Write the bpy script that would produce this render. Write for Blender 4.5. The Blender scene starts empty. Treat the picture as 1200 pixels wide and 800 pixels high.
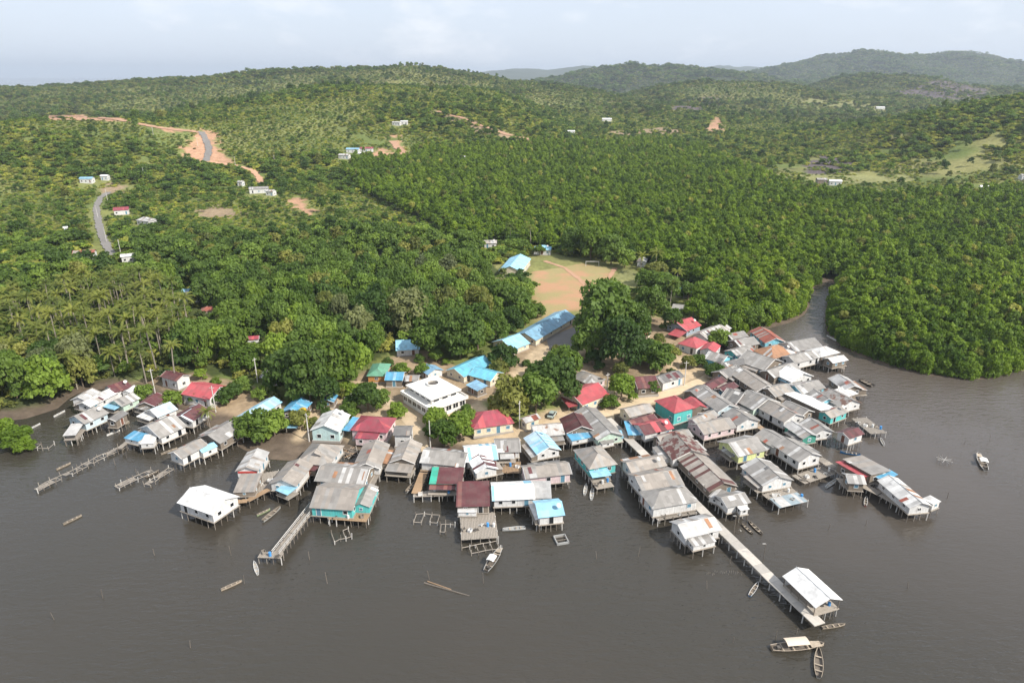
import bpy, math, random
import numpy as np
from mathutils import Vector, Matrix
R = math.radians
# ------------------------------------------------------------------ camera, sky, sun, exposure
scene = bpy.context.scene
CAM_H = 90.0
cam = bpy.data.cameras.new('camera'); cam_o = bpy.data.objects.new('camera', cam)
scene.collection.objects.link(cam_o); scene.camera = cam_o
cam.sensor_width = 36.0; cam.lens = 24.0; cam.clip_start = 1.0; cam.clip_end = 60000.0
PITCH = math.atan(313.0 / 800.0)
cam_o.location = (0, 0, CAM_H); cam_o.rotation_euler = (math.pi / 2 - PITCH, 0, 0)
SUN_EL = R(43); SUN_AZ = math.atan2(0.84, -0.54)          # clockwise from +Y
world = bpy.data.worlds.new('World'); scene.world = world; world.use_nodes = True
def build_world():
    nt = world.node_tree; N = nt.nodes; L = nt.links; N.clear()
    out = N.new('ShaderNodeOutputWorld'); bg = N.new('ShaderNodeBackground'); bg.inputs['Strength'].default_value = 0.10
    sky = N.new('ShaderNodeTexSky'); sky.sky_type = 'NISHITA'; sky.sun_disc = False
    sky.sun_elevation = SUN_EL; sky.sun_rotation = SUN_AZ; sky.altitude = 50; sky.air_density = 1.0; sky.dust_density = 2.0; sky.ozone_density = 1.5
    tc = N.new('ShaderNodeTexCoord'); mp = N.new('ShaderNodeMapping'); mp.inputs['Scale'].default_value = (1.0, 1.0, 2.2); mp.inputs['Location'].default_value = (0.55, 0.3, 0.1)
    L.new(tc.outputs['Generated'], mp.inputs['Vector'])
    n1 = N.new('ShaderNodeTexNoise'); n1.inputs['Scale'].default_value = 5.0; n1.inputs['Detail'].default_value = 9; n1.inputs['Roughness'].default_value = 0.58
    L.new(mp.outputs['Vector'], n1.inputs['Vector'])
    r1 = N.new('ShaderNodeValToRGB'); r1.color_ramp.elements[0].position = 0.50; r1.color_ramp.elements[1].position = 0.66
    L.new(n1.outputs['Fac'], r1.inputs['Fac'])
    n2 = N.new('ShaderNodeTexNoise'); n2.inputs['Scale'].default_value = 1.3; n2.inputs['Detail'].default_value = 4
    L.new(mp.outputs['Vector'], n2.inputs['Vector'])
    # thin high veil over the whole sky, denser puffs where the first noise peaks
    veil = N.new('ShaderNodeMapRange'); veil.inputs[1].default_value = 0.25; veil.inputs[2].default_value = 0.75; veil.inputs[3].default_value = 0.62; veil.inputs[4].default_value = 0.88
    L.new(n2.outputs['Fac'], veil.inputs[0])
    m1 = N.new('ShaderNodeMix'); m1.data_type = 'RGBA'; m1.inputs['B'].default_value = (6.8, 7.5, 8.7, 1)
    L.new(veil.outputs[0], m1.inputs['Factor']); L.new(sky.outputs['Color'], m1.inputs['A'])
    m2 = N.new('ShaderNodeMix'); m2.data_type = 'RGBA'; m2.inputs['B'].default_value = (8.7, 8.8, 9.1, 1)
    k = N.new('ShaderNodeMath'); k.operation = 'MULTIPLY'; k.inputs[1].default_value = 0.6
    L.new(r1.outputs['Color'], k.inputs[0]); L.new(k.outputs[0], m2.inputs['Factor']); L.new(m1.outputs['Result'], m2.inputs['A'])
    L.new(m2.outputs['Result'], bg.inputs['Color']); L.new(bg.outputs[0], out.inputs['Surface'])
build_world()
sun = bpy.data.lights.new('sun', 'SUN'); sun.energy = 5.0; sun.angle = R(0.53); sun.color = (1.0, 0.95, 0.87)
sun_o = bpy.data.objects.new('sun', sun); scene.collection.objects.link(sun_o)
_d = Vector((math.sin(SUN_AZ) * math.cos(SUN_EL), math.cos(SUN_AZ) * math.cos(SUN_EL), math.sin(SUN_EL)))
sun_o.rotation_euler = _d.to_track_quat('Z', 'Y').to_euler(); sun_o.location = (200, -200, 400)
vs = scene.view_settings; vs.view_transform = 'Standard'; vs.look = 'None'; vs.exposure = 0.42; vs.gamma = 1.0
cy = scene.cycles; cy.max_bounces = 5; cy.diffuse_bounces = 2; cy.glossy_bounces = 2; cy.transmission_bounces = 2; cy.transparent_max_bounces = 4
cy.volume_bounces = 0; cy.adaptive_threshold = 0.015; cy.caustics_reflective = False; cy.caustics_refractive = False
random.seed(7); RNG = np.random.default_rng(11)

# ------------------------------------------------------------------ site survey (metres)
COAST = [(-212.57, 177.12), (-174.39, 172.86), (-143.53, 170.29), (-137.37, 171.82), (-132.98, 177.12), (-133.62, 183.84), (-132.33, 188.57), (-124.44, 192.24), (-113.93, 189.78), (-103.46, 181.55), (-93.49, 172.86), (-84.06, 168.77), (-74.59, 160.13), (-68.11, 154.77), (-60.97, 150.52), (-55.53, 149.69), (-54.4, 154.77), (-50.0, 156.52), (-41.64, 153.04), (-33.17, 154.77), (-24.76, 151.35), (-17.53, 153.04), (-8.65, 150.52), (0.0, 148.06), (5.97, 148.06), (11.61, 156.52), (20.66, 161.99), (26.34, 166.79), (34.57, 173.91), (40.97, 171.82), (49.18, 176.04), (55.59, 183.84), (63.18, 194.76), (70.03, 205.43), (71.96, 220.24), (80.69, 233.47), (89.9, 240.61), (98.94, 246.22), (108.35, 252.06), (116.25, 260.24), (122.68, 271.14), (128.36, 285.33), (135.84, 298.21), (144.57, 307.85), (153.12, 306.44), (143.26, 290.36), (134.01, 273.42), (124.93, 254.06), (118.82, 236.99), (118.29, 226.69), (120.44, 217.13), (125.07, 208.97), (131.53, 202.67), (143.88, 197.99), (153.43, 199.31), (162.0, 204.73), (172.28, 205.43), (197.23, 206.83), (265.18, 217.9)]
LAND = [(-30000, 187.12), (-212.57, 177.12), (-174.39, 172.86), (-143.53, 170.29), (-137.37, 171.82), (-132.98, 177.12), (-133.62, 183.84), (-132.33, 188.57), (-124.44, 192.24), (-113.93, 189.78), (-103.46, 181.55), (-93.49, 172.86), (-84.06, 168.77), (-74.59, 160.13), (-68.11, 154.77), (-60.97, 150.52), (-55.53, 149.69), (-54.4, 154.77), (-50.0, 156.52), (-41.64, 153.04), (-33.17, 154.77), (-24.76, 151.35), (-17.53, 153.04), (-8.65, 150.52), (0.0, 148.06), (5.97, 148.06), (11.61, 156.52), (20.66, 161.99), (26.34, 166.79), (34.57, 173.91), (40.97, 171.82), (49.18, 176.04), (55.59, 183.84), (63.18, 194.76), (70.03, 205.43), (71.96, 220.24), (80.69, 233.47), (89.9, 240.61), (98.94, 246.22), (108.35, 252.06), (116.25, 260.24), (122.68, 271.14), (128.36, 285.33), (135.84, 298.21), (144.57, 307.85), (153.12, 306.44), (143.26, 290.36), (134.01, 273.42), (124.93, 254.06), (118.82, 236.99), (118.29, 226.69), (120.44, 217.13), (125.07, 208.97), (131.53, 202.67), (143.88, 197.99), (153.43, 199.31), (162.0, 204.73), (172.28, 205.43), (197.23, 206.83), (265.18, 217.9), (30000, 227.9), (30000, 40000), (-30000, 40000)]
RIDGES = [(520, [(-1785.3, 1900.0, 30.13), (-1514.26, 1900.0, 33.27), (-1334.4, 1900.0, 43.07), (-1155.0, 1900.0, 47.21), (-998.25, 1900.0, 51.15), (-818.69, 1900.0, 60.81), (-617.98, 1900.0, 76.05), (-440.67, 1900.0, 82.33), (-264.18, 1900.0, 93.86), (-154.3, 1900.0, 82.54), (-44.23, 1900.0, 72.55), (66.55, 1900.0, 60.24), (200.25, 1900.0, 43.75), (357.36, 1900.0, 2.44)]), (290, [(-588.19, 1050.0, 18.43), (-497.99, 1050.0, 32.62), (-421.29, 1050.0, 45.06), (-332.84, 1050.0, 55.27), (-245.81, 1050.0, 59.53), (-184.2, 1050.0, 63.71), (-110.71, 1050.0, 60.93), (-37.08, 1050.0, 56.81), (24.89, 1050.0, 35.46), (100.42, 1050.0, 5.36)]), (150, [(-654.47, 720.0, 29.19), (-566.38, 720.0, 36.34), (-470.76, 720.0, 38.65), (-410.84, 720.0, 35.57), (-352.15, 720.0, 30.26), (-302.45, 720.0, 18.47)]), (190, [(745.32, 800.0, 76.18), (653.82, 800.0, 69.68), (564.74, 800.0, 52.81), (519.46, 800.0, 46.15), (474.28, 800.0, 37.62), (429.82, 800.0, 25.95), (385.59, 800.0, 8.74), (349.02, 800.0, 0.28)]), (300, [(201.19, 1900.0, 1.77), (355.99, 1900.0, 40.97), (488.03, 1900.0, 53.0), (620.6, 1900.0, 52.85), (732.98, 1900.0, 47.54), (802.35, 1900.0, 31.53)]), (380, [(890.71, 2300.0, 25.27), (1020.0, 2300.0, 51.11), (1150.29, 2300.0, 79.91), (1286.23, 2300.0, 72.38), (1425.66, 2300.0, 50.09), (1618.09, 2300.0, 24.97), (1891.0, 2300.0, 20.31)]), (640, [(1312.37, 4500.0, 48.08), (1466.11, 4500.0, 82.99), (1566.85, 4500.0, 122.39), (1719.9, 4500.0, 139.58), (1871.51, 4500.0, 160.65), (2021.52, 4500.0, 193.57), (2148.4, 4500.0, 208.36), (2334.48, 4500.0, 183.0), (2492.2, 4500.0, 166.39), (2614.31, 4500.0, 207.47), (2799.02, 4500.0, 185.71), (2961.98, 4500.0, 164.02), (3125.77, 4500.0, 135.27), (3454.37, 4500.0, 74.14), (3933.76, 4500.0, 57.81)]), (430, [(77.09, 3300.0, 44.77), (230.58, 3300.0, 75.31), (344.71, 3300.0, 105.33), (439.71, 3300.0, 112.56), (534.97, 3300.0, 119.07), (726.49, 3300.0, 98.99), (880.17, 3300.0, 97.49), (1035.87, 3300.0, 81.97), (1193.38, 3300.0, 49.71)]), (1500, [(-471.05, 9000.0, 93.14), (0.0, 9000.0, 141.25), (418.0, 9000.0, 120.94), (834.59, 9000.0, 168.24), (1168.93, 9000.0, 159.25), (1780.28, 9000.0, 33.51)]), (1300, [(2209.87, 9500.0, 96.04), (2696.8, 9500.0, 188.4), (3084.66, 9500.0, 162.71), (3540.29, 9500.0, 58.03)]), (900, [(-10900.36, 13000.0, 864.54), (-9672.8, 13000.0, 1506.11), (-9075.94, 13000.0, 1185.57), (-8727.7, 13000.0, 542.97)]), (190, [(160.49, 1350.0, 0.78), (223.61, 1350.0, 10.66), (302.69, 1350.0, 22.55), (382.51, 1350.0, 24.44), (464.2, 1350.0, 9.42)])]
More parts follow.
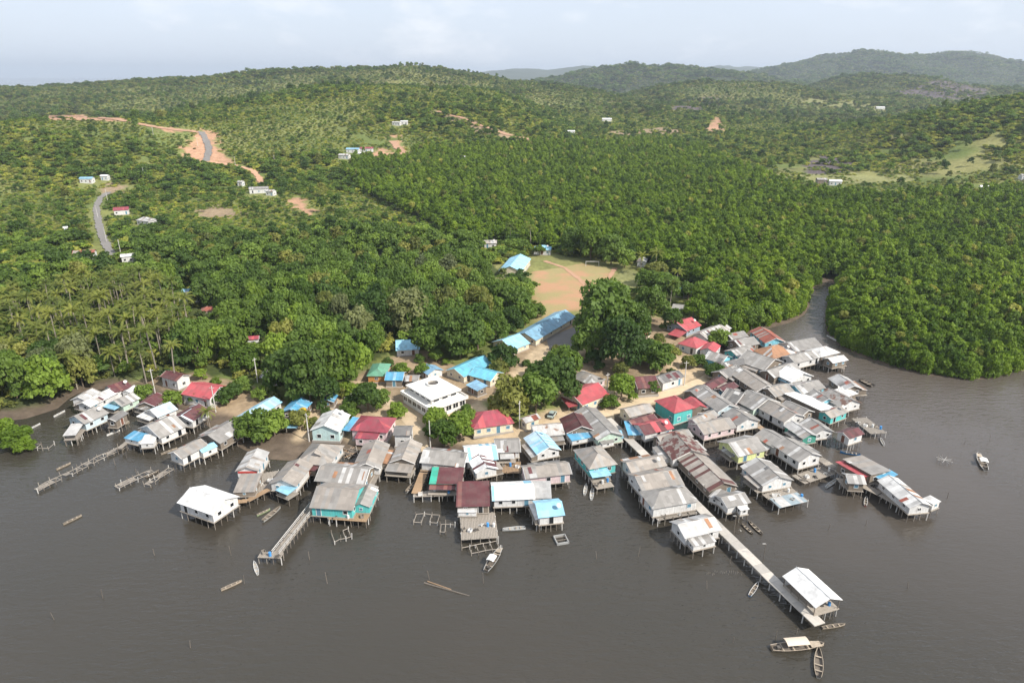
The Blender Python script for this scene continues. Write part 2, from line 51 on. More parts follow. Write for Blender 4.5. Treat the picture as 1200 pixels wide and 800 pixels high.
HOUSES = [('stilt_house', 'grey-roofed pale blue stilt house at the mangrove end of the western rows', (-114.67, 164.64), 1.137, 7.13, 7.36, 3.9, 'gable', 'zinc_grey', 'paleblue', 'S', -1.86, [((-114.79, 158.04), 0.153, 3.18, 5.53, 3.15, 'lean', 'zinc_pale', None)]), ('shack', 'pale tin shack beside the brown mud bank and mangroves', (-122.66, 177.34), 1.45, 5.92, 5.31, 3.9, 'gable', 'zinc_pale', 'white', 'S', -0.88, []), ('stilt_house', 'long stilt house with washed-out white tin roof beside the pale shack', (-118.5, 175.77), 1.286, 9.54, 5.39, 3.9, 'gable', 'zinc_white', 'white', 'S', -1.23, []), ('stilt_house', 'white stilt house with a maroon roof and white tin annexe, western rows', (-116.56, 182.95), 0.954, 5.42, 6.69, 3.9, 'gable', 'maroon', 'white', 'S', -0.55, [((-112.48, 182.12), 1.471, 4.09, 2.95, 3.5, 'gable', 'zinc_white', 'white')]), ('stilt_house', 'pale green stilt house with grey roof and light blue front porch', (-110.16, 174.58), 1.136, 5.77, 6.03, 3.9, 'gable', 'zinc_grey', 'palegreen', 'S', -0.81, [((-112.12, 172.17), -0.423, 4.77, 2.99, 3.15, 'lean', 'skyblue', None)]), ('shed', 'low dark-roofed boat shed between two pale western stilt houses', (-106.44, 163.83), 1.395, 4.84, 3.42, 3.9, 'gable', 'zinc_dark', 'timber', 'S', -1.38, []), ('stilt_house', 'brown timber house with faded maroon roof in the western rows', (-101.98, 173.83), 1.488, 6.32, 5.63, 3.9, 'gable', 'maroon', 'timber', 'S', -0.33, [((-103.41, 171.31), -0.4, 4.67, 2.25, 3.15, 'lean', 'zinc_grey', None)]), ('stilt_house', 'stilt house with very pale blue tin roof and white verandah', (-96.61, 168.16), 0.995, 5.79, 6.7, 3.9, 'gable', 'paleblue', 'white', 'S', -0.41, [((-99.63, 165.93), -0.467, 5.47, 2.48, 3.15, 'lean', 'zinc_white', None)]), ('stilt_house', 'large white stilt house with grey gable and bright blue front porch roof', (-91.64, 158.62), 1.005, 7.54, 9.93, 3.9, 'gable', 'zinc_grey', 'white', 'S', -1.08, [((-96.68, 154.7), -0.371, 5.11, 3.44, 3.15, 'lean', 'blue', 'white'), ((-92.54, 153.11), 0.144, 3.33, 4.16, 3.15, 'lean', 'zinc_white', 'white')]), ('stilt_house', 'stilt house whose roof is half light blue, half maroon sheets', (-87.32, 165.76), 1.313, 7.4, 6.71, 3.9, 'gable', 'blue_maroon', 'white', 'S', -0.26, []), ('stilt_house', 'narrow white stilt house at the water end of the long grey roofs', (-79.78, 147.04), 1.059, 7.53, 5.34, 3.9, 'gable', 'zinc_tan', 'white', 'S', -1.19, [((-76.06, 148.7), 0.934, 4.12, 3.14, 3.5, 'gable', 'skyblue', 'white')]), ('stilt_house', 'long dark-grey roofed timber house reaching from the beach, western rows', (-74.65, 155.89), 1.164, 9.96, 7.83, 3.9, 'gable', 'zinc_grey', 'timber', 'S', -0.18, []), ('house', 'white house with bright red roof and porch among trees by the western beach', (-89.3, 180.71), -0.346, 10.36, 9.1, 3.9, 'gable', 'red', 'white', 'L', 0.93, [((-91.27, 178.25), -0.448, 9.63, 2.14, 3.15, 'lean', 'red', None)]), ('house', 'maroon-roofed white house under the coconut palms', (-103.05, 190.68), -0.479, 7.77, 5.1, 3.9, 'gable', 'maroon', 'white', 'L', 0.82, []), ('house', 'long house with light blue ribbed roof beside the beach trees', (-69.67, 168.79), 1.182, 12.08, 5.79, 3.9, 'gable', 'paleblue_stripe', 'white', 'L', 1.02, []), ('house', 'bright blue roofed house next to a yellow water tank', (-59.99, 170.25), 1.415, 7.54, 6.23, 3.9, 'gable', 'blue', 'timber', 'L', 1.63, [((-58.39, 163.03), 0.036, 3.12, 7.23, 3.15, 'lean', 'skyblue', None)]), ('shed', 'small blue-roofed shed half hidden by trees', (-52.14, 175.68), 1.535, 4.6, 3.82, 3.9, 'gable', 'blue', 'timber', 'L', 1.65, []), ('house', 'pale aqua house with white gable roof facing the beach', (-48.14, 161.04), 1.48, 9.45, 7.95, 3.9, 'gable', 'zinc_white', 'aqua', 'L', 0.59, [((-42.68, 161.23), -0.242, 2.38, 6.35, 3.15, 'lean', 'blue', None)]), ('house', 'pink house with crimson hipped roof and crimson porch near the beach', (-36.61, 160.56), -0.143, 10.09, 8.51, 3.9, 'hip', 'crimson', 'pinkish', 'L', 0.72, [((-37.32, 155.43), -0.112, 5.91, 3.38, 3.15, 'lean', 'crimson', 'pinkish')]), ('shed', 'small shed with weathered grey roof between the crimson house and the path', (-28.1, 156.39), -0.007, 4.74, 5.45, 3.9, 'gable', 'zinc_dark', 'white', 'L', 0.46, []), ('house', 'orange-walled house with green hipped roof at the foot of the wood', (-41.52, 195.27), 1.559, 9.65, 5.95, 3.9, 'hip', 'green', 'orange', 'L', 1.65, []), ('shed', 'low blue two-tone roofed shed beside the green-roofed house', (-35.61, 190.45), -0.024, 5.55, 6.39, 3.9, 'gable', 'blue', 'timber', 'L', 1.65, []), ('house', 'white hut with light blue roof alone against the wood', (-35.58, 216.4), 0.154, 8.0, 9.2, 3.9, 'gable', 'skyblue', 'white', 'L', 1.66, []), ('house', 'small white house with light blue roof behind the flat-roofed hall', (-25.27, 196.03), -0.9, 5.19, 5.97, 3.9, 'gable', 'lightblue', 'white', 'L', 1.65, []), ('stilt_house', 'grey hipped stilt house at the muddy beach beside a timber heap', (-46.66, 144.86), -0.151, 8.61, 9.68, 3.9, 'hip', 'zinc_tan', 'white', 'S', -0.8, []), ('stilt_house', 'white-sided stilt house with a reddish band above its tan annexe roof', (-61.77, 141.01), 1.601, 8.71, 5.49, 3.9, 'gable', 'zinc_pale', 'white', 'S', -0.8, [((-60.16, 133.05), 0.074, 4.81, 6.56, 3.15, 'lean', 'zinc_tan', 'timber')]), ('stilt_house', 'tan-roofed white stilt house with a light blue lean-to over the water', (-51.05, 136.18), 1.421, 9.56, 6.65, 3.9, 'gable', 'zinc_tan', 'white', 'S', -1.27, [((-50.63, 130.87), -0.54, 3.87, 3.23, 3.15, 'lean', 'skyblue', None)]), ('stilt_house', 'wide grey-roofed stilt house right behind the turquoise-walled one', (-38.51, 136.07), -0.131, 11.89, 8.01, 3.9, 'gable', 'zinc_grey', 'timber', 'S', -1.58, []), ('stilt_house', 'large turquoise-walled stilt house with wide grey roof beside the railed jetty', (-37.94, 126.93), -0.104, 9.67, 9.96, 3.9, 'gable', 'zinc_tan', 'turquoise', 'S', -2.35, [((-32.31, 127.59), 1.512, 7.96, 4.13, 3.5, 'gable', 'zinc_grey', 'turquoise')]), ('stilt_house', 'grey gabled stilt house behind the wide grey roof, facing the gangway', (-34.09, 144.3), 1.531, 11.31, 6.78, 3.9, 'gable', 'zinc_tan', 'white', 'S', -0.85, []), ('stilt_house', 'grey gabled timber stilt house with tan lean-to beside the path end', (-25.79, 145.46), 1.486, 9.24, 6.15, 3.9, 'gable', 'zinc_tan', 'timber', 'S', -0.45, [((-26.57, 140.1), -0.144, 6.42, 4.09, 3.15, 'lean', 'zinc_tan', None)]), ('stilt_house', 'lone white stilt house with bright white roof standing out in the bay', (-65.87, 125.49), -0.443, 10.57, 7.63, 3.9, 'gable', 'white', 'white', 'S', -2.35, []), ('house', 'cream house with large crimson hipped roof behind the bright green trees', (-6.1, 163.21), 0.294, 11.39, 9.29, 3.9, 'hip', 'crimson', 'cream', 'L', 1.31, []), ('shed', 'tiny shed with rust-striped roof beside the crimson hipped house', (4.82, 163.52), 0.605, 4.89, 3.36, 3.9, 'gable', 'rust_stripe', 'cream', 'L', 1.03, []), ('stilt_house', 'white stilt house with long plain grey roof where the sandy path ends', (-16.03, 143.64), -0.177, 10.89, 7.54, 3.9, 'gable', 'zinc_grey', 'white', 'S', -0.71, []), ('stilt_house', 'white stilt house roofed half green, half maroon above a boat landing', (-14.96, 134.89), -0.026, 7.48, 6.0, 3.9, 'lean', 'maroon_green', 'white', 'S', -1.53, []), ('stilt_house', 'stilt house with big square dark maroon roof above the cluttered landing', (-8.55, 127.43), 0.045, 7.27, 8.36, 3.9, 'lean', 'maroon', 'timber', 'S', -2.07, [((-9.56, 123.43), 0.0, 4.19, 2.16, 3.15, 'lean', 'zinc_white', 'white')]), ('stilt_house', 'white stilt house with pale blue and white striped tin roof, centre shore', (-7.82, 145.91), 0.169, 7.83, 8.15, 3.9, 'gable', 'blue_white', 'white', 'S', -0.27, []), ('stilt_house', 'small white gabled stilt house with maroon and white sheets', (-6.91, 140.35), 1.932, 6.19, 5.67, 3.9, 'gable', 'maroon_white', 'white', 'S', -0.78, []), ('stilt_house', 'two-tier grey-roofed house with brown double door, centre shore', (-1.22, 149.53), 0.061, 6.25, 7.19, 3.9, 'gable', 'zinc_grey', 'white', 'S', 0.25, []), ('stilt_house', 'long tan-roofed pinkish stilt house behind the white and blue roofed pair', (7.9, 137.47), 0.202, 10.99, 6.0, 3.9, 'gable', 'zinc_tan', 'pinkish', 'S', -0.93, []), ('stilt_house', 'white stilt house with white roof edged in light blue, two front windows', (0.08, 129.4), 0.078, 9.3, 7.38, 3.9, 'gable', 'white_blue', 'white', 'S', -1.72, [((6.61, 130.24), -0.005, 4.27, 5.88, 3.15, 'lean', 'zinc_pale', 'white')]), ('stilt_house', 'white hut with sky blue roof on tall stilts above a fish cage', (7.77, 122.65), 0.178, 5.8, 6.33, 3.9, 'gable', 'skyblue', 'white', 'S', -2.35, [((4.99, 122.6), -1.344, 5.76, 1.53, 3.15, 'lean', 'zinc_white', None)]), ('stilt_house', 'grey hipped house with light blue front porch and two moored boats', (20.0, 143.16), 1.892, 9.63, 7.47, 3.9, 'hip', 'zinc_tan', 'turquoise', 'S', -1.29, [((20.47, 137.79), 0.232, 4.71, 3.59, 3.15, 'lean', 'skyblue', None)]), ('stilt_house', 'brown house with dark maroon gable and blue porch roof, centre shore', (17.27, 159.91), 1.747, 8.14, 8.06, 3.9, 'gable', 'maroon_dark', 'timber', 'S', 0.15, [((17.64, 155.59), 0.37, 6.68, 3.97, 3.15, 'lean', 'blue', 'white')]), ('stilt_house', 'house with patchy white and rusty roof behind the light blue gable', (9.11, 157.42), 0.193, 7.83, 6.73, 3.9, 'gable', 'rust_white', 'white', 'S', 0.38, []), ('stilt_house', 'small white gabled house with icy blue roof, centre shore', (7.52, 150.07), 1.939, 8.77, 6.62, 3.9, 'gable', 'paleblue_stripe', 'white', 'S', 0.13, []), ('stilt_house', 'long grey-roofed green-walled house with light blue porch beside the concrete walkway', (22.61, 160.6), 1.899, 16.21, 7.58, 3.9, 'gable', 'zinc_grey', 'palegreen', 'S', -0.08, [((23.78, 153.35), 0.413, 3.75, 3.48, 3.15, 'lean', 'zinc_grey', 'white'), ((27.15, 155.9), 0.045, 3.03, 3.41, 3.15, 'lean', 'skyblue', 'white')]), ('house', 'pinkish house with grey hipped roof under the giant tree', (23.05, 190.05), -0.822, 9.32, 6.76, 3.9, 'hip', 'zinc_grey', 'pinkish', 'L', 1.65, []), ('house', 'cream house with bright red roof and red side porch below the giant tree', (20.97, 178.26), 0.671, 10.98, 9.62, 3.9, 'gable', 'red', 'cream', 'L', 1.25, [((16.34, 175.1), -1.309, 7.01, 2.85, 3.15, 'lean', 'red', None)]), ('house', 'low house with dull maroon roof on the sandy lane', (39.66, 186.25), 0.155, 6.91, 8.66, 3.9, 'gable', 'maroon', 'timber', 'L', 1.35, []), ('house', 'white house with slate-grey roof standing on the sandy lane beside the dull maroon one', (47.63, 190.36), 0.568, 9.06, 5.33, 3.9, 'gable', 'zinc_dark', 'white', 'L', 1.07, []), ('house', 'large turquoise house with bright red hipped roof at the village centre', (45.67, 171.96), 0.473, 7.78, 8.95, 3.9, 'hip', 'red', 'turquoise', 'L', -0.05, [((51.71, 172.96), 1.795, 6.12, 4.82, 3.5, 'gable', 'red', 'timber')]), ('stilt_house', 'cream house with brownish grey roof behind the red hipped house corner', (34.3, 167.9), 0.444, 8.48, 5.66, 3.9, 'gable', 'zinc_tan', 'cream', 'S', -0.29, []), ('stilt_house', 'maroon-roofed shack squeezed between grey and red roofs', (34.76, 163.03), 0.502, 8.39, 3.48, 3.9, 'gable', 'maroon', 'timber', 'S', -0.69, []), ('stilt_house', 'white shack with faded red roof patched in maroon and a blue tarp', (36.96, 158.63), 0.401, 9.06, 6.32, 3.9, 'gable', 'red_maroon', 'white', 'S', -1.16, [((31.74, 158.79), 0.032, 3.6, 6.29, 3.15, 'lean', 'blue', 'timber')]), ('stilt_house', 'tan-roofed timber house next to the faded red patched roof', (41.04, 153.63), 0.413, 9.63, 4.59, 3.9, 'gable', 'zinc_tan', 'timber', 'S', -1.67, []), ('stilt_house', 'house with rusty maroon upper sheets and tan skirts beside the walkway', (42.13, 147.78), 1.799, 9.49, 9.82, 3.9, 'gable', 'maroon_tan', 'white', 'S', -2.26, []), ('stilt_house', 'long tan roof crossed by dark maroon strips, east of the walkway', (45.27, 137.13), 1.851, 14.67, 7.44, 3.9, 'gable', 'tan_maroon', 'timber', 'S', -2.35, []), ('house', 'red roof peeping out behind the giant tree', (47.58, 230.1), -0.33, 4.38, 5.04, 3.9, 'gable', 'red', 'cream', 'L', 1.65, []), ('house', 'red-gabled house with striped blue-grey end wall under the mangroves', (63.34, 236.69), 0.722, 9.15, 9.44, 3.9, 'gable', 'red', 'bluegrey', 'L', 1.61, [((59.9, 230.21), -0.757, 4.8, 6.49, 3.15, 'lean', 'red', None)]), ('house', 'white house with large bright red hipped roof, northern edge of the village', (62.45, 218.87), -0.75, 7.27, 8.36, 3.9, 'hip', 'red', 'white', 'L', 0.98, [((67.51, 215.52), 1.024, 7.21, 5.3, 3.5, 'gable', 'red', 'white')]), ('stilt_house', 'long pale grey roof behind the northern red hipped house', (72.17, 230.64), 0.742, 16.03, 6.45, 3.9, 'gable', 'zinc_pale', 'white', 'L', 0.65, []), ('stilt_house', 'sky-blue walled house with grey roof beside the bare earth yard', (67.07, 205.39), -0.729, 6.45, 7.41, 3.9, 'gable', 'zinc_grey', 'skywall', 'L', 0.37, []), ('stilt_house', 'dark grey roof directly behind the red hipped house', (54.02, 180.11), 0.723, 7.2, 5.15, 3.9, 'gable', 'zinc_dark', 'timber', 'S', 0.03, []), ('stilt_house', 'dark brown-roofed shack behind the grey roofs of the village centre', (60.34, 185.42), 0.776, 9.05, 3.79, 3.9, 'gable', 'maroon_dark', 'timber', 'S', -0.15, []), ('stilt_house', 'dull maroon-roofed shack next to the dark brown one', (63.34, 182.43), 0.724, 7.35, 3.65, 3.9, 'gable', 'maroon', 'timber', 'S', -0.57, []), ('stilt_house', 'long plain grey roof just east of the red hipped house', (57.59, 173.62), 1.929, 11.82, 7.24, 3.9, 'gable', 'zinc_grey', 'paleblue', 'S', -0.65, []), ('stilt_house', 'dark grey roofed house with lilac end wall, village centre', (63.93, 176.71), 2.367, 5.28, 8.51, 3.9, 'gable', 'zinc_dark', 'pinkish', 'S', -0.95, []), ('stilt_house', 'tan-roofed rear half of the pink-walled pair', (51.37, 163.41), 0.645, 9.03, 3.83, 3.9, 'gable', 'zinc_tan', 'pinkish', 'S', -1.07, []), ('stilt_house', 'pink-walled stilt house with a row of dark windows and tan roof', (52.97, 159.55), 0.383, 10.26, 6.54, 3.9, 'gable', 'zinc_tan', 'pinkish', 'S', -1.49, []), ('stilt_house', 'white gabled stilt house with light blue eave, next to the pink one', (61.55, 163.73), 1.932, 6.84, 7.55, 3.9, 'gable', 'zinc_grey', 'white', 'S', -1.6, []), ('stilt_house', 'landward section of the three joined grey roofs along the walkway', (31.36, 140.57), 0.331, 9.61, 5.42, 3.9, 'gable', 'zinc_tan', 'white', 'S', -2.24, []), ('stilt_house', 'middle section of the three joined grey roofs along the walkway', (32.78, 133.94), 0.291, 10.57, 8.18, 3.9, 'gable', 'zinc_tan', 'white', 'S', -2.35, []), ('stilt_house', 'seaward hipped section of the three joined grey roofs along the walkway', (34.18, 126.56), 0.273, 11.0, 6.97, 3.9, 'hip', 'zinc_grey', 'white', 'S', -2.35, []), ('stilt_house', 'white hut with two-step pale roof on stilts at the walkway bend', (37.61, 116.55), 0.328, 8.59, 6.01, 3.9, 'gable', 'zinc_pale', 'white', 'S', -2.35, [((38.01, 112.85), 0.325, 5.39, 2.38, 3.15, 'lean', 'zinc_grey', 'white')]), ('stilt_house', 'white hut with grey roof and white box annexe above two dark canoes', (48.11, 126.26), 0.33, 5.95, 4.98, 3.9, 'gable', 'zinc_grey', 'white', 'S', -2.35, [((45.75, 128.53), -0.741, 2.92, 3.93, 3.15, 'lean', 'zinc_grey', 'white'), ((49.61, 123.7), 0.284, 2.2, 1.76, 3.5, 'flat', 'white', 'white')]), ('stilt_house', 'lime-yellow walled stilt house with grey roof', (57.28, 148.94), 0.375, 8.62, 8.3, 3.9, 'gable', 'zinc_grey', 'lime', 'S', -2.35, [((53.41, 146.88), -1.192, 3.94, 1.78, 3.15, 'lean', 'zinc_grey', None)]), ('stilt_house', 'white house with grey roof on a large stilt deck with blue-grey awning', (59.2, 136.62), 1.854, 8.86, 8.39, 3.9, 'gable', 'zinc_grey', 'white', 'S', -2.35, [((55.67, 134.17), -1.234, 5.18, 2.39, 3.15, 'lean', 'zinc_tan', None)]), ('stilt_house', 'white grey-roofed stilt house with small square windows behind the gabled one', (66.29, 152.41), 2.035, 6.81, 6.88, 3.9, 'gable', 'zinc_grey', 'white', 'S', -2.35, []), ('stilt_house', 'white gabled stilt house with long grey roof beside the log rafts', (69.84, 146.23), 1.98, 9.06, 7.44, 3.9, 'gable', 'zinc_grey', 'white', 'S', -2.35, []), ('stilt_house', 'green-walled stilt house with silver striped roof', (74.98, 156.65), 1.883, 7.6, 4.96, 3.9, 'gable', 'zinc_stripe', 'green', 'S', -2.35, []), ('stilt_house', 'white stilt house with grey roof next to the green-walled one', (79.85, 158.71), 1.809, 6.8, 6.25, 3.9, 'gable', 'zinc_grey', 'white', 'S', -2.35, []), ('stilt_house', 'white hut with deep maroon roof at the eastern water edge', (87.12, 155.19), 0.483, 5.87, 4.17, 3.9, 'gable', 'maroon_dark', 'white', 'S', -2.35, []), ('pier_shelter', 'open shelter with bright white roof at the end of the long walkway', (54.0, 98.34), 1.903, 8.56, 5.96, 3.9, 'gable', 'white', 'open', 'S', -2.35, []), ('shed', 'wide flat grey workshop roof with a blue tarp end on the eastern pier', (83.59, 139.29), 2.035, 7.92, 7.16, 3.9, 'lean', 'zinc_tan', 'timber', 'S', -2.35, [((86.88, 136.17), 0.571, 5.92, 2.19, 3.15, 'lean', 'blue', None)]), ('shed', 'long narrow red roof strip along the wide grey workshop, eastern pier', (80.07, 138.03), 2.034, 7.5, 3.65, 3.9, 'lean', 'red', 'timber', 'S', -2.35, []), ('stilt_house', 'long white house with off-white roof at the tip of the eastern pier', (86.81, 128.65), 1.717, 11.08, 5.44, 3.9, 'gable', 'zinc_white', 'white', 'S', -2.35, [((91.54, 126.08), 0.47, 2.79, 2.52, 3.5, 'flat', 'zinc_white', 'white')]), ('shed', 'little shed with silver and rust striped roof on the eastern pier', (78.17, 133.91), -0.109, 3.88, 4.46, 3.9, 'gable', 'zinc_stripe', 'timber', 'S', -2.35, []), ('stilt_house', 'white house with white roof and light blue side eave, eastern cluster', (86.68, 191.56), 2.056, 6.48, 9.74, 3.9, 'gable', 'white', 'white', 'S', -2.0, [((83.1, 190.28), -1.042, 5.75, 2.53, 3.15, 'lean', 'skyblue', None)]), ('stilt_house', 'long bright white flat roof in the eastern cluster', (83.96, 173.35), 2.081, 12.48, 6.44, 3.9, 'lean', 'white', 'timber', 'S', -2.35, []), ('stilt_house', 'plain grey roof directly behind the white-roofed house', (83.71, 195.18), 0.546, 12.48, 5.95, 3.9, 'gable', 'zinc_grey', 'timber', 'S', -1.55, []), ('stilt_house', 'long tan-grey roof leading to the white-roofed house from the lane', (72.54, 188.46), 1.87, 15.13, 7.22, 3.9, 'gable', 'zinc_tan', 'timber', 'S', -0.98, []), ('stilt_house', 'broad grey roof next to the rust-orange hipped roof', (79.59, 201.89), 2.26, 10.07, 11.26, 3.9, 'gable', 'zinc_grey', 'timber', 'S', -0.87, []), ('stilt_house', 'hipped roof streaked rust orange, northern end of the eastern cluster', (87.36, 210.68), 0.521, 11.45, 8.88, 3.9, 'hip', 'rust', 'white', 'S', -1.5, []), ('stilt_house', 'brick-red rusted roof with light blue wall near the creek trees', (89.97, 224.58), 1.695, 12.0, 7.78, 3.9, 'gable', 'rust_red', 'skywall', 'S', -1.11, []), ('stilt_house', 'grey-roofed white house by the creek mouth, first beside the water', (98.36, 216.4), 0.403, 12.02, 8.44, 3.9, 'gable', 'zinc_grey', 'white', 'S', -2.02, []), ('stilt_house', 'off-white pyramid roof standing over the creek mouth', (103.36, 210.22), 0.463, 9.18, 6.69, 3.9, 'hip', 'zinc_white', 'timber', 'S', -1.69, []), ('stilt_house', 'white house with grey roof near the creek mouth, behind the small landing hut', (94.43, 205.84), 0.459, 11.58, 6.4, 3.9, 'gable', 'zinc_grey', 'white', 'S', -2.26, []), ('shed', 'small white-roofed landing hut on tall stilts at the creek mouth', (104.94, 204.15), 0.411, 6.88, 4.45, 3.9, 'gable', 'zinc_white', 'timber', 'S', -1.84, []), ('stilt_house', 'grey roof with pale green side wall in the middle of the eastern cluster', (69.37, 173.99), 2.096, 7.15, 10.55, 3.9, 'gable', 'zinc_grey', 'palegreen', 'S', -1.54, []), ('stilt_house', 'small tan roof between the long tan roof and bright white flat roof', (77.44, 180.49), 0.464, 7.73, 6.46, 3.9, 'gable', 'zinc_tan', 'timber', 'S', -1.84, []), ('stilt_house', 'white-ended house with tan-grey roof just below the pale green walled one', (73.65, 166.91), 2.026, 9.64, 7.93, 3.9, 'gable', 'zinc_tan', 'white', 'S', -2.32, []), ('stilt_house', 'grey roof alongside the bright white flat roof', (78.57, 168.74), 2.125, 7.21, 6.07, 3.9, 'gable', 'zinc_grey', 'timber', 'S', -2.35, []), ('stilt_house', 'bluish grey roof in front of the white-roofed house, eastern cluster', (86.72, 182.66), 0.424, 9.4, 6.27, 3.9, 'gable', 'zinc_grey', 'skywall', 'S', -2.35, []), ('stilt_house', 'patchy whitish roof at the open water edge of the eastern cluster', (99.58, 185.23), 1.693, 8.61, 6.45, 3.9, 'gable', 'zinc_pale', 'timber', 'S', -2.35, []), ('shed', 'low white shed roof below the patchy whitish roof', (96.88, 179.58), 0.491, 6.01, 4.51, 3.9, 'lean', 'zinc_white', 'timber', 'S', -2.35, []), ('stilt_house', 'brown-and-grey roofed white stilt house facing the open bay, eastern cluster', (93.41, 175.47), 1.968, 8.85, 7.96, 3.9, 'gable', 'tan_brown', 'white', 'S', -2.35, []), ('stilt_house', 'narrow grey roof with light blue edge beside the bright white flat roof', (88.51, 176.65), 1.823, 6.83, 5.41, 3.9, 'gable', 'zinc_grey', 'skywall', 'S', -2.35, []), ('stilt_house', 'tan roof with turquoise end wall above the timber dock', (88.0, 167.2), 0.539, 7.6, 4.4, 3.9, 'gable', 'zinc_tan', 'turquoise', 'S', -2.35, []), ('stilt_house', 'small grey roof between the round mango tree and the rusted roof', (78.79, 225.08), 0.442, 7.58, 5.28, 3.9, 'gable', 'zinc_grey', 'timber', 'S', -0.15, []), ('stilt_house', 'low grey roof in front of the brick-red rusted roof', (79.85, 219.14), 0.423, 8.57, 6.96, 3.9, 'gable', 'zinc_grey', 'timber', 'S', -0.57, []), ('stilt_house', 'grey-roofed house with deep turquoise gable near the sky-blue walled house', (76.33, 211.37), 0.552, 9.45, 6.35, 3.9, 'gable', 'zinc_grey', 'turquoise', 'S', -0.4, []), ('stilt_house', 'dark grey roof beside the leafy bush of the village centre', (67.18, 194.82), 0.672, 8.66, 5.91, 3.9, 'gable', 'zinc_dark', 'timber', 'S', -0.18, []), ('stilt_house', 'dark low roof between the turquoise gable and broad grey roof', (70.75, 200.51), 0.491, 11.3, 4.82, 3.9, 'gable', 'zinc_dark', 'timber', 'S', -0.18, []), ('school_building', 'long building with vivid cyan roof behind the flat-roofed hall', (-13.36, 198.23), 0.881, 13.94, 8.09, 3.9, 'gable', 'cyan', 'cream', 'L', 1.65, []), ('school_building', 'shorter cyan-roofed block beside the vivid long one', (-8.0, 192.44), -0.572, 8.46, 7.43, 3.9, 'gable', 'cyan', 'cream', 'L', 1.65, []), ('shed', 'pale blue lean-to shed at the foot of the dark round trees', (-10.44, 183.62), -0.866, 5.66, 3.99, 3.9, 'lean', 'lightblue', 'timber', 'L', 1.65, []), ('school_building', 'light blue gabled block with a green roof strip, middle of the school row', (-0.36, 219.46), 0.795, 8.6, 10.53, 3.9, 'gable', 'skyblue', 'cream', 'L', 1.66, [((2.52, 222.5), -1.029, 7.1, 2.73, 3.15, 'lean', 'darkgreen', None)]), ('school_building', 'longest school block with steel blue roof beside the paved yard', (12.47, 236.23), 0.999, 30, 9.66, 3.9, 'gable', 'steelblue', 'cream', 'L', 1.66, []), ('school_building', 'light blue roofed school block at the side of the football pitch', (1.64, 319.11), 1.355, 24.0, 10.82, 4.61, 'gable', 'skyblue', 'cream', 'L', 1.73, [((-1.86, 316.43), 1.418, 11.93, 4.82, 4.21, 'gable', 'skyblue', 'cream')]), ('house', 'house with light blue hipped roof behind the football pitch', (16.03, 352.58), -0.112, 9.33, 7.0, 4.67, 'hip', 'skyblue', 'white', 'L', 1.77, []), ('house', 'small whitish roof in the wood behind the pitch-side school block', (-11.81, 365.85), 0.002, 7.02, 5.27, 4.76, 'gable', 'zinc_pale', 'white', 'L', 1.84, []), ('house', 'little pale-roofed house among trees beyond the goal', (64.41, 329.02), 1.291, 7.0, 4.71, 4.58, 'gable', 'zinc_pale', 'white', 'L', 1.68, []), ('house', 'light blue roof on the edge of the mangroves, north of the village', (73.33, 278.75), -0.331, 6.71, 5.03, 3.9, 'gable', 'lightblue', 'timber', 'L', 1.65, []), ('house', 'grey-roofed house below the light blue roof at the mangrove edge', (67.6, 257.55), -0.392, 7.17, 5.38, 3.9, 'gable', 'zinc_grey', 'white', 'L', 1.65, []), ('house', 'brick-red roofed house beside the straight inland road', (-218.37, 341.24), 0.301, 10.2, 7, 4.74, 'gable', 'rust_red', 'white', 'L', 1.83, []), ('house', 'small white house beside the pole on the inland road', (-193.46, 335.63), 0.408, 6.2, 4.65, 4.71, 'gable', 'zinc_white', 'white', 'L', 1.8, []), ('house', 'crimson-roofed bungalow uphill of the inland road', (-259.46, 454.04), 0.425, 9.23, 6.92, 6.24, 'gable', 'crimson', 'white', 'L', 3.26, []), ('house', 'pale hipped bungalow in the clearing uphill', (-227.86, 423.9), -0.414, 11, 7, 5.55, 'hip', 'zinc_pale', 'white', 'L', 2.58, []), ('shed', 'tiny white hut deep in the western wood', (-265.26, 402.22), 0.526, 2.53, 1.9, 5.42, 'gable', 'white', 'white', 'L', 2.39, []), ('house', 'light blue and white house half hidden inside the palm wood', (-137.54, 277.41), 0.334, 5.11, 3.84, 4.6, 'gable', 'lightblue', 'white', 'L', 1.69, [((-133.83, 272.57), -0.068, 8.56, 6.34, 3.85, 'lean', 'zinc_tan', 'white')]), ('house', 'orange-red hipped roof deep among trees behind the palms', (-117.83, 252.4), 0.302, 6.49, 4.87, 4.57, 'hip', 'rust_red', 'cream', 'L', 1.67, []), ('house', 'crimson roof in a gap of the dark wood', (-90.4, 222.16), 0.254, 4.26, 3.2, 4.55, 'gable', 'crimson', 'white', 'L', 1.65, []), ('house', 'dull grey roof under the trees where the dark car is parked', (-72.97, 192.14), -0.241, 6.86, 6.47, 3.9, 'gable', 'zinc_dark', 'timber', 'L', 1.65, []), ('shed', 'little grey shed wedged behind the flat-roofed hall', (-30.23, 189.35), -0.003, 4.06, 4.67, 3.9, 'gable', 'zinc_grey', 'timber', 'L', 1.65, [])]
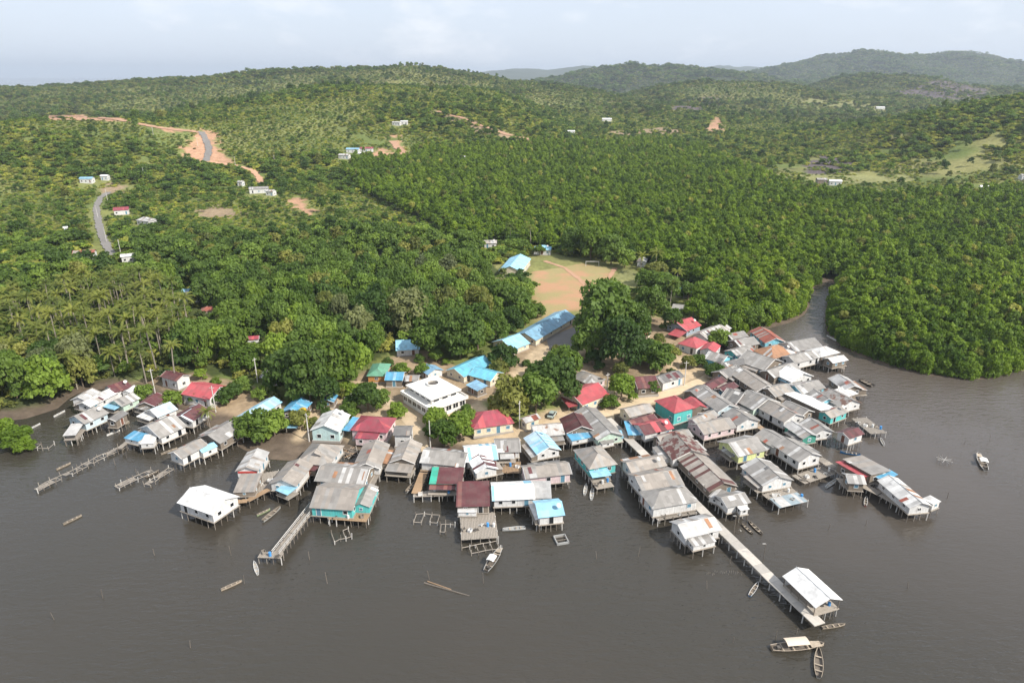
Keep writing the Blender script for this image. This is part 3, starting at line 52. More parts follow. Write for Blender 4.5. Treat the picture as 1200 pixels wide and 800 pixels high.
FAR = [((-334.5, 547.03, 10.41), 10.1, 5.8, 'lightblue', 'white', 'pale blue roofed bungalow at the head of the inland road'), ((-325.66, 556.82, 11.06), 6.5, 4.3, 'white', 'white', 'white shed by the head of the inland road'), ((-193.85, 529.42, 5.33), 14.4, 6.5, 'zinc_grey', 'white', 'long grey roof beside the orange earth track'), ((-181.93, 520.83, 4.81), 7.2, 5.0, 'zinc_pale', 'white', 'pale shed next to the long grey roof on the track'), ((-215.49, 551.53, 7.19), 5.0, 4.3, 'zinc_pale', 'white', 'whitish hut uphill from the long grey roof'), ((-157.47, 661.18, 16.05), 10.8, 5.8, 'zinc_pale', 'white', 'grey-white house at the end of the red earth terrace'), ((-154.77, 686.91, 18.85), 13.0, 5.8, 'lightblue', 'white', 'bluish roofed house in the middle of the terrace row'), ((-142.94, 694.45, 18.88), 13.0, 5.8, 'crimson', 'white', 'crimson-roofed white house on the red earth terrace'), ((-146.67, 671.17, 16.55), 8.6, 5.0, 'white', 'white', 'small white house in front of the terrace row'), ((-132.07, 819.01, 35.36), 10.1, 5.0, 'zinc_pale', 'white', 'pale hut pair member up the red track, lower'), ((-124.05, 824.61, 36.01), 8.6, 5.0, 'white', 'white', 'white hut at the top of the red track'), ((-47.7, 664.8, 14.11), 7.2, 5.0, 'white', 'white', 'tiny white hut at the mangrove edge below the terrace'), ((77.49, 936.09, 16.88), 10.1, 5.8, 'white', 'white', 'tiny white house on the slope above the mangrove flats'), ((157.65, 1191.59, 17.32), 15.8, 7.2, 'white', 'white', 'white barn beside the striped pale clearing'), ((268.67, 576.91, 4.07), 10.1, 5.8, 'white', 'white', 'white house with grey neighbour on the farm clearing'), ((260.95, 585.63, 4.2), 8.6, 5.8, 'zinc_grey', 'timber', 'grey farm shed beside the white clearing house'), ((370.48, 541.1, 4.82), 8.6, 5.0, 'white', 'white', 'white house among trees at the mangrove edge under the eastern hill'), ((790.49, 1548.17, 20.12), 18.7, 8.6, 'white', 'white', 'far white building on the pale green field'), ((418.09, 568.32, 10.07), 7.2, 5.0, 'zinc_grey', 'white', 'grey roof at the foot of the eastern hill')]
BOATS = [((43.56, 87.95), (52.72, 88.86), 'roofed', 'long wooden boat with tan canopy off the pier end'), ((49.03, 82.12), (51.47, 88.03), 'open', 'open pale grey boat lying bow-on to the canopied boat'), ((43.95, 100.44), (46.81, 104.09), 'canoe_blue', 'small blue-rimmed canoe beside the long walkway'), ((54.05, 92.6), (58.43, 93.49), 'canoe', 'slim tan canoe beside the shelter at the pier end'), ((-49.08, 106.35), (-51.11, 110.08), 'canoe_white', 'little white canoe off the railed jetty end'), ((-54.44, 102.01), (-51.44, 104.56), 'canoe', 'slim pale canoe moored to a stake in the open bay'), ((-53.73, 122.95), (-51.57, 128.13), 'open', 'wooden boat moored in front of the tan-roofed white house'), ((-55.73, 125.25), (-53.74, 127.49), 'canoe_green', 'greenish canoe moored inside the wooden boat'), ((-5.05, 107.08), (-2.09, 114.41), 'roofed_small', 'grey motor boat with small white cabin off the cluttered landing'), ((2.81, 120.72), (-1.99, 120.01), 'open_white', 'white boat in front of the two-window white stilt house'), ((16.64, 133.06), (17.48, 137.5), 'canoe_white', 'first of two white canoes by the porch of the grey hipped house'), ((18.01, 131.21), (18.82, 136.07), 'canoe_white', 'seaward of two white canoes by the grey hipped house'), ((50.54, 118.84), (49.3, 122.08), 'canoe_dark', 'dark canoe under the white box annexe'), ((52.47, 118.69), (51.06, 123.28), 'canoe_dark', 'longer dark canoe outside the other under the box annexe'), ((73.32, 136.02), (77.32, 139.5), 'canoe_white', 'white canoe moored by the log rafts'), ((78.97, 128.74), (80.92, 132.26), 'canoe_red', 'red-trimmed canoe beneath the eastern pier'), ((96.76, 155.51), (97.68, 159.19), 'canoe_white', 'tiny white canoe off the timber dock'), ((115.34, 143.39), (118.45, 151.31), 'roofed_small', 'white motor boat with cabin alone in the eastern bay'), ((110.03, 196.25), (111.5, 191.39), 'raft', 'dark rowing boat drifting off the eastern cluster'), ((117.44, 230.37), (116.21, 235.49), 'canoe_white', 'white canoe at the mouth of the mangrove creek'), ((88.21, 150.6), (83.7, 151.94), 'open_blue', 'blue boat moored under the maroon-roofed hut'), ((-111.22, 143.78), (-109.55, 146.8), 'canoe', 'slim canoe beside the ruined western walkway'), ((-96.25, 122.05), (-94.16, 125.28), 'canoe', 'slim canoe drifting alone in the western bay'), ((-129.13, 171.44), (-128.12, 174.99), 'canoe_white', 'white canoe pulled up at the mud bank'), ((-131.24, 164.23), (-130.25, 167.28), 'canoe_white', 'white canoe beside the mangrove bush'), ((-109.41, 163.99), (-106.02, 168.02), 'canoe', 'tan canoe tied between the western houses'), ((-108.28, 160.7), (-106.27, 163.63), 'canoe_white', 'white canoe moored behind the blue porch house'), ((-89.17, 151.02), (-86.42, 154.08), 'canoe', 'canoe under the side of the blue porch house'), ((-87.55, 140.18), (-85.93, 143.46), 'canoe_dark', 'dark canoe among the ruined piles near the narrow white house'), ((-24.4, 133.92), (-22.95, 137.86), 'open', 'grey boat at the landing of the green and maroon roof')]
HALL = (((-22.24, 175.79), 0.71, 12.97, 15.28), ((-22.5, 176.79), 0.589, 10.47, 12.88), (-22.73, 178.59))
WALKS = [('walkway', 'long concrete walkway on piles running from the village to the pier end', [(26.29, 167.19), (28.86, 159.95), (33.13, 147.95), (38.35, 133.62), (43.42, 118.58), (49.02, 102.46), (53.03, 91.72)], 2.3, 1.9, 'concrete', 0, 2.6), ('jetty', 'narrow railed timber jetty reaching into the bay by the turquoise house', [(-43.6, 126.19), (-46.65, 110.13)], 1.7, 1.7, 'timber', 1, 1.5), ('gangway', 'brown plank gangway beside the green and maroon roofed house', [(-20.65, 144.7), (-21.8, 131.2)], 2.0, 1.8, 'brownwood', 0, 2.2), ('gangway', 'weathered gangway between the grey gabled houses of the beach', [(-31.22, 146.7), (-32.62, 134.29)], 1.6, 1.8, 'timber', 0, 2.2), ('gangway', 'tan lane of boards beside the light blue eaved white gable', [(63.46, 168.89), (66.07, 163.93), (68.29, 157.83)], 1.8, 1.8, 'brownwood', 0, 2.2), ('gangway', 'plank gangway along the side of the eastern pier', [(75.89, 146.6), (79.67, 136.6), (83.57, 130.52), (86.86, 124.09)], 2.2, 1.8, 'timber', 0, 2.2), ('gangway', 'footbridge of boards linking the lone white house to its neighbours', [(-62.15, 127.89), (-58.81, 128.46), (-55.5, 133.07)], 1.4, 1.8, 'brownwood', 0, 2.0), ('gangway', 'plank gangway through the western stilt houses', [(-99.47, 151.25), (-99.1, 158.98), (-96.81, 165.89), (-93.38, 172.52)], 1.3, 1.8, 'timber', 0, 2.0), ('gangway', 'shaded plank lane through the middle of the eastern cluster', [(61.39, 180.73), (64.85, 169.92), (67.21, 159.56), (69.74, 151.25)], 1.4, 1.8, 'timber', 0, 2.2)]
DECKS = [('brown front deck of the turquoise-walled stilt house', (-34.87, 122.63), -0.115, 8.43, 2.76, 1.75, 'brownwood'), ('square end platform of the railed jetty', (-47.63, 110.13), -0.054, 4.69, 1.76, 1.7, 'timber'), ('cluttered plank landing in front of the square maroon roof', (-7.03, 119.71), 0.102, 7.6, 8.85, 1.6, 'timber'), ('big stilt deck with awning in front of the white grey-roofed house', (61.25, 129.78), 0.337, 8.23, 5.69, 1.7, 'timber'), ('long timber dock at the eastern water edge', (96.44, 163.64), 0.126, 4.61, 8.87, 1.6, 'timber'), ('log raft frame beside the white gabled stilt house', (72.39, 140.5), 0.445, 10.59, 3.92, 0.9, 'timber'), ('small landing below the green and maroon roof', (-17.53, 131.65), 0.052, 9.67, 2.22, 1.5, 'timber'), ('front landing of the pier shelter', (55.08, 95.95), 0.215, 4.34, 1.67, 1.7, 'timber'), ('side deck of the seaward hipped section of joined roofs', (36.08, 124.03), 0.275, 11.2, 2.36, 1.6, 'timber'), ('plank yard of the tan-roofed white stilt house', (-56.89, 136.32), 0.254, 4.76, 8.74, 1.6, 'timber'), ('small deck off the white canoe porch', (21.03, 135.62), 0.302, 4.38, 3.58, 1.5, 'timber'), ('western landing in front of the pale blue stilt house', (-115.1, 158.17), 0.233, 3.28, 5.24, 1.4, 'timber'), ('deck under the little striped shed, eastern pier', (78.91, 135.66), 0.0, 5.63, 4.0, 1.7, 'timber'), ('brown boarded yard below the two-tier grey-roofed house', (-0.42, 143.12), -0.032, 5.07, 5.24, 1.3, 'brownwood'), ('creek-mouth landing under the off-white pyramid roof', (105.36, 207.39), -0.426, 8.23, 8.8, 1.5, 'timber')]
RUINS = [('collapsed walkway of bare piles running out from the western houses', [(-109.99, 134.28), (-100.15, 154.78)], 2.0), ('short row of broken piles outside the narrow white house', [(-91.95, 135.51), (-87.2, 142.69)], 1.8), ('second short row of broken piles by the narrow white house', [(-85.29, 136.58), (-83.1, 143.65)], 1.6), ('old piles beside the mangrove bush in the western bay', [(-126.75, 154.13), (-119.05, 154.57)], 2.4), ('skeleton frame of poles before the green and maroon roof', [(-20.99, 123.67), (-15.87, 123.29)], 3.0), ('small frame of poles beside the cluttered landing', [(-15.09, 119.94), (-12.17, 120.08)], 2.6), ('fallen pole frame before the turquoise house deck', [(-37.13, 117.07), (-34.0, 118.49)], 3.0), ('end rack of poles below the cluttered landing', [(-9.87, 112.64), (-2.83, 114.65)], 2.4)]
STAKES = [(-71.92, 112.25), (-50.83, 103.85), (-34.97, 103.85), (-40.25, 110.7), (43.01, 109.68), (36.7, 102.47), (37.64, 89.63), (48.98, 91.15), (25.14, 111.73), (-15.7, 105.26), (-5.35, 104.09), (67.09, 120.55), (75.82, 121.73), (99.17, 131.83), (-56.48, 112.25), (-81.19, 94.92), (-54.44, 88.52), (45.04, 90.01), (89.9, 140.31), (118.29, 156.52), (126.45, 158.76), (-98.12, 146.06), (-90.86, 142.18), (-97.29, 149.69), (-75.67, 100.22), (-45.44, 114.92), (53.6, 100.22), (74.53, 102.47), (17.01, 110.95)]
TRAP = [(37.67, 106.7), (44.27, 106.7)]
TRAP2 = (107.48, 147.25)
LOG = ((-16.7, 104.09), (-7.91, 100.67))
CAGE = (10.18, 116.84)
POLES = [(53.04, 190.93, 0.7), (27.85, 181.29, 1.05), (2.0, 162.78, 1.18), (-20.97, 153.51, 0.26), (-53.2, 157.32, 0.32), (-84.25, 173.55, 0.54), (-107.74, 186.3, 0.25), (-78.31, 191.19, 1.65), (-204.63, 349.3, 1.86), (-147.95, 282.76, 1.7), (-147.06, 290.18, 1.71), (-180.62, 327.17, 1.78), (-301.54, 678.54, 25.24), (-292.34, 496.56, 5.08), (-268.21, 441.02, 3.01), (-227.78, 377.53, 2.06), (-342.81, 679.46, 34.77), (-242.13, 612.58, 15.02), (-211.57, 624.38, 14.91), (-301.79, 570.65, 11.18), (39.14, 684.11, 10.14), (360.26, 1075.76, 14.55)]
PIER_LAMPS = [(42.48, 129.19), (45.92, 117.68), (48.91, 108.67)]
PATHS = [('sandy_path', 'sand', [(-41.69, 189.07), (-36.85, 179.13), (-31.38, 172.64), (-26.55, 163.6), (-22.9, 154.44), (-20.33, 145.29)], 3.2), ('sandy_path', 'sand', [(9.24, 163.6), (19.02, 169.53), (27.17, 173.69), (36.1, 179.13), (44.5, 183.7), (55.69, 190.92), (65.57, 199.97)], 4.0), ('sandy_path', 'sand', [(27.17, 173.69), (26.37, 167.52), (26.78, 163.6)], 3.0), ('inland_road', 'asphalt', [(-208.06, 347.4), (-218.24, 361.91), (-231.52, 381.67), (-250.88, 411.95), (-274.57, 451.36), (-288.18, 474.71), (-301.77, 504.75), (-304.51, 521.54)], 4.2), ('earth_track', 'redsoil', [(-768.12, 1161.12), (-757.83, 1180.27), (-742.65, 1201.38), (-708.58, 1191.59), (-415.04, 726.41), (-388.6, 716.57), (-369.64, 711.7), (-351.81, 708.8), (-339.36, 717.55), (-328.98, 726.41), (-319.69, 728.39)], 7.0), ('earth_track', 'redsoil', [(-273.49, 624.38), (-258.84, 617.61), (-242.13, 612.58), (-224.0, 602.64), (-211.97, 581.65), (-199.04, 553.03)], 4.5), ('earth_track', 'redsoil', [(-92.15, 882.79), (-61.49, 861.38), (-39.45, 825.74), (-9.68, 806.82), (19.29, 801.33), (43.69, 805.72)], 6.0), ('inland_road', 'asphalt', [(-271.74, 621.84), (-278.96, 646.03), (-288.38, 672.09), (-302.31, 701.11), (-311.59, 718.53), (-319.98, 733.37)], 6.0), ('earth_track', 'redsoil', [(-125.53, 744.45), (-115.74, 714.62), (-103.72, 684.11), (-96.49, 661.18)], 7.0)]
PITCH_POLY = [(14.06, 342.75), (29.46, 337.58), (42.35, 329.27), (50.76, 322.89), (43.73, 300.82), (36.63, 280.1), (30.58, 263.97), (22.96, 255.47), (10.29, 241.7), (5.44, 257.55), (7.5, 287.57), (8.96, 315.22)]
YARD_POLY = [(12.28, 229.19), (24.44, 241.7), (27.81, 230.9), (22.19, 216.2), (13.26, 213.15)]
GOAL = (39.66, 327.84)
TINTS = [('sand', [(-74.43, 154.44), (-72.27, 165.54), (-65.85, 174.76), (-54.77, 179.13), (-45.92, 197.31), (-36.14, 204.07), (-21.61, 197.31), (-9.96, 179.13), (0.0, 163.6), (12.13, 173.69), (25.91, 187.85), (43.22, 197.31), (56.42, 207.61), (67.71, 207.61), (68.85, 199.97), (54.77, 179.13), (37.67, 167.52), (25.55, 161.22), (8.61, 150.17), (-12.86, 149.33), (-32.29, 150.17), (-54.06, 151.0)]), ('sand', [(-117.56, 189.68), (-113.45, 197.31), (-93.28, 187.85), (-78.42, 179.13), (-73.35, 168.52), (-76.42, 161.22), (-84.76, 167.52), (-97.55, 174.76)]), ('soil', [(-14.86, 197.31), (-7.33, 217.3), (13.24, 249.68), (34.18, 258.86), (53.53, 252.68), (65.09, 244.83), (73.12, 226.96), (66.72, 204.07), (43.22, 197.31), (25.91, 187.85), (4.85, 173.69), (-9.96, 179.13)]), ('soil', [(-47.94, 194.07), (-42.95, 211.25), (-29.34, 217.3), (-15.29, 204.07), (-9.96, 179.13), (-18.93, 168.52), (-37.35, 179.13)]), ('soil', [(-126.09, 190.92), (-114.75, 199.97), (-97.25, 197.31), (-78.37, 189.68), (-64.73, 179.13), (-63.89, 168.52), (-69.88, 158.91), (-84.34, 166.52), (-101.02, 176.92), (-115.66, 186.05)]), ('sand', [(0.0, 197.31), (12.19, 226.96), (29.29, 244.83), (30.46, 226.96), (19.46, 204.07), (14.94, 179.13), (4.85, 173.69)]), ('sand', [(49.37, 207.61), (57.62, 212.73), (62.55, 204.07), (58.08, 197.31), (49.97, 197.31)]), ('field', [(51.07, 325.01), (60.89, 318.78), (59.25, 295.89), (46.97, 275.78), (34.56, 262.24), (38.68, 281.8)]), ('mud', [(-75.08, 159.24), (-58.63, 162.5), (-53.8, 151.35), (-59.83, 147.24), (-68.65, 152.19)]), ('mud', [(-144.84, 172.29), (-133.99, 182.08), (-130.87, 189.75), (-123.88, 182.08), (-126.68, 170.23), (-135.27, 165.26)]), ('redsoil', [(-303.62, 645.15), (-314.74, 691.61), (-324.83, 743.44), (-310.96, 745.47), (-276.43, 668.43), (-245.55, 620.14), (-252.83, 613.41), (-272.49, 621.84), (-288.21, 626.94)]), ('redsoil', [(-782.29, 1196.47), (-731.2, 1231.23), (-394.67, 728.39), (-387.36, 705.9), (-431.84, 710.73), (-468.9, 718.53)]), ('redsoil', [(-358.9, 711.7), (-346.43, 724.43), (-329.34, 731.37), (-327.87, 711.7), (-343.15, 698.24)]), ('redsoil', [(-136.63, 673.93), (-133.33, 711.7), (-120.05, 698.24), (-108.96, 691.61), (-99.31, 646.92), (-125.13, 641.64)]), ('redsoil', [(-131.57, 771.32), (-125.58, 780.84), (-116.16, 729.38), (-97.92, 684.11), (-103.37, 675.77), (-120.23, 721.47)]), ('soil', [(-94.25, 882.79), (-61.49, 861.38), (-29.39, 819.01), (9.72, 809.02), (38.82, 805.72), (18.93, 785.11), (-28.54, 792.64), (-69.8, 835.93)]), ('redsoil', [(-220.91, 597.73), (-216.13, 601.0), (-202.09, 564.46), (-207.71, 566.77)]), ('redsoil', [(-164.41, 499.28), (-162.32, 524.39), (-146.96, 487.84), (-128.05, 448.29), (-133.67, 448.29), (-152.14, 478.61)]), ('soil', [(-317.49, 530.14), (-316.61, 547.03), (-298.83, 546.29), (-296.77, 521.54), (-306.17, 515.18)]), ('soil', [(-215.58, 463.84), (-206.84, 485.84), (-180.48, 458.18), (-185.57, 437.42), (-199.63, 442.22)]), ('field', [(628.81, 1641.65), (735.41, 1689.33), (824.07, 1601.85), (777.9, 1456.04), (711.6, 1500.37), (654.39, 1582.31)]), ('field', [(53.34, 1123.74), (98.66, 1183.49), (144.12, 1150.09), (146.95, 1097.99), (89.66, 1072.83), (49.96, 1049.68)]), ('burnt', [(334.55, 1571.56), (397.12, 1684.73), (474.63, 1680.15), (468.4, 1612.81), (335.49, 1286.14), (284.44, 1296.7)]), ('burnt', [(285.94, 685.04), (350.61, 792.64), (358.13, 756.73), (347.2, 694.45), (302.03, 640.77), (270.36, 630.37)]), ('burnt', [(1057.35, 2000.51), (1222.93, 2135.82), (2304.99, 3720.2), (2372.94, 3489.27), (1204.11, 1855.98), (1048.52, 1853.45)]), ('redsoil', [(291.87, 1084.6), (344.1, 1216.21), (348.12, 1188.35), (305.12, 1018.66), (275.64, 999.4)]), ('field', [(255.26, 631.23), (307.44, 626.94), (357.12, 633.82), (348.06, 596.1), (308.0, 581.65), (253.91, 589.63)]), ('soil', [(118.0, 983.18), (265.66, 1111.55), (269.24, 1021.44), (185.15, 963.28)]), ('field', [(244.15, 518.0), (267.37, 540.36), (323.31, 538.89), (333.65, 517.29), (281.47, 503.38), (241.19, 497.24)])]
Z_MANGROVE = [(-24.68, 350.62), (-4.75, 373.63), (23.08, 361.79), (63.28, 340.06), (78.66, 303.03), (80.67, 277.34), (81.92, 251.24), (92.59, 249.26), (100.17, 247.31), (107.22, 251.24), (115.09, 259.44), (122.41, 272.67), (126.69, 283.39), (133.87, 297.56), (144.75, 308.69), (153.86, 305.84), (141.68, 284.63), (132.25, 268.13), (124.21, 251.24), (118.52, 235.24), (117.95, 224.99), (120.41, 216.25), (124.98, 208.08), (131.37, 201.78), (143.08, 197.1), (152.48, 199.08), (160.58, 203.84), (171.36, 204.53), (196.18, 205.94), (263.84, 217.02), (599.65, 501.77), (452.02, 519.9), (395.46, 531.38), (316.46, 508.88), (253.16, 508.88), (223.67, 547.44), (221.15, 643.68), (216.76, 811.56), (175.76, 908.85), (102.76, 847.96), (37.85, 778.04), (-35.07, 718.38), (-101.49, 691.72), (-144.56, 655.09), (-145.91, 591.89), (-91.31, 488.1), (-53.99, 429.02)]
Z_WOOD = [(-211.9, 176.92), (-160.96, 174.76), (-144.84, 172.64), (-136.36, 181.39), (-133.76, 189.68), (-125.54, 194.71), (-114.75, 199.97), (-98.28, 193.43), (-89.14, 197.31), (-78.37, 189.68), (-67.92, 189.68), (-54.03, 197.31), (-46.27, 207.61), (-41.08, 217.3), (-29.34, 217.3), (-18.05, 223.66), (-10.42, 228.65), (-2.64, 248.7), (0.0, 276.72), (-4.87, 313.83), (-18.25, 357.19), (-47.44, 372.79), (-88.93, 389.68), (-126.83, 368.78), (-153.8, 342.74), (-182.23, 329.32), (-196.2, 302.35), (-220.9, 281.53), (-311.81, 276.72)]
Z_PALM = [(-250.11, 233.83), (-195.27, 244.83), (-190.01, 267.52), (-178.55, 291.61), (-157.05, 286.49), (-125.47, 252.68), (-113.35, 222.85), (-109.06, 205.48), (-116.82, 198.63), (-127.5, 197.31), (-137.53, 196.0), (-150.12, 204.07), (-162.08, 197.31), (-210.15, 190.92)]
CLEAR = [[(-112.04, 179.13), (-117.52, 194.71), (-113.39, 199.97), (-95.09, 192.17), (-78.83, 183.7), (-67.22, 179.13), (-55.94, 183.7), (-54.03, 197.31), (-45.86, 205.48), (-40.49, 217.3), (-30.66, 228.65), (-23.47, 217.3), (-20.13, 205.48), (-12.45, 208.33), (-7.43, 220.44), (-0.62, 230.35), (7.21, 246.75), (10.94, 258.86), (5.91, 282.76), (2.43, 313.83), (-4.35, 339.3), (14.46, 353.48), (43.94, 342.74), (61.87, 329.32), (59.65, 302.35), (34.18, 258.86), (27.77, 230.35), (29.52, 218.86), (45.82, 211.25), (63.35, 254.71), (75.38, 289.03), (82.05, 282.76), (77.0, 246.75), (81.29, 233.83), (71.0, 217.3), (69.65, 202.69), (46.18, 163.6), (21.05, 146.08), (-60.48, 138.44), (-88.09, 154.44)], [(-220.06, 347.4), (-295.54, 482.54), (-292.85, 488.5), (-246.21, 411.95), (-207.17, 347.4)], [(-223.92, 338.98), (-207.67, 337.13), (-222.4, 361.91), (-234.6, 354.58)]]
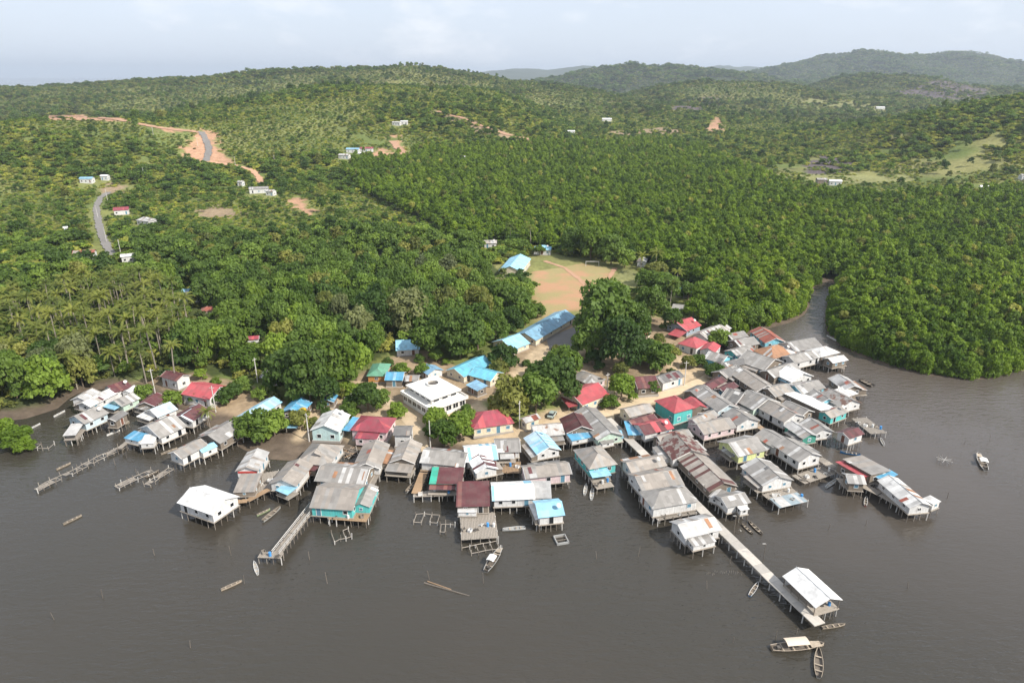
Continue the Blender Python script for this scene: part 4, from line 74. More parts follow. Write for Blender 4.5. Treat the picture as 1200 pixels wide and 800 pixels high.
TREES = [((31.75, 222.74, 1.65), 10.5, 24, 'dome', 'dark', 'giant spreading tree towering over the village centre beside the school yard'), ((35.24, 201.91, 1.65), 7.5, 17, 'dome', 'dark', 'tall dark tree below the giant one, above the red roof'), ((25.66, 210.34, 1.65), 6, 13, 'tall', 'mid', 'mid-sized tree at the school yard side of the giant tree'), ((42.79, 224.26, 1.65), 6, 15, 'dome', 'mid', 'broad tree on the northern flank of the giant tree'), ((36.35, 234.58, 1.65), 7, 20, 'dome', 'mid', 'leafy tree right behind the giant tree at the pitch corner'), ((11.78, 176.17, 1.64), 8, 15, 'dome', 'dark', 'large dark round tree behind the cream crimson-roofed house'), ((6.71, 171.2, 1.51), 6.5, 13, 'round', 'dark', 'dark round tree nearest the rust-striped shed'), ((0.0, 169.81, 1.65), 6.5, 12, 'round', 'olive', 'olive-brown round tree beside the pale blue lean-to shed'), ((16.13, 188.86, 1.65), 6, 13, 'round', 'mid', 'lighter round tree between the dark trees and the pinkish hipped house'), ((-2.76, 202.46, 1.65), 5, 9, 'round', 'dark', 'compact round tree between the cyan and the light blue school roofs'), ((-17.78, 155.83, 0.4), 4.5, 7, 'round', 'bright', 'bright green tree beside the sandy path and flat-roofed hall'), ((-13.94, 158.18, 0.68), 4.5, 7.5, 'round', 'bright', 'bright green bushy tree against the crimson hipped house'), ((-20.42, 164.56, 1.22), 3.5, 5, 'round', 'bright', 'bright green shrub at the foot of the flat-roofed hall'), ((-12.01, 163.67, 1.21), 3, 5, 'round', 'mid', 'small tree squeezed behind the crimson hipped house'), ((-67.34, 157.75, 0.4), 5, 9, 'round', 'mid', 'spreading tree on the beach before the ribbed light blue roof'), ((-62.98, 159.7, 0.77), 4.5, 8, 'round', 'mid', 'second beach tree next to the bright blue roof'), ((-71.21, 159.7, 0.31), 3.5, 6, 'round', 'dark', 'lowest beach tree leaning over the mud by the long dark-grey roof'), ((-57.06, 162.78, 0.91), 3.5, 6, 'round', 'olive', 'olive bush between the yellow tank and aqua house'), ((-40.38, 171.9, 1.65), 5, 9, 'round', 'dark', 'dark tree behind the crimson-roofed pink house'), ((-37.4, 174.03, 1.65), 3.5, 6, 'round', 'mid', 'small round tree at the top of the sandy path'), ((-44.93, 168.42, 1.31), 3.2, 5, 'round', 'mid', 'low bush behind the aqua house'), ((-31.79, 169.11, 1.45), 2.8, 4.5, 'round', 'bright', 'bright low bush beside the sandy path bend'), ((-58.5, 178.35, 1.65), 7.5, 17, 'dome', 'dark', 'tall dark tree above the bright blue roof'), ((-66.29, 182.78, 1.65), 6.5, 15, 'dome', 'dark', 'dark tree shading the parked dark car'), ((-53.18, 174.98, 1.65), 5, 10, 'round', 'dark', 'dark tree over the small blue-roofed shed'), ((-52.64, 187.07, 1.65), 8, 17, 'dome', 'bright', 'broad bright-crowned tree beside the green-roofed house'), ((-48.11, 192.5, 1.65), 6, 13, 'round', 'bright', 'bright tree touching the green-roofed house'), ((32.18, 181.04, 0.83), 5, 8.5, 'round', 'bright', 'round bright mango tree beside the dull maroon roof'), ((46.81, 201.91, 1.65), 6, 9, 'round', 'mid', 'wide leafy tree beside the bare earth yard'), ((43.96, 207.49, 1.65), 4.5, 8, 'round', 'dark', 'dark tree between the giant tree and the earth yard'), ((52.42, 207.49, 1.58), 3.5, 6, 'feather', 'olive', 'feathery tree beside the northern red hipped house'), ((73.46, 224.57, 0.25), 4.6, 7, 'round', 'mid', 'round tree alone among the grey roofs north of the sky-blue house'), ((63.78, 197.01, 0.21), 4, 5, 'round', 'mid', 'leafy bush at the gable of the sky-blue walled house'), ((57.11, 203.29, 1.02), 2.8, 4.5, 'round', 'olive', 'little tree at the porch of the northern red hipped house'), ((27.99, 175.93, 0.68), 3, 4.5, 'round', 'bright', 'shrub at the corner of the cream red-roofed house'), ((41.78, 184.03, 1.09), 2.6, 4.5, 'round', 'mid', 'shrub beside the white slate-roofed house on the lane'), ((-97.76, 176.9, 0.17), 3.6, 5.5, 'feather', 'bright', 'feathery light green tree by the western beach houses'), ((-108.87, 182.78, 0.0), 3, 5, 'round', 'mid', 'small bush between the maroon annexe and the red roof house'), ((-83.98, 178.59, 0.96), 3.4, 5, 'round', 'mid', 'hedge-like bush at the gable of the western red roof house'), ((-81.36, 180.31, 1.2), 3.2, 5, 'round', 'dark', 'dark bush beside the western red roof house gable'), ((-91.69, 179.08, 0.68), 2.4, 4, 'round', 'mid', 'low bush in front of the western red roof house'), ((40.06, 339.44, 1.72), 8, 17, 'dome', 'bright', 'tall bright-topped tree behind the goal'), ((49.33, 330.76, 1.7), 7, 15, 'dome', 'dark', 'dark tree behind the goal, village side'), ((32.05, 347.87, 1.75), 7, 15, 'dome', 'dark', 'dark tree between the goal and the light blue hipped roof'), ((55.18, 324.51, 1.69), 5.5, 10, 'round', 'mid', 'mid-green tree at the far corner of the pitch'), ((1.33, 251.47, 1.67), 6.5, 13, 'dome', 'dark', 'dark tree at the near side of the pitch school block'), ((5.73, 272.91, 1.68), 4.5, 8, 'round', 'mid', 'tree between the pitch and its school block'), ((-4.8, 259.84, 1.67), 6, 13, 'dome', 'mid', 'tree at the wood edge facing the pitch'), ((14.25, 347.87, 1.77), 3.5, 6, 'feather', 'bright', 'bright feathery bush at the pitch corner'), ((52.86, 245.71, 1.65), 6.5, 14, 'dome', 'dark', 'dark tree on the village side of the pitch'), ((62.09, 268.48, 1.65), 6.5, 14, 'dome', 'dark', 'dark bushy tree where the pitch meets the mangroves'), ((64.06, 292.96, 1.66), 6, 12, 'dome', 'olive', 'olive tree at the mangrove end of the pitch'), ((58.7, 236.51, 1.65), 4.5, 9, 'round', 'mid', 'tree beside the red-gabled house'), ((56.63, 273.28, 1.66), 6, 13, 'dome', 'mid', 'tree shading the grass end of the pitch'), ((-128.27, 154.77, 0.0), 4.2, 6, 'round', 'mangrove', 'mangrove bush standing alone in the western bay'), ((-132.71, 156.68, 0.0), 4.2, 7, 'round', 'mangrove', 'mangrove bush at the picture edge of the western bay'), ((-124.95, 153.09, 0.0), 2.8, 4, 'round', 'mangrove', 'smallest clump of the western bay mangrove bush'), ((89.83, 240.41, 0.14), 5, 10, 'round', 'mid', 'tree at the creek bank behind the brick-red rusted roof'), ((84.81, 243.05, 0.6), 5, 10, 'round', 'mangrove', 'mangrove tree at the village end of the creek bank'), ((97.56, 246.05, 0.2), 5, 10, 'round', 'mangrove', 'mangrove tree between the creek and the grey creek house'), ((-27.94, 210.34, 1.66), 6, 12, 'round', 'mid', 'tree beside the lone light blue hut'), ((-17.11, 210.34, 1.66), 8, 17, 'dome', 'dark', 'big dark tree behind the vivid cyan roof'), ((-11.98, 222.74, 1.66), 7, 15, 'dome', 'mid', 'leafy tree beside the middle of the school row'), ((-37.33, 232.67, 1.66), 8, 18, 'dome', 'grey', 'grey-green tall tree above the lone light blue hut'), ((-49.31, 230.15, 1.66), 8, 17, 'dome', 'dark', 'dark tall tree behind the lone light blue hut'), ((-35.17, 197.82, 1.65), 3, 4, 'round', 'bright', 'hedge bush in front of the lone light blue hut'), ((-27.71, 196.48, 1.65), 3, 4, 'round', 'bright', 'hedge bush behind the small light blue roofed house'), ((-17.21, 211.78, 1.66), 5.5, 11, 'dome', 'mid', 'tree right behind the gable of the vivid cyan roof'), ((-11.76, 217.93, 1.66), 5.5, 11, 'dome', 'bright', 'fresh green tree behind the middle of the vivid cyan roof'), ((-6.06, 225.79, 1.66), 5.5, 11, 'dome', 'mid', 'tree behind the gap between the cyan and light blue school blocks'), ((-0.62, 233.62, 1.66), 5, 10, 'dome', 'dark', 'tree right behind the light blue gabled school block'), ((5.16, 242.72, 1.66), 5, 9, 'round', 'bright', 'bright bushy tree behind the longest school block'), ((9.95, 250.45, 1.66), 3.6, 6.5, 'round', 'mid', 'small tree at the pitch end of the longest school block'), ((70.09, 249.42, 1.65), 4.8, 9, 'round', 'mangrove', 'leafy tree behind the grey house at the mangrove edge'), ((72.66, 241.4, 1.17), 4.8, 10, 'round', 'mangrove', 'leafy tree behind the long pale grey roof'), ((77.11, 238.78, 0.72), 4.8, 10, 'round', 'mid', 'tree between the long pale grey roof and the creek'), ((76.64, 261.97, 1.65), 5.2, 11, 'dome', 'mangrove', 'tall mangrove-edge tree beyond the light blue roof'), ((78.9, 250.11, 1.43), 5.2, 11, 'dome', 'dark', 'dark tree at the corner of the mangroves behind the village'), ((73.83, 273.28, 1.65), 4.2, 8, 'round', 'mid', 'tree beside the light blue roof at the mangrove edge'), ((-23.65, 219.42, 1.66), 6, 13, 'dome', 'dark', 'dark tree between the lone light blue hut and the school row')]
PALMS = [((-133.03, 189.38, 0.25), 11, 'coconut palm leaning over the long washed-out white roof'), ((-113.52, 192.76, 0.42), 12, 'coconut palm beside the pole near the maroon annexe'), ((-103.21, 190.67, 0.81), 13, 'tall coconut palm over the maroon-roofed white house'), ((-12.11, 239.1, 1.66), 13, 'lone coconut palm rising from the wood above the school row'), ((64.33, 264.13, 1.65), 10, 'coconut palm among the dark trees by the pitch'), ((70.67, 281.61, 1.66), 10, 'coconut palm at the mangrove edge by the pitch'), ((10.27, 366.37, 1.81), 11, 'coconut palm beside the light blue hipped roof'), ((-0.94, 370.39, 1.84), 11, 'coconut palm behind the pitch-side school block'), ((-81.64, 163.45, 0.0), 6, 'young bushy palm at the beach end of the long grey roofs'), ((69.02, 318.37, 1.67), 9, 'coconut palm near the little pale-roofed house'), ((60.58, 312.35, 1.67), 9, 'coconut palm between goal and mangroves')]
OPEN = [(-89.3, 180.71, 5.18), (-103.05, 190.68, 3.88), (-69.67, 168.79, 6.04), (-59.99, 170.25, 3.77), (-52.14, 175.68, 2.3), (-48.14, 161.04, 4.72), (-36.61, 160.56, 5.04), (-28.1, 156.39, 2.73), (-41.52, 195.27, 4.83), (-35.61, 190.45, 3.19), (-35.58, 216.4, 4.6), (-25.27, 196.03, 2.98), (-6.1, 163.21, 5.7), (4.82, 163.52, 2.44), (23.05, 190.05, 4.66), (20.97, 178.26, 5.49), (39.66, 186.25, 4.33), (47.63, 190.36, 4.53), (45.67, 171.96, 4.47), (47.58, 230.1, 2.52), (63.34, 236.69, 4.72), (62.45, 218.87, 4.18), (72.17, 230.64, 8.02), (67.07, 205.39, 3.71), (-13.36, 198.23, 6.97), (-8.0, 192.44, 4.23), (-10.44, 183.62, 2.83), (-0.36, 219.46, 5.26), (12.47, 236.23, 15.0), (1.64, 319.11, 12.0), (16.03, 352.58, 4.67), (-11.81, 365.85, 3.51), (64.41, 329.02, 3.5), (73.33, 278.75, 3.35), (67.6, 257.55, 3.58), (-218.37, 341.24, 5.1), (-193.46, 335.63, 3.1), (-259.46, 454.04, 4.62), (-227.86, 423.9, 5.5), (-265.26, 402.22, 1.26), (-137.54, 277.41, 2.56), (-117.83, 252.4, 3.25), (-90.4, 222.16, 2.13), (-72.97, 192.14, 3.43), (-30.23, 189.35, 2.33), (-334.5, 547.03, 6.06), (-325.66, 556.82, 3.9), (-193.85, 529.42, 8.64), (-181.93, 520.83, 4.32), (-215.49, 551.53, 3.0), (-157.47, 661.18, 6.48), (-154.77, 686.91, 7.8), (-142.94, 694.45, 7.8), (-146.67, 671.17, 5.16), (-132.07, 819.01, 6.06), (-124.05, 824.61, 5.16), (-47.7, 664.8, 4.32), (77.49, 936.09, 6.06), (157.65, 1191.59, 9.48), (268.67, 576.91, 6.06), (260.95, 585.63, 5.16), (370.48, 541.1, 5.16), (790.49, 1548.17, 11.22), (418.09, 568.32, 4.32), (-212.71, 352.65, 5.0), (-231.52, 381.67, 5.0), (-250.88, 411.95, 5.0), (-275.13, 451.36, 5.0), (-293.14, 482.54, 5.0), (-311.36, 530.87, 5.0), (-302.08, 538.16, 5.0), (-274.86, 627.8, 5.0), (-284.64, 658.48, 5.0), (-303.15, 701.11, 5.0), (-300.36, 652.23, 5.0), (-260.67, 634.68, 5.0), (-751.82, 1170.66, 5.0), (-730.92, 1181.88, 5.0), (-708.58, 1191.59, 5.0), (-421.7, 738.39, 5.0), (-395.48, 718.53, 5.0), (-351.81, 708.8, 5.0), (-342.18, 714.62, 5.0), (-332.34, 720.49, 5.0), (-125.55, 666.61, 5.0), (-113.55, 667.52, 5.0), (-120.0, 737.38, 5.0), (-108.36, 699.2, 5.0), (-213.81, 587.23, 5.0), (-155.1, 499.28, 5.0), (-139.69, 470.2, 5.0), (-203.4, 458.18, 5.0), (-71.64, 860.21, 5.0), (-38.97, 814.55, 5.0), (-9.57, 796.98, 5.0), (19.19, 796.98, 5.0), (316.59, 1128.34, 5.0), (307.54, 690.67, 5.0), (336.33, 707.83, 5.0), (313.83, 608.42, 5.0), (292.83, 525.11, 5.0)]
TRACKS = [[(16.45, 337.39), (25.9, 324.28), (31.47, 303.43), (34.68, 282.39)], [(50.54, 324.28), (46.8, 312.06), (43.7, 300.65)]]
BANK = [[(81.22, 235.22), (90.5, 242.45), (98.95, 248.14), (108.09, 254.06), (115.69, 262.36), (122.06, 272.27), (127.61, 285.33), (134.53, 296.87), (143.18, 306.44)], [(150.64, 300.91), (142.9, 287.83), (133.73, 271.14), (125.6, 254.06), (119.85, 237.88), (118.9, 226.69), (120.73, 217.13), (125.35, 208.97), (131.81, 202.67), (143.88, 197.99), (153.43, 199.31), (162.0, 204.73), (172.28, 205.43), (197.23, 206.83), (230.1, 211.88)]]
GARDEN2 = [(-118.87, 187.25), (-113.45, 197.31), (-96.7, 196.0), (-77.73, 187.85), (-65.07, 180.26), (-70.98, 168.52), (-78.04, 163.6), (-92.94, 172.64), (-106.23, 182.54)]
GARDEN = [(-78.04, 163.6), (-74.09, 170.56), (-66.53, 176.92), (-52.83, 192.17), (-42.32, 207.61), (-28.21, 207.61), (-11.45, 211.25), (0.0, 231.21), (17.15, 259.91), (29.29, 244.83), (34.36, 211.25), (47.23, 218.86), (62.94, 235.6), (72.75, 231.21), (69.5, 204.07), (48.53, 173.69), (25.86, 163.6), (8.81, 154.44), (-13.09, 152.7), (-33.03, 154.44), (-55.7, 156.65), (-69.07, 156.65)]
CARS = [((-75.85, 195.68, 1.65), 0.3, (0.02, 0.02, 0.025), 'dark car parked under the trees of the wood'), ((11.19, 169.81, 1.19), 1.2, (0.35, 0.42, 0.4), 'grey-green car parked beside the rust-striped shed'), ((41.45, 185.04, 1.19), 0.2, (0.12, 0.12, 0.13), 'dark grey car on the sandy lane by the slate-roofed white house'), ((-47.33, 180.55, 1.65), 0.8, (0.5, 0.5, 0.52), 'silver car half hidden behind the crimson-roofed pink house')]
TANK = (-57.62, 168.19, 1.38)
POLE_PLACES = ['beside the slate-roofed white house on the sandy lane', 'at the corner of the cream red-roofed house', 'beside the cream crimson-roofed house and rust-striped shed', 'at the lower end of the sandy path', 'in front of the aqua house on the beach', 'beside the western red-roofed house', 'between the maroon annexe and the maroon-roofed house under the palms', 'at the wood edge behind the ribbed light blue roof', 'beside the small white house on the inland road', 'near the light blue house inside the palm wood', 'just uphill of the light blue house inside the palm wood', 'among trees between palm wood and inland road', 'at the top of the asphalt bend in the red earth cut', 'at the head of the inland road by the bare soil', 'midway along the inland road', 'at the lower bend of the inland road', 'beside the pale earth track on the western shoulder', 'below the red earth cut bend', 'on the scrub slope below the red earth terrace', 'between the earth cut and the head of the inland road', 'on the far edge of the mangrove flats', 'on the slope beneath the burnt hillside']
TIMBER = (-41.5, 151.43, 0.0)

# ------------------------------------------------------------------ terrain (metres; camera stands over the origin, +Y inland)
def vnoise(x, y, s, seed=0):
    x = x / s; y = y / s
    xi = np.floor(x).astype(np.int64); yi = np.floor(y).astype(np.int64); fx = x - xi; fy = y - yi
    def h(a, b):
        n = (a * 374761393 + b * 668265263 + seed * 974711) & 0x7fffffff
        n = ((n ^ (n >> 13)) * 1274126177) & 0x7fffffff
        return ((n ^ (n >> 16)) & 0xffff) / 65535.0
    fx = fx * fx * (3 - 2 * fx); fy = fy * fy * (3 - 2 * fy)
    return (h(xi, yi) * (1 - fx) + h(xi + 1, yi) * fx) * (1 - fy) + (h(xi, yi + 1) * (1 - fx) + h(xi + 1, yi + 1) * fx) * fy
def fbm(x, y, s, o=4, seed=0):
    r = 0; a = 0.5; t = 0
    for i in range(o):
        r = r + a * vnoise(x, y, s / 2 ** i, seed + i); t += a; a *= 0.55
    return r / t
def sstep(a, b, v):
    t = np.clip((v - a) / (b - a), 0, 1); return t * t * (3 - 2 * t)
def inside(P, x, y):
    c = np.zeros(np.shape(x), bool)
    for i in range(len(P)):
        x0, y0 = P[i - 1][:2]; x1, y1 = P[i][:2]
        if y0 == y1: continue
        m = (y0 > y) != (y1 > y)
        c ^= m & (x < (x1 - x0) * (y - y0) / (y1 - y0) + x0)
    return c
def seg_dist(P, x, y, closed=False):
    """distance to a polyline and interpolated extra value P[i][2]"""
    best = np.full(np.shape(x), 1e9); val = np.zeros(np.shape(x))
    for i in range(0 if closed else 1, len(P)):
        a, b = P[i - 1], P[i]; dx, dy = b[0] - a[0], b[1] - a[1]; l2 = dx * dx + dy * dy + 1e-9
        t = np.clip(((x - a[0]) * dx + (y - a[1]) * dy) / l2, 0, 1)
        d = np.hypot(x - a[0] - t * dx, y - a[1] - t * dy)
        m = d < best
        best = np.where(m, d, best)
        if len(a) > 2: val = np.where(m, a[2] + t * (b[2] - a[2]), val)
    return best, val
def coast_sd(x, y):
    d, _ = seg_dist(COAST, x, y); return np.where(inside(LAND, x, y), d, -d)
def terr(x, y):
    x = np.asarray(x, float); y = np.asarray(y, float)
    sd = coast_sd(x, y)
    base = np.where(sd > 0, 0.15 + np.minimum(sd * 0.09, 1.5), np.maximum(sd * 0.10, -2.5) + 0.15)
    D = np.hypot(x, y)
    base = base + np.where(sd > 0, 7.0 * sstep(380, 1100, D), 0)
    hh = np.zeros_like(x)
    for w, P in RIDGES:
        d, z = seg_dist(P, x, y)
        hh = hh + np.maximum(z, 0) ** 3 * np.exp(-3 * (d / w) ** 2)
    hh = np.cbrt(hh)
    n = fbm(x, y, 260, 4, 3) - 0.5; n2 = fbm(x, y, 900, 3, 9) - 0.5
    far = sstep(420, 900, D)
    hh = hh * (1 + 0.30 * n) * sstep(0, 120, sd) + np.where(sd > 0, far * (14 * n + 18 * np.maximum(n2, -0.2)), 0)
    h = base + np.maximum(hh, 0)
    az = x / np.maximum(y, 1)
    open_sea = (1 - sstep(-0.33, -0.20, az)) * sstep(2500, 3100, y)
    return h * (1 - open_sea) - 3.0 * open_sea

# ------------------------------------------------------------------ helpers
COL = scene.collection
def tag(o, label=None, cat=None, group=None, kind=None):
    if label: o['label'] = label
    if cat: o['category'] = cat
    if group: o['group'] = group
    if kind: o['kind'] = kind
    return o
def empty(name, loc, rz=0):
    o = bpy.data.objects.new(name, None); COL.objects.link(o); o.location = loc; o.rotation_euler = (0, 0, rz); o.empty_display_size = 0.3
    return o
def link(name, me, parent=None, loc=(0, 0, 0), rz=0, kind=None):
    o = bpy.data.objects.new(name, me); COL.objects.link(o); o.parent = parent; o.location = loc
    if rz: o.rotation_euler = (0, 0, rz)
    if kind: o['kind'] = kind
    return o
class MB:
    """collects faces with materials and UVs; build() links one mesh object"""
    def __init__(s): s.v = []; s.f = []; s.m = []; s.uv = []; s.mats = []
    def mi(s, m):
        if m not in s.mats: s.mats.append(m)
        return s.mats.index(m)
    def face(s, pts, m, uv=None):
        b = len(s.v); s.v += [tuple(q) for q in pts]; s.f.append(tuple(range(b, b + len(pts)))); s.m.append(s.mi(m)); s.uv += uv or [(q[0] + q[1] * .37, q[2]) for q in pts]
    def box(s, c, d, m, rz=0, rx=0, ry=0):
        M = Matrix.Translation(c) @ Matrix.Rotation(rz, 4, 'Z') @ Matrix.Rotation(ry, 4, 'Y') @ Matrix.Rotation(rx, 4, 'X')
        x, y, z = d[0] / 2, d[1] / 2, d[2] / 2
        p = [M @ Vector(q) for q in ((-x, -y, -z), (x, -y, -z), (x, y, -z), (-x, y, -z), (-x, -y, z), (x, -y, z), (x, y, z), (-x, y, z))]
        for a in ((3, 2, 1, 0), (4, 5, 6, 7), (0, 1, 5, 4), (1, 2, 6, 5), (2, 3, 7, 6), (3, 0, 4, 7)): s.face([p[i] for i in a], m)
    def bar(s, a, b, w, m, n=5, w2=None):
        a = Vector(a); b = Vector(b); d = (b - a).normalized(); w2 = w if w2 is None else w2
        u = d.cross(Vector((0, 0, 1)) if abs(d.z) < .9 else Vector((1, 0, 0))).normalized(); v = d.cross(u)
        r = [(math.cos(2 * math.pi * i / n), math.sin(2 * math.pi * i / n)) for i in range(n)]
        A = [a + (u * c + v * k) * w for c, k in r]; B = [b + (u * c + v * k) * w2 for c, k in r]
        for i in range(n): j = (i + 1) % n; s.face([A[i], B[i], B[j], A[j]], m)
        s.face(A, m); s.face(B[::-1], m)
    def mesh(s, name):
        me = bpy.data.meshes.new(name); me.from_pydata(s.v, [], s.f)
        for m in s.mats: me.materials.append(m)
        me.polygons.foreach_set('material_index', s.m)
        ul = me.uv_layers.new(name='UVMap'); ul.data.foreach_set('uv', [c for q in s.uv for c in q]); me.update()
        return me
    def build(s, name, parent=None, loc=(0, 0, 0), rz=0, kind=None): return link(name, s.mesh(name), parent, loc, rz, kind)
# ------------------------------------------------------------------ materials
M = {}
def newmat(name):
    m = bpy.data.materials.new(name); m.use_nodes = True; M[name] = m; nt = m.node_tree; nt.nodes.clear()
    out = nt.nodes.new('ShaderNodeOutputMaterial'); return m, nt, nt.nodes, nt.links, out
def mixc(nt, fac, a, b, mode='MIX'):
    n = nt.nodes.new('ShaderNodeMix'); n.data_type = 'RGBA'; n.blend_type = mode
    for k, v in (('Factor', fac), ('A', a), ('B', b)):
        if isinstance(v, (int, float)): n.inputs[k].default_value = v
        elif isinstance(v, tuple): n.inputs[k].default_value = v if len(v) == 4 else v + (1,)
        else: nt.links.new(v, n.inputs[k])
    return n.outputs['Result']
def noise(nt, vec, scale, detail=4, rough=.55):
    n = nt.nodes.new('ShaderNodeTexNoise'); n.inputs['Scale'].default_value = scale; n.inputs['Detail'].default_value = detail; n.inputs['Roughness'].default_value = rough
    if vec is not None: nt.links.new(vec, n.inputs['Vector'])
    return n.outputs['Fac']
def ramp(nt, fac, a, b, ca=(0, 0, 0, 1), cb=(1, 1, 1, 1)):
    r = nt.nodes.new('ShaderNodeValToRGB'); e = r.color_ramp.elements; e[0].position = a; e[1].position = b; e[0].color = ca; e[1].color = cb
    nt.links.new(fac, r.inputs['Fac']); return r.outputs['Color']
def mapping(nt, vec, scale, loc=None):
    n = nt.nodes.new('ShaderNodeMapping'); n.inputs['Scale'].default_value = scale; nt.links.new(vec, n.inputs['Vector'])
    if loc is not None: nt.links.new(loc, n.inputs['Location'])
    return n.outputs['Vector']
def coord(nt, k): return nt.nodes.new('ShaderNodeTexCoord').outputs[k]
def orand(nt): return nt.nodes.new('ShaderNodeObjectInfo').outputs['Random']
def bsdf(nt, out, col, rough=.7, metal=0, spec=.3, bump=None, bstr=.3, bdist=.05):
    b = nt.nodes.new('ShaderNodeBsdfPrincipled'); b.inputs['Roughness'].default_value = rough; b.inputs['Metallic'].default_value = metal; b.inputs['Specular IOR Level'].default_value = spec
    if isinstance(col, tuple): b.inputs['Base Color'].default_value = col if len(col) == 4 else col + (1,)
    else: nt.links.new(col, b.inputs['Base Color'])
    if bump is not None:
        bp = nt.nodes.new('ShaderNodeBump'); bp.inputs['Strength'].default_value = bstr; bp.inputs['Distance'].default_value = bdist; nt.links.new(bump, bp.inputs['Height']); nt.links.new(bp.outputs[0], b.inputs['Normal'])
    nt.links.new(b.outputs[0], out.inputs['Surface']); return b
def dk(c, k): return tuple(a * k for a in c[:3]) + (1,)
def roofmat(name, col, col2=None, share=0, rust=.25, band=None):
    """corrugated sheets: UV u along the ridge, v down the slope, metres"""
    m, nt, N, L, out = newmat('roof_' + name)
    uv = coord(nt, 'UV'); rnd = orand(nt)
    cmb = N.new('ShaderNodeCombineXYZ'); mul = N.new('ShaderNodeMath'); mul.operation = 'MULTIPLY'; mul.inputs[1].default_value = 57.0
    L.new(rnd, mul.inputs[0]); L.new(mul.outputs[0], cmb.inputs[0]); L.new(mul.outputs[0], cmb.inputs[1])
    # sheet cells 0.85 x 1.8 m
    mp = mapping(nt, uv, (1 / .85, 1 / 1.8, 1), cmb.outputs[0]); fl = N.new('ShaderNodeVectorMath'); fl.operation = 'FLOOR'; L.new(mp, fl.inputs[0])
    wn = N.new('ShaderNodeTexWhiteNoise'); wn.noise_dimensions = '3D'; L.new(fl.outputs[0], wn.inputs['Vector'])
    streak = noise(nt, mapping(nt, uv, (2.6, .5, 1), cmb.outputs[0]), 1.0, 5, .6)
    blot = noise(nt, mapping(nt, uv, (.5, .5, 1), cmb.outputs[0]), 1.0, 4, .6)
    c = mixc(nt, wn.outputs['Value'], dk(col, .86), dk(col, 1.12))
    if col2 is not None:
        if band == 'stripe':
            mp2 = mapping(nt, uv, (1 / .85, .001, 1), cmb.outputs[0]); f2 = N.new('ShaderNodeVectorMath'); f2.operation = 'FLOOR'; L.new(mp2, f2.inputs[0]); w2 = N.new('ShaderNodeTexWhiteNoise'); w2.noise_dimensions = '3D'; L.new(f2.outputs[0], w2.inputs['Vector']); sel = ramp(nt, w2.outputs['Value'], 1 - share - .01, 1 - share)
        elif band == 'u':
            fr = N.new('ShaderNodeSeparateXYZ'); L.new(uv, fr.inputs[0]); g = N.new('ShaderNodeMath'); g.operation = 'GREATER_THAN'; g.inputs[1].default_value = share; L.new(fr.outputs[0], g.inputs[0]); sel = g.outputs[0]
        else: sel = ramp(nt, blot, 1 - share - .03, 1 - share + .03)
        c = mixc(nt, sel, c, mixc(nt, wn.outputs['Value'], dk(col2, .85), dk(col2, 1.15)))
    c = mixc(nt, ramp(nt, blot, .42, .72), c, mixc(nt, .38, c, (.13, .115, .10)))
    if rust: c = mixc(nt, ramp(nt, streak, .72 - .28 * rust, .86), c, mixc(nt, .55, c, (.17, .085, .045)))
    c = mixc(nt, 1.0, c, ramp(nt, rnd, 0, 1, (.86, .86, .86, 1), (1.1, 1.09, 1.07, 1)), 'MULTIPLY')
    wv = N.new('ShaderNodeTexWave'); wv.inputs['Scale'].default_value = 1.6; L.new(uv, wv.inputs['Vector'])
    bsdf(nt, out, c, .55, 0, .35, wv.outputs['Fac'], .5, .03)
GREY = (.27, .255, .237); TAN = (.31, .275, .24); PALE = (.45, .44, .425); WHT = (.74, .73, .71); SKY = (.27, .52, .66); LB = (.22, .40, .55); BLUE = (.09, .30, .47); MAR = (.105, .033, .036); RED = (.40, .075, .085); CRI = (.27, .05, .07)
roofmat('zinc_grey', GREY, PALE, .12, .3, 'stripe'); roofmat('zinc_tan', TAN, GREY, .35, .45, 'stripe'); roofmat('zinc_dark', (.15, .145, .14), GREY, .2, .3, 'stripe')
roofmat('zinc_pale', PALE, TAN, .25, .4, 'stripe'); roofmat('zinc_white', (.60, .59, .57), PALE, .3, .35, 'stripe'); roofmat('white', WHT, None, 0, .05); roofmat('zinc_stripe', PALE, (.24, .23, .22), .45, .4, 'stripe')
roofmat('skyblue', SKY, None, 0, .1); roofmat('lightblue', LB, None, 0, .15); roofmat('blue', BLUE, LB, .2, .1, 'stripe'); roofmat('paleblue', (.48, .57, .62), None, 0, .25); roofmat('paleblue_stripe', (.42, .56, .65), SKY, .4, .15, 'stripe')
roofmat('cyan', (.13, .41, .53), None, 0, .05); roofmat('steelblue', (.19, .36, .48), LB, .25, .1, 'stripe'); roofmat('red', RED, None, 0, .12); roofmat('crimson', CRI, RED, .15, .15, 'stripe')
roofmat('maroon', MAR, (.17, .07, .06), .25, .3, 'stripe'); roofmat('maroon_dark', (.075, .026, .027), MAR, .3, .2, 'stripe'); roofmat('rust', (.33, .17, .09), PALE, .35, .8, 'stripe'); roofmat('rust_red', (.30, .085, .055), TAN, .25, .6, 'stripe'); roofmat('rust_stripe', PALE, (.20, .06, .04), .45, .5, 'stripe'); roofmat('rust_white', (.50, .48, .45), (.27, .13, .07), .4, .8)
roofmat('greyblue', (.27, .33, .36), PALE, .3, .4, 'stripe'); roofmat('green', (.13, .33, .22), None, 0, .1); roofmat('darkgreen', (.03, .13, .05), None, 0, .1)
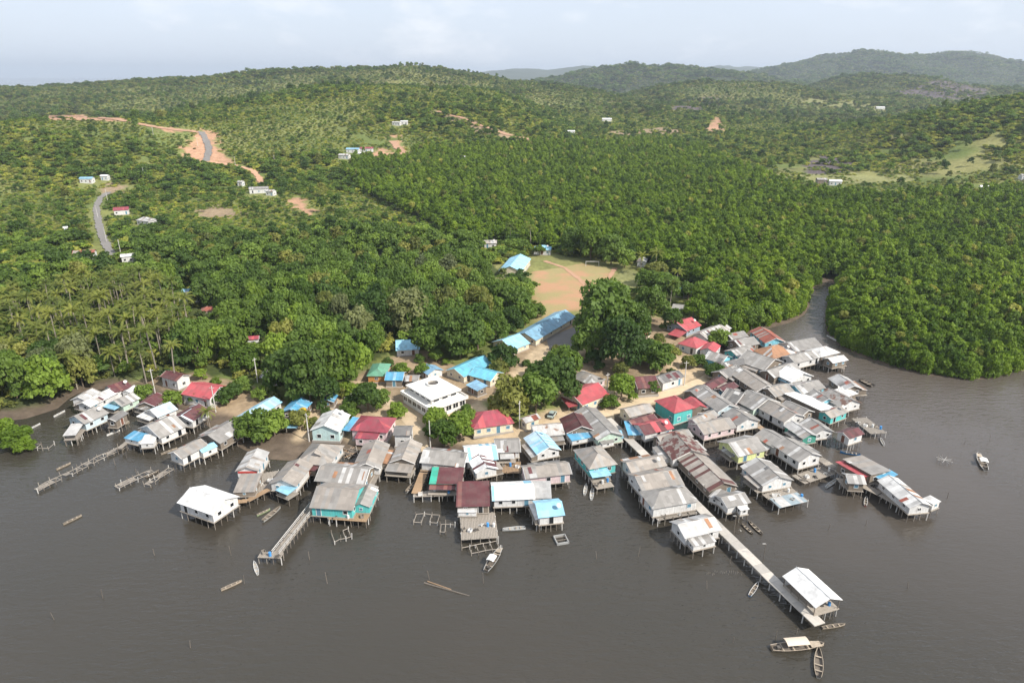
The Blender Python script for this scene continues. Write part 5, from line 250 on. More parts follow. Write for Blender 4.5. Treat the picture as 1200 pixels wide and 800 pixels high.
roofmat('blue_maroon', (.48, .57, .62), MAR, .5, .2, 'u'); roofmat('maroon_green', (.04, .34, .24), MAR, 1.6, .1, 'u'); roofmat('blue_white', SKY, WHT, .6, .2, 'stripe'); roofmat('white_blue', WHT, SKY, .22, .1, 'stripe'); roofmat('maroon_white', MAR, WHT, .35, .2, 'stripe')
roofmat('red_maroon', (.38, .07, .08), MAR, .3, .2, 'stripe'); roofmat('maroon_tan', (.13, .05, .042), TAN, .5, .6); roofmat('tan_maroon', TAN, (.10, .04, .035), .3, .5, 'stripe'); roofmat('tan_brown', GREY, (.16, .08, .055), .45, .5)
def wallmat(name, col, boards=True, dirt=.5):
    m, nt, N, L, out = newmat('wall_' + name); uv = coord(nt, 'UV'); rnd = orand(nt)
    mp = mapping(nt, uv, (5.5, .01, 1)); fl = N.new('ShaderNodeVectorMath'); fl.operation = 'FLOOR'; L.new(mp, fl.inputs[0])
    wn = N.new('ShaderNodeTexWhiteNoise'); wn.noise_dimensions = '3D'; L.new(fl.outputs[0], wn.inputs['Vector'])
    c = mixc(nt, wn.outputs['Value'] if boards else .5, dk(col, .86 if boards else .95), dk(col, 1.08 if boards else 1.0))
    g = noise(nt, mapping(nt, uv, (1.3, .6, 1)), 1.0, 5, .6)
    c = mixc(nt, ramp(nt, g, .45, .8), c, mixc(nt, dirt, c, (.19, .16, .13)))
    wv = N.new('ShaderNodeTexWave'); wv.inputs['Scale'].default_value = 1.75; L.new(uv, wv.inputs['Vector'])
    bsdf(nt, out, c, .8, 0, .2, wv.outputs['Fac'] if boards else None, .3, .02)
for k, c, b in (('white', (.63, .62, .60), 1), ('paleblue', (.50, .60, .64), 1), ('palegreen', (.48, .60, .50), 1), ('timber', (.20, .165, .13), 1), ('aqua', (.50, .66, .64), 0), ('pinkish', (.66, .52, .52), 1), ('orange', (.45, .22, .07), 0), ('turquoise', (.10, .48, .46), 1), ('cream', (.66, .58, .43), 0), ('bluegrey', (.30, .36, .42), 1), ('skywall', (.22, .55, .66), 1), ('lime', (.62, .66, .30), 1), ('green', (.06, .26, .20), 1)): wallmat(k, c, b)
def plain(name, col, rough=.7, nscale=2.0, var=.3, metal=0, bump=.2, spec=.3):
    m, nt, N, L, out = newmat(name); ob = coord(nt, 'Object'); n = noise(nt, ob, nscale, 5, .6); r = orand(nt)
    c = mixc(nt, n, dk(col, 1 - var), dk(col, 1 + var)); c = mixc(nt, 1.0, c, ramp(nt, r, 0, 1, (.82, .82, .82, 1), (1.15, 1.13, 1.1, 1)), 'MULTIPLY')
    bsdf(nt, out, c, rough, metal, spec, n, bump, .03)
plain('stilt_wood', (.17, .145, .12), .85, 3, .45); plain('deck_timber', (.30, .265, .225), .85, 3, .4); plain('deck_brown', (.34, .23, .14), .85, 3, .35); plain('concrete', (.42, .39, .35), .85, 1.2, .25)
plain('white_paint', (.72, .71, .69), .6, 1.5, .1); plain('glass_dark', (.02, .023, .027), .15, 1, .3, 0, 0, .5); plain('door_brown', (.16, .07, .045), .6, 2, .3); plain('shutter_blue', (.10, .22, .30), .6, 2, .3); plain('plinth', (.36, .33, .30), .85, 1, .2)
plain('hall_white', (.70, .68, .64), .7, .5, .14); plain('hall_green', (.36, .52, .42), .7, 1, .1); plain('pole_grey', (.52, .50, .47), .7, 1, .1); plain('bark', (.17, .13, .095), .9, 2, .35); plain('palm_bark', (.24, .21, .17), .9, 3, .3)
plain('boat_wood', (.36, .30, .23), .6, 2, .3); plain('boat_white', (.66, .66, .64), .5, 2, .15); plain('boat_dark', (.06, .05, .045), .6, 2, .3); plain('boat_blue', (.05, .20, .42), .5, 2, .2); plain('boat_green', (.22, .30, .16), .6, 2, .2); plain('boat_red', (.40, .08, .06), .5, 2, .2); plain('boat_grey', (.34, .34, .33), .6, 2, .2); plain('boat_in', (.13, .11, .09), .8, 2, .3); plain('canopy_tan', (.60, .50, .40), .7, 1, .12)
plain('tank_yellow', (.62, .38, .02), .5, 1, .1); plain('tarp_blue', (.06, .25, .55), .5, 1, .2); plain('rubber', (.02, .02, .02), .8, 1, .1); plain('junk_dark', (.10, .09, .08), .85, 3, .4); plain('paint_red', (.45, .06, .05), .6, 1, .15)

# ------------------------------------------------------------------ ground, water
PAL = {'sand': (.43, .33, .22), 'mud': (.115, .088, .066), 'redsoil': (.40, .235, .150), 'soil': (.27, .20, .13), 'field': (.20, .20, .085), 'burnt': (.105, .085, .088)}
def build_ground():
    na, nr = 460, 600
    az = np.linspace(R(-56), R(56), na); rr = np.concatenate([[20, 45], np.geomspace(62, 17000, nr - 2)])
    A, RR = np.meshgrid(az, rr); x = (np.sin(A) * RR).ravel(); y = (np.cos(A) * RR).ravel(); z = terr(x, y)
    me = bpy.data.meshes.new('ground'); n = na * nr
    i = np.arange(n).reshape(nr, na); q = np.stack([i[:-1, :-1], i[:-1, 1:], i[1:, 1:], i[1:, :-1]], -1).reshape(-1, 4)
    me.vertices.add(n); me.vertices.foreach_set('co', np.stack([x, y, z], -1).astype(np.float32).ravel())
    me.loops.add(len(q) * 4); me.loops.foreach_set('vertex_index', q[:, ::-1].astype(np.int32).ravel()); me.polygons.add(len(q)); me.polygons.foreach_set('loop_start', np.arange(0, len(q) * 4, 4, dtype=np.int32))
    me.update(); me.validate()
    # land cover: scrub floor, woodland litter, clearings, mud along the shore
    c = np.zeros((n, 4)); c[:, 3] = 1
    g = fbm(x, y, 70, 4, 21); g2 = fbm(x, y, 340, 3, 31)
    scrub = np.array((.175, .185, .062)); lush = np.array((.115, .145, .042)); dry = np.array((.24, .21, .10))
    k = sstep(.36, .60, g)[:, None]; k2 = sstep(.52, .68, g2)[:, None]
    col = lush * (1 - k) + scrub * k; col = col * (1 - .45 * k2 * k) + dry * (.45 * k2 * k)
    fd = sstep(1500, 3000, np.hypot(x, y))[:, None]; col = col * (1 - fd) + np.array((.048, .060, .028)) * fd
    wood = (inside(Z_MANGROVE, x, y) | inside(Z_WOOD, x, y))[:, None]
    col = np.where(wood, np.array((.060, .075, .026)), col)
    for kname, P in TINTS:
        m = inside(P, x, y)
        d, _ = seg_dist(P + [P[0]], x, y); e = (np.where(m, d, -d)) + (fbm(x, y, 9, 3, 5) - .5) * np.clip(np.hypot(x, y) * .03, 3, 24)
        w = sstep(-.8, 1.5, e)[:, None]; col = col * (1 - w) + np.array(PAL[kname]) * w
    sd = coast_sd(x, y); w = (1 - sstep(2.0, 6.5, sd + (fbm(x, y, 8, 3, 8) - .5) * 6))[:, None]; w = w * (np.hypot(x, y) < 600)[:, None]
    col = col * (1 - w) + np.array(PAL['mud']) * w
    c[:, :3] = col
    at_ = me.color_attributes.new('cover', 'FLOAT_COLOR', 'POINT'); at_.data.foreach_set('color', c.astype(np.float32).ravel())
    m, nt, N, L, out = newmat('ground'); a = N.new('ShaderNodeAttribute'); a.attribute_name = 'cover'; ob = coord(nt, 'Object')
    n1 = noise(nt, ob, .35, 6, .65); n2 = noise(nt, ob, .02, 6, .7)
    cc = mixc(nt, 1.0, a.outputs['Color'], ramp(nt, n1, .2, .8, (.55, .55, .55, 1), (1.4, 1.4, 1.4, 1)), 'MULTIPLY'); cc = mixc(nt, 1.0, cc, ramp(nt, n2, .25, .75, (.7, .72, .7, 1), (1.3, 1.28, 1.25, 1)), 'MULTIPLY')
    bsdf(nt, out, cc, .95, 0, .1, n1, .5, .3); me.materials.append(m)
    for p_ in me.polygons: pass
    o = link('ground', me); tag(o, 'low coastal land rising to green hills', 'ground', None, 'structure'); me.shade_smooth(); return o
build_ground()
def build_water():
    mb = MB(); m, nt, N, L, out = newmat('water'); ob = coord(nt, 'Object')
    rip = noise(nt, mapping(nt, ob, (.32, .85, 1)), 1.0, 3, .55); fine = noise(nt, mapping(nt, ob, (1.1, 2.6, 1)), 1.0, 2, .5); big = noise(nt, ob, .02, 3, .5)
    ad = N.new('ShaderNodeMath'); ad.operation = 'MULTIPLY_ADD'; ad.inputs[1].default_value = .35; L.new(fine, ad.inputs[0]); L.new(rip, ad.inputs[2])
    patch = noise(nt, ob, .012, 3, .6); amp = N.new('ShaderNodeMapRange'); amp.inputs[1].default_value = .38; amp.inputs[2].default_value = .62; amp.inputs[3].default_value = .2; amp.inputs[4].default_value = 1.0; L.new(patch, amp.inputs[0])
    hm = N.new('ShaderNodeMath'); hm.operation = 'MULTIPLY'; L.new(ad.outputs[0], hm.inputs[0]); L.new(amp.outputs[0], hm.inputs[1])
    c = mixc(nt, big, (.036, .034, .026), (.052, .043, .033))
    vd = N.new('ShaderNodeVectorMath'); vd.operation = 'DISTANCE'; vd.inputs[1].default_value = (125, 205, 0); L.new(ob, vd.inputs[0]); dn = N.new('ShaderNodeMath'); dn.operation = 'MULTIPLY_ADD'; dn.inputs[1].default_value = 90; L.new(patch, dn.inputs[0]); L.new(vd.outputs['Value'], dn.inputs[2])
    sky_sheen = N.new('ShaderNodeMapRange'); sky_sheen.interpolation_type = 'SMOOTHSTEP'; sky_sheen.inputs[1].default_value = 60; sky_sheen.inputs[2].default_value = 190; sky_sheen.inputs[3].default_value = 1; sky_sheen.inputs[4].default_value = 0; L.new(dn.outputs[0], sky_sheen.inputs[0])
    c = mixc(nt, sky_sheen.outputs[0], c, (.088, .074, .062))  # paler water off the creek mouth: sky reflection painted into the base colour
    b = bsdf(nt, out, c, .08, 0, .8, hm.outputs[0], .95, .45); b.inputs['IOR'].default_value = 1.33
    rings = [0, 40, 120, 400, 1500, 6000, 22000]; n = 48
    P = [[(math.sin(2 * math.pi * k / n) * r, math.cos(2 * math.pi * k / n) * r, 0) for k in range(n)] for r in rings]
    for a in range(len(rings) - 1):
        for k in range(n):
            j = (k + 1) % n
            if a == 0: mb.face([(0, 0, 0), P[1][j], P[1][k]], m)
            else: mb.face([P[a][k], P[a][j], P[a + 1][j], P[a + 1][k]], m)
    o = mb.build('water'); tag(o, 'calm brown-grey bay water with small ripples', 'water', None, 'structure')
build_water()
def strip(name, mat, pts, width, lift=.05, label=None):
    mb = MB(); P = [Vector(q) for q in pts]; Q = []
    for i in range(len(P) - 1):
        n = max(2, int((P[i + 1] - P[i]).length / 2.5))
        for k in range(n): Q.append(P[i].lerp(P[i + 1], k / n))
    Q.append(P[-1])
    E_ = []; s = 0
    for i, q in enumerate(Q):
        d = (Q[min(i + 1, len(Q) - 1)] - Q[max(i - 1, 0)]).normalized(); nrm = Vector((-d.y, d.x)); w = width * (.5 + .09 * math.sin(i * 1.7) + .06 * math.sin(i * .6 + 1))
        row = [q + nrm * (w * k) for k in (-1, -.33, .33, 1)]
        zz = terr(np.array([r.x for r in row]), np.array([r.y for r in row])); E_.append([(r.x, r.y, float(z) + lift) for r, z in zip(row, zz)])
    for i in range(len(E_) - 1):
        for k in range(3): mb.face([E_[i][k + 1], E_[i][k], E_[i + 1][k], E_[i + 1][k + 1]], mat)
    o = mb.build(name); tag(o, label or name.replace('_', ' '), name.split('_')[-1], None, 'structure'); return o
plain('sand', (.47, .37, .25), .95, .6, .25); plain('asphalt', (.17, .16, .15), .9, .3, .25); plain('redsoil', (.42, .25, .16), .95, .2, .3)
for i, (nm, mt, pts, w) in enumerate(PATHS): strip(nm, M[mt], pts, w, .06 + .012 * i if mt == 'sand' else .45 + .02 * i)
def sheet(name, poly, mat, z, step=3.0, label=None):
    xs = [q[0] for q in poly]; ys = [q[1] for q in poly]; mb = MB()
    me = bpy.data.meshes.new(name); me.from_pydata([(q[0], q[1], float(terr(q[0], q[1])) * 0 + z) for q in poly], [], [tuple(range(len(poly)))]); me.materials.append(mat)
    o = link(name, me); tag(o, label or name.replace('_', ' '), name.split('_')[-1], None, 'structure'); return o
def pitch(name, P, z, label):
    xs = [q[0] for q in P]; ys = [q[1] for q in P]; st = 1.2; gx = np.arange(min(xs) - 6, max(xs) + 6, st); gy = np.arange(min(ys) - 6, max(ys) + 6, st); X, Y = np.meshgrid(gx, gy)
    d, _ = seg_dist(P + [P[0]], X, Y); sd = np.where(inside(P, X, Y), d, -d); w = sstep(-2.5, 4.0, sd + (fbm(X, Y, 11, 3, 4) - .5) * 9)
    n = X.size; i = np.arange(n).reshape(X.shape); q = np.stack([i[:-1, :-1], i[:-1, 1:], i[1:, 1:], i[1:, :-1]], -1).reshape(-1, 4); q = q[(sd.ravel()[q] > -3.5).all(1)]
    me = bpy.data.meshes.new(name); me.from_pydata(np.stack([X.ravel(), Y.ravel(), np.full(n, z)], -1).tolist(), [], q.tolist())
    at_ = me.color_attributes.new('bare', 'FLOAT_COLOR', 'POINT'); at_.data.foreach_set('color', np.repeat(np.stack([w.ravel()], -1), 4, 1).astype(np.float32).ravel())
    m, nt, N, L, out = newmat('pitch'); a = N.new('ShaderNodeAttribute'); a.attribute_name = 'bare'; ob = coord(nt, 'Object'); n1 = noise(nt, ob, .06, 5, .62); n2 = noise(nt, ob, .7, 5, .65)
    dirt = mixc(nt, ramp(nt, n1, .42, .56), (.40, .225, .135), (.29, .245, .115)); dirt = mixc(nt, ramp(nt, n2, .4, .75), dirt, mixc(nt, .5, dirt, (.36, .27, .14)))
    c = mixc(nt, a.outputs['Fac'], mixc(nt, n2, (.13, .155, .045), (.21, .20, .08)), dirt); bsdf(nt, out, c, .95, 0, .1); me.materials.append(m)
    o = link(name, me); tag(o, label, 'pitch', None, 'structure')
def orient(P): 
    a = sum(P[i - 1][0] * P[i][1] - P[i][0] * P[i - 1][1] for i in range(len(P))); return P if a > 0 else P[::-1]
pitch('football_pitch', PITCH_POLY, 1.72, 'bare red earth football pitch worn through thin grass')
sheet('paved_yard', orient(YARD_POLY), M['asphalt'], 1.73, label='grey paved school yard')

for i, t_ in enumerate(TRACKS): strip('worn_track', M['redsoil'], t_, 2.2, .12 + .01 * i, 'bare red footpath worn across the football pitch' if i == 0 else 'short red track along the pitch end line')

# ------------------------------------------------------------------ buildings
def cyl_mesh(name, r, h, mat, n=6, r2=None):
    b = MB(); b.bar((0, 0, 0), (0, 0, h), r, mat, n, r2); return b.mesh(name)
STILT = [cyl_mesh('stilt', .085, 3.4, M['stilt_wood']), cyl_mesh('stilt', .07, 3.4, M['deck_timber']), cyl_mesh('stilt', .10, 3.4, M['pole_grey'])]
def window_mesh(kind):
    b = MB(); w, h = 1.0, .95; fm = M['white_paint']; pm = M['glass_dark'] if kind < 2 else M['shutter_blue']
    b.box((0, 0, 0), (w, .05, h), pm)
    for s in (-1, 1): b.box((s * (w / 2 + .04), -.02, 0), (.09, .1, h + .17), fm); b.box((0, -.02, s * (h / 2 + .04)), (w, .1, .09), fm)
    if kind == 1: b.box((0, -.03, 0), (.06, .06, h), fm)
    return b.mesh('window')
WIN = [window_mesh(k) for k in range(3)]
def door_mesh(mat):
    b = MB(); b.box((0, 0, 0), (.95, .06, 1.95), mat)
    for s in (-1, 1): b.box((s * .53, -.01, .03), (.1, .1, 2.0), M['white_paint'])
    return b.mesh('door')
DOOR = [door_mesh(M['door_brown']), door_mesh(M['glass_dark']), door_mesh(M['shutter_blue'])]
UNIT = {}
def slope_part(name, quad, mat, parent, th=.07, u0=0):
    """a sheet-metal slope: quad = eave a, eave b, top b, top a (local)"""
    q = [Vector(p_) for p_ in quad]; n = (q[1] - q[0]).cross(q[-1] - q[0]).normalized()
    if n.z < 0: n = -n
    b = MB(); ux = (q[1] - q[0]).normalized()
    uv = [((p_ - q[0]).dot(ux) + u0, ((p_ - q[0]) - ux * (p_ - q[0]).dot(ux)).length) for p_ in q]
    b.face(q, mat, uv); lo = [p_ - n * th for p_ in q]; b.face(lo[::-1], mat, uv[::-1])
    k = len(q)
    for i in range(k): j = (i + 1) % k; b.face([q[i], lo[i], lo[j], q[j]], mat)
    o = b.build(name, parent); lr = random.Random(int(abs(q[0].x * 37 + q[1].y * 91 + q[2].z * 53)) + len(mat.name)); w_ = (q[1] - q[0]).length; up = (q[-1] - q[0]); up = up - ux * up.dot(ux); h_ = up.length
    if name == 'roof_slope' and 'zinc' in mat.name and w_ > 4 and h_ > 2 and len(q) == 4:
        up.normalize()
        for k_ in range(lr.choice((0, 1, 1, 2, 3))):
            pw, ph = lr.choice((.85, .85, 1.7)), min(h_ * .92, lr.choice((1.2, 1.8, 2.4))); x0 = lr.uniform(.2, max(.25, w_ - pw - .2)); y0 = lr.choice((.04, max(.05, h_ - ph - .06), lr.uniform(.04, max(.05, h_ - ph)))); c_ = q[0] + n * (.025 + .012 * k_); pm = M['roof_' + lr.choice(('rust_red', 'zinc_dark', 'zinc_pale', 'maroon', 'zinc_white', 'rust', 'zinc_tan', 'zinc_tan'))]; a_ = lr.uniform(-.05, .05)
            e1 = ux + up * a_; e2 = up - ux * a_; p4 = [c_ + e1 * x0 + e2 * y0, c_ + e1 * (x0 + pw) + e2 * y0, c_ + e1 * (x0 + pw) + e2 * (y0 + ph), c_ + e1 * x0 + e2 * (y0 + ph)]; pb = MB(); pb.face(p4, pm, [(0, 0), (pw, 0), (pw, ph), (0, ph)]); l4 = [p_ - n * .02 for p_ in p4]
            for i in range(4): j = (i + 1) % 4; pb.face([p4[i], l4[i], l4[j], p4[j]], pm)
            pb.build('roof_sheet', parent)
    return o
def sorted_face(parent_rot, nx, ny):
    c, s = math.cos(parent_rot), math.sin(parent_rot); return (c * nx - s * ny, s * nx + c * ny)
def roof(parent, c, rz, L, W, ze, rise, ty, mat, lr, cap=True):
    """roof in parent's frame, centred c: a part whose slopes, ridge and boards are sub-parts"""
    root_ = parent; parent = bpy.data.objects.new('roof' if cap else 'annexe_roof', None); COL.objects.link(parent); parent.parent = root_; parent.empty_display_size = .2
    h = Matrix.Translation((c[0], c[1], 0)) @ Matrix.Rotation(rz, 4, 'Z')
    def P(x, y, z): return h @ Vector((x, y, z))
    l, w = L / 2, W / 2; zt = ze + rise
    sag = lr.uniform(-.05, .05)
    if ty == 'gable':
        slope_part('roof_slope', [P(-l, -w, ze), P(l, -w, ze), P(l, 0, zt), P(-l, 0, zt + sag)], mat, parent)
        slope_part('roof_slope', [P(l, w, ze), P(-l, w, ze), P(-l, 0, zt + sag), P(l, 0, zt)], mat, parent)
        if cap: b = MB(); b.bar(P(-l - .02, 0, zt + .02 + sag), P(l + .02, 0, zt + .02), .09, mat, 4); b.build('ridge_cap', parent)
        if cap and lr.random() < .6:
            for s in (-1, 1):
                b = MB(); zz = zt + (sag if s < 0 else 0)
                for t in (-1, 1):
                    a_, b_ = P(s * (l + .03), t * (w - .02), ze - .06), P(s * (l + .03), t * .02, zz - .06); b.bar(a_, b_, .065, M['white_paint'], 4)
                b.build('bargeboard', parent)
    elif ty == 'hip':
        k = min(w, l) * .92; r_ = max(l - k, .05)
        if l >= w:
            A, B = P(-r_, 0, zt), P(r_, 0, zt)
            slope_part('roof_slope', [P(-l, -w, ze), P(l, -w, ze), B, A], mat, parent); slope_part('roof_slope', [P(l, w, ze), P(-l, w, ze), A, B], mat, parent)
            slope_part('roof_hip', [P(l, -w, ze), P(l, w, ze), B], mat, parent); slope_part('roof_hip', [P(-l, w, ze), P(-l, -w, ze), A], mat, parent)
        else:
            r_ = max(w - k, .05); A, B = P(0, -r_, zt), P(0, r_, zt)
            slope_part('roof_slope', [P(l, -w, ze), P(l, w, ze), B, A], mat, parent); slope_part('roof_slope', [P(-l, w, ze), P(-l, -w, ze), A, B], mat, parent)
            slope_part('roof_hip', [P(-l, -w, ze), P(l, -w, ze), A], mat, parent); slope_part('roof_hip', [P(l, w, ze), P(-l, w, ze), B], mat, parent)
        b = MB(); b.bar(A + Vector((0, 0, .02)), B + Vector((0, 0, .02)), .1, mat, 4); b.build('ridge_cap', parent)
    elif ty == 'lean': slope_part('lean_to_roof' if not cap else 'roof_slope', [P(-l, -w, ze), P(l, -w, ze), P(l, w, ze + rise), P(-l, w, ze + rise)], mat, parent)
    elif ty == 'flat': slope_part('roof_slope', [P(-l, -w, ze), P(l, -w, ze), P(l, w, ze + .08), P(-l, w, ze + .08)], mat, parent, .12)
def walls(parent, c, rz, L, W, zf, ze, rise, ty, mat, inset=.42):
    h = Matrix.Translation((c[0], c[1], 0)) @ Matrix.Rotation(rz, 4, 'Z'); b = MB()
    def P(x, y, z): return h @ Vector((x, y, z))
    l, w = L / 2 - inset, W / 2 - min(inset, W * .12); k = rise * (inset / (W / 2)) if ty == 'gable' else 0; e = ze + k - .09
    def fc(pts, flip=False):
        q = [P(*a) for a in pts]; u0 = q[0]; ux = Vector((q[1].x - q[0].x, q[1].y - q[0].y, 0)).normalized()
        b.face(q, mat, [((a - u0).dot(ux), a.z) for a in q])
    zt = ze + rise - .1 if ty == 'gable' else e; el = ze + rise - .1 if ty == 'lean' else e
    fc([(-l, -w, zf), (l, -w, zf), (l, -w, e), (-l, -w, e)]); fc([(l, w, zf), (-l, w, zf), (-l, w, el), (l, w, el)])
    for s in (-1, 1):
        pts = [(s * l, -s * w, zf), (s * l, s * w, zf), (s * l, s * w, e if (ty != 'lean' or s < 0) else el)] + ([(s * l, 0, zt)] if ty == 'gable' else []) + [(s * l, -s * w, e if (ty != 'lean' or s > 0) else el)]
        fc(pts)
    fc([(-l, -w, zf), (-l, w, zf), (l, w, zf), (l, -w, zf)])
    return b.build('wall', parent), l, w
def openings(parent, rot, c, rz, l, w, zf, ze, lr, door=True, nmax=4):
    """windows and a door on the sides one can see from the bay; returns nothing"""
    h = Matrix.Translation((c[0], c[1], 0)) @ Matrix.Rotation(rz, 4, 'Z'); kind = lr.choice((0, 0, 1, 2)); did = False
    for nx, ny, half, off in ((0, -1, l, w), (0, 1, l, w), (1, 0, w, l), (-1, 0, w, l)):
        d = sorted_face(rot + rz, nx, ny)
        if d[1] > .35: continue
        n = min(nmax, max(1, int(half * 2 / 2.6))); zc = zf + min(1.3, (ze - zf) * .58)
        slots = [(-half + half * 2 * (i + .5) / n) for i in range(n)]
        di = lr.randrange(n) if door and not did and lr.random() < .75 else -1
        for i, t in enumerate(slots):
            if n > 2 and lr.random() < .15: continue
            x, y = (t, ny * (off + .015)) if nx == 0 else (nx * (off + .015), t); q = h @ Vector((x, y, 0)); ang = rz + math.atan2(nx, -ny)
            hgt = ze - zf
            if i == di: did = True; o = link('door', lr.choice(DOOR), parent, (q.x, q.y, zf + min(1.98, hgt * .93) / 2 + .02), ang); o.scale = (1, 1, min(1, hgt * .93 / 2.0))
            else: o = link('window', WIN[kind], parent, (q.x, q.y, zc), ang); s = min(1, hgt / 2.4, half * .8); o.scale = (max(s, .55), 1, max(min(s, hgt * .5), .5))
def stilts(parent, c, rz, L, W, ztop, zbot, lr, step=2.2, brace=True):
    h = Matrix.Translation((c[0], c[1], 0)) @ Matrix.Rotation(rz, 4, 'Z'); nx = max(2, int(round(L / step)) + 1); ny = max(2, int(round(W / step)) + 1); l, w = L / 2 - .25, W / 2 - .25
    for i in range(nx):
        for j in range(ny):
            if 0 < i < nx - 1 and 0 < j < ny - 1: continue
            q = h @ Vector((-l + 2 * l * i / (nx - 1) + lr.uniform(-.12, .12), -w + 2 * w * j / (ny - 1) + lr.uniform(-.12, .12), 0))
            o = link('stilt', lr.choice(STILT), parent, (q.x, q.y, zbot)); o.scale = (1, 1, (ztop - zbot) / 3.4)
            o.rotation_euler = (lr.uniform(-.03, .03), lr.uniform(-.03, .03), 0)
RISE = {'gable': .21, 'hip': .24, 'lean': .12, 'flat': 0}
def house(rec, idx):
    name, label, c, rot, L, W, ze, ty, rm, wm, base, g, extras = rec
    lr = random.Random(idx * 13 + 5); stil = base == 'S'; ze += lr.uniform(-.22, .28)
    zb = 0.0 if stil else g; root = empty(name, (c[0], c[1], zb), rot); e = ze - zb
    cat = {'school_building': 'building', 'shed': 'shed', 'shack': 'shack', 'pier_shelter': 'shelter'}.get(name, 'house')
    tag(root, label, cat, {'stilt_house': 'stilt houses over the water', 'house': 'houses on the shore', 'school_building': 'blue-roofed school blocks'}.get(name, 'village sheds'))
    zf = 1.92 if stil else .28; rise = max(.55, W * RISE[ty]); mat = M['roof_' + rm]
    roof(root, (0, 0), 0, L, W, e, rise, ty, mat, lr)
    if wm != 'open':
        _, l, w = walls(root, (0, 0), 0, L, W, zf, e, rise, ty, M['wall_' + wm]); openings(root, rot, (0, 0), 0, l, w, zf, e, lr)
    else:
        for i in range(5):
            for s in (-1, 1):
                o = link('post', STILT[0], root, (-L / 2 + .4 + (L - .8) * i / 4, s * (W / 2 - .35), 1.6)); o.scale = (1, 1, (e - 1.6) / 3.4)
        b = MB(); b.box((0, W / 2 - .38, 2.0), (L - .8, .05, .7), M['deck_timber']); b.build('railing', root)
        b = MB(); b.box((L / 2 - .4, 0, 2.6), (.06, W - .8, 1.9), M['wall_white']); b.build('wall', root)
    b = MB()
    if stil:
        b.box((0, 0, zf - .08), (L - .35, W - .35, .15), M['deck_timber']); b.build('floor', root); stilts(root, (0, 0), 0, L - .3, W - .3, zf - .1, min(-1.2, g - .3) - zb, lr, 1.5 if L * W < 60 else 1.9)
    else: b.box((0, 0, 0), (L - .4, W - .35 * 2 + .3, .6), M['plinth']); b.build('plinth', root)
    if 'reddish band' in label: b = MB(); b.box((-L / 2 + .36, 0, e - .45), (.06, W * .8, .5), M['paint_red']); b.build('sign_band', root)
    ih = Matrix.Rotation(-rot, 2)
    for (ec, ea, eL, eW, eze, ety, erm, ewm) in extras:
        d = ih @ Vector((ec[0] - c[0], ec[1] - c[1])); rr = ea - rot; ez = eze - zb + lr.uniform(-.15, .1); er = max(.3, eW * RISE[ety])
        roof(root, d, rr, eL, eW, ez, er, ety, M['roof_' + erm], lr, False)
        if ewm: _, l, w = walls(root, d, rr, eL, eW, zf + .01, ez, er, ety, M['wall_' + ewm], .2); openings(root, rot, d, rr, l, w, zf, ez, lr, False, 2)
        else:
            h = Matrix.Translation((d.x, d.y, 0)) @ Matrix.Rotation(rr, 4, 'Z')
            for t in (-1, 1): q = h @ Vector((t * (eL / 2 - .2), -eW / 2 + .2, 0)); o = link('post', STILT[1], root, (q.x, q.y, zf - .1)); o.scale = (1, 1, (ez - zf + .1) / 3.4)
        if stil:
            b = MB(); b.box((d.x, d.y, zf - .11), (eL, eW, .14), M['deck_timber'], rr); b.build('floor', root); stilts(root, d, rr, eL, eW, zf - .12, min(-1.2, g - .3), lr, 2.6)
    # lean-tos and side platforms that crowd the lanes between the stilt houses
    if stil and not extras and wm != 'open' and name == 'stilt_house' and not any(k in label for k in ('lone white', 'deep maroon', 'pink-walled', 'seaward', 'square dark')):
        for s_ in lr.sample((-1, 1), lr.choice((1, 1, 2))):
            eL = L * lr.uniform(.45, .85); eW = lr.uniform(1.5, 2.3); d = Vector((lr.uniform(-.5, .5) * (L - eL), s_ * (W / 2 + eW / 2 - .5))); rr = 0 if s_ < 0 else math.pi; ez = e - lr.uniform(.55, .8)
            roof(root, d, rr, eL, eW, ez, .32, 'lean', M['roof_' + lr.choice(('zinc_tan', 'zinc_grey', 'zinc_dark', 'zinc_tan', 'rust', 'zinc_pale', 'maroon'))], lr, False)
            if lr.random() < .6: _, l, w = walls(root, d, rr, eL, eW, zf + .01, ez, .32, 'lean', M['wall_' + lr.choice(('timber', 'timber', wm))], .2)
            b = MB(); b.box((d.x, d.y, zf - .12), (eL + .6, eW, .14), M['deck_timber']); b.build('side_platform', root); stilts(root, d, 0, eL, eW, zf - .12, -1.2, lr, 2.4)
    return root
for i, rec in enumerate(HOUSES): house(rec, i)
# hamlets on the slopes
for i, (pt, L, W, rm, wm, lab) in enumerate(FAR):
    lr = random.Random(300 + i); a = lr.uniform(-.3, .3); root = empty('house', (pt[0], pt[1], pt[2] - .3), a); tag(root, lab, 'house', 'scattered houses on the slopes')
    roof(root, (0, 0), 0, L, W, 3.6, W * .2, 'gable', M['roof_' + rm], lr, False); _, l, w = walls(root, (0, 0), 0, L, W, -.8, 3.6, W * .2, 'gable', M['wall_' + wm]); openings(root, a, (0, 0), 0, l, w, .5, 3.4, lr, True, 3)
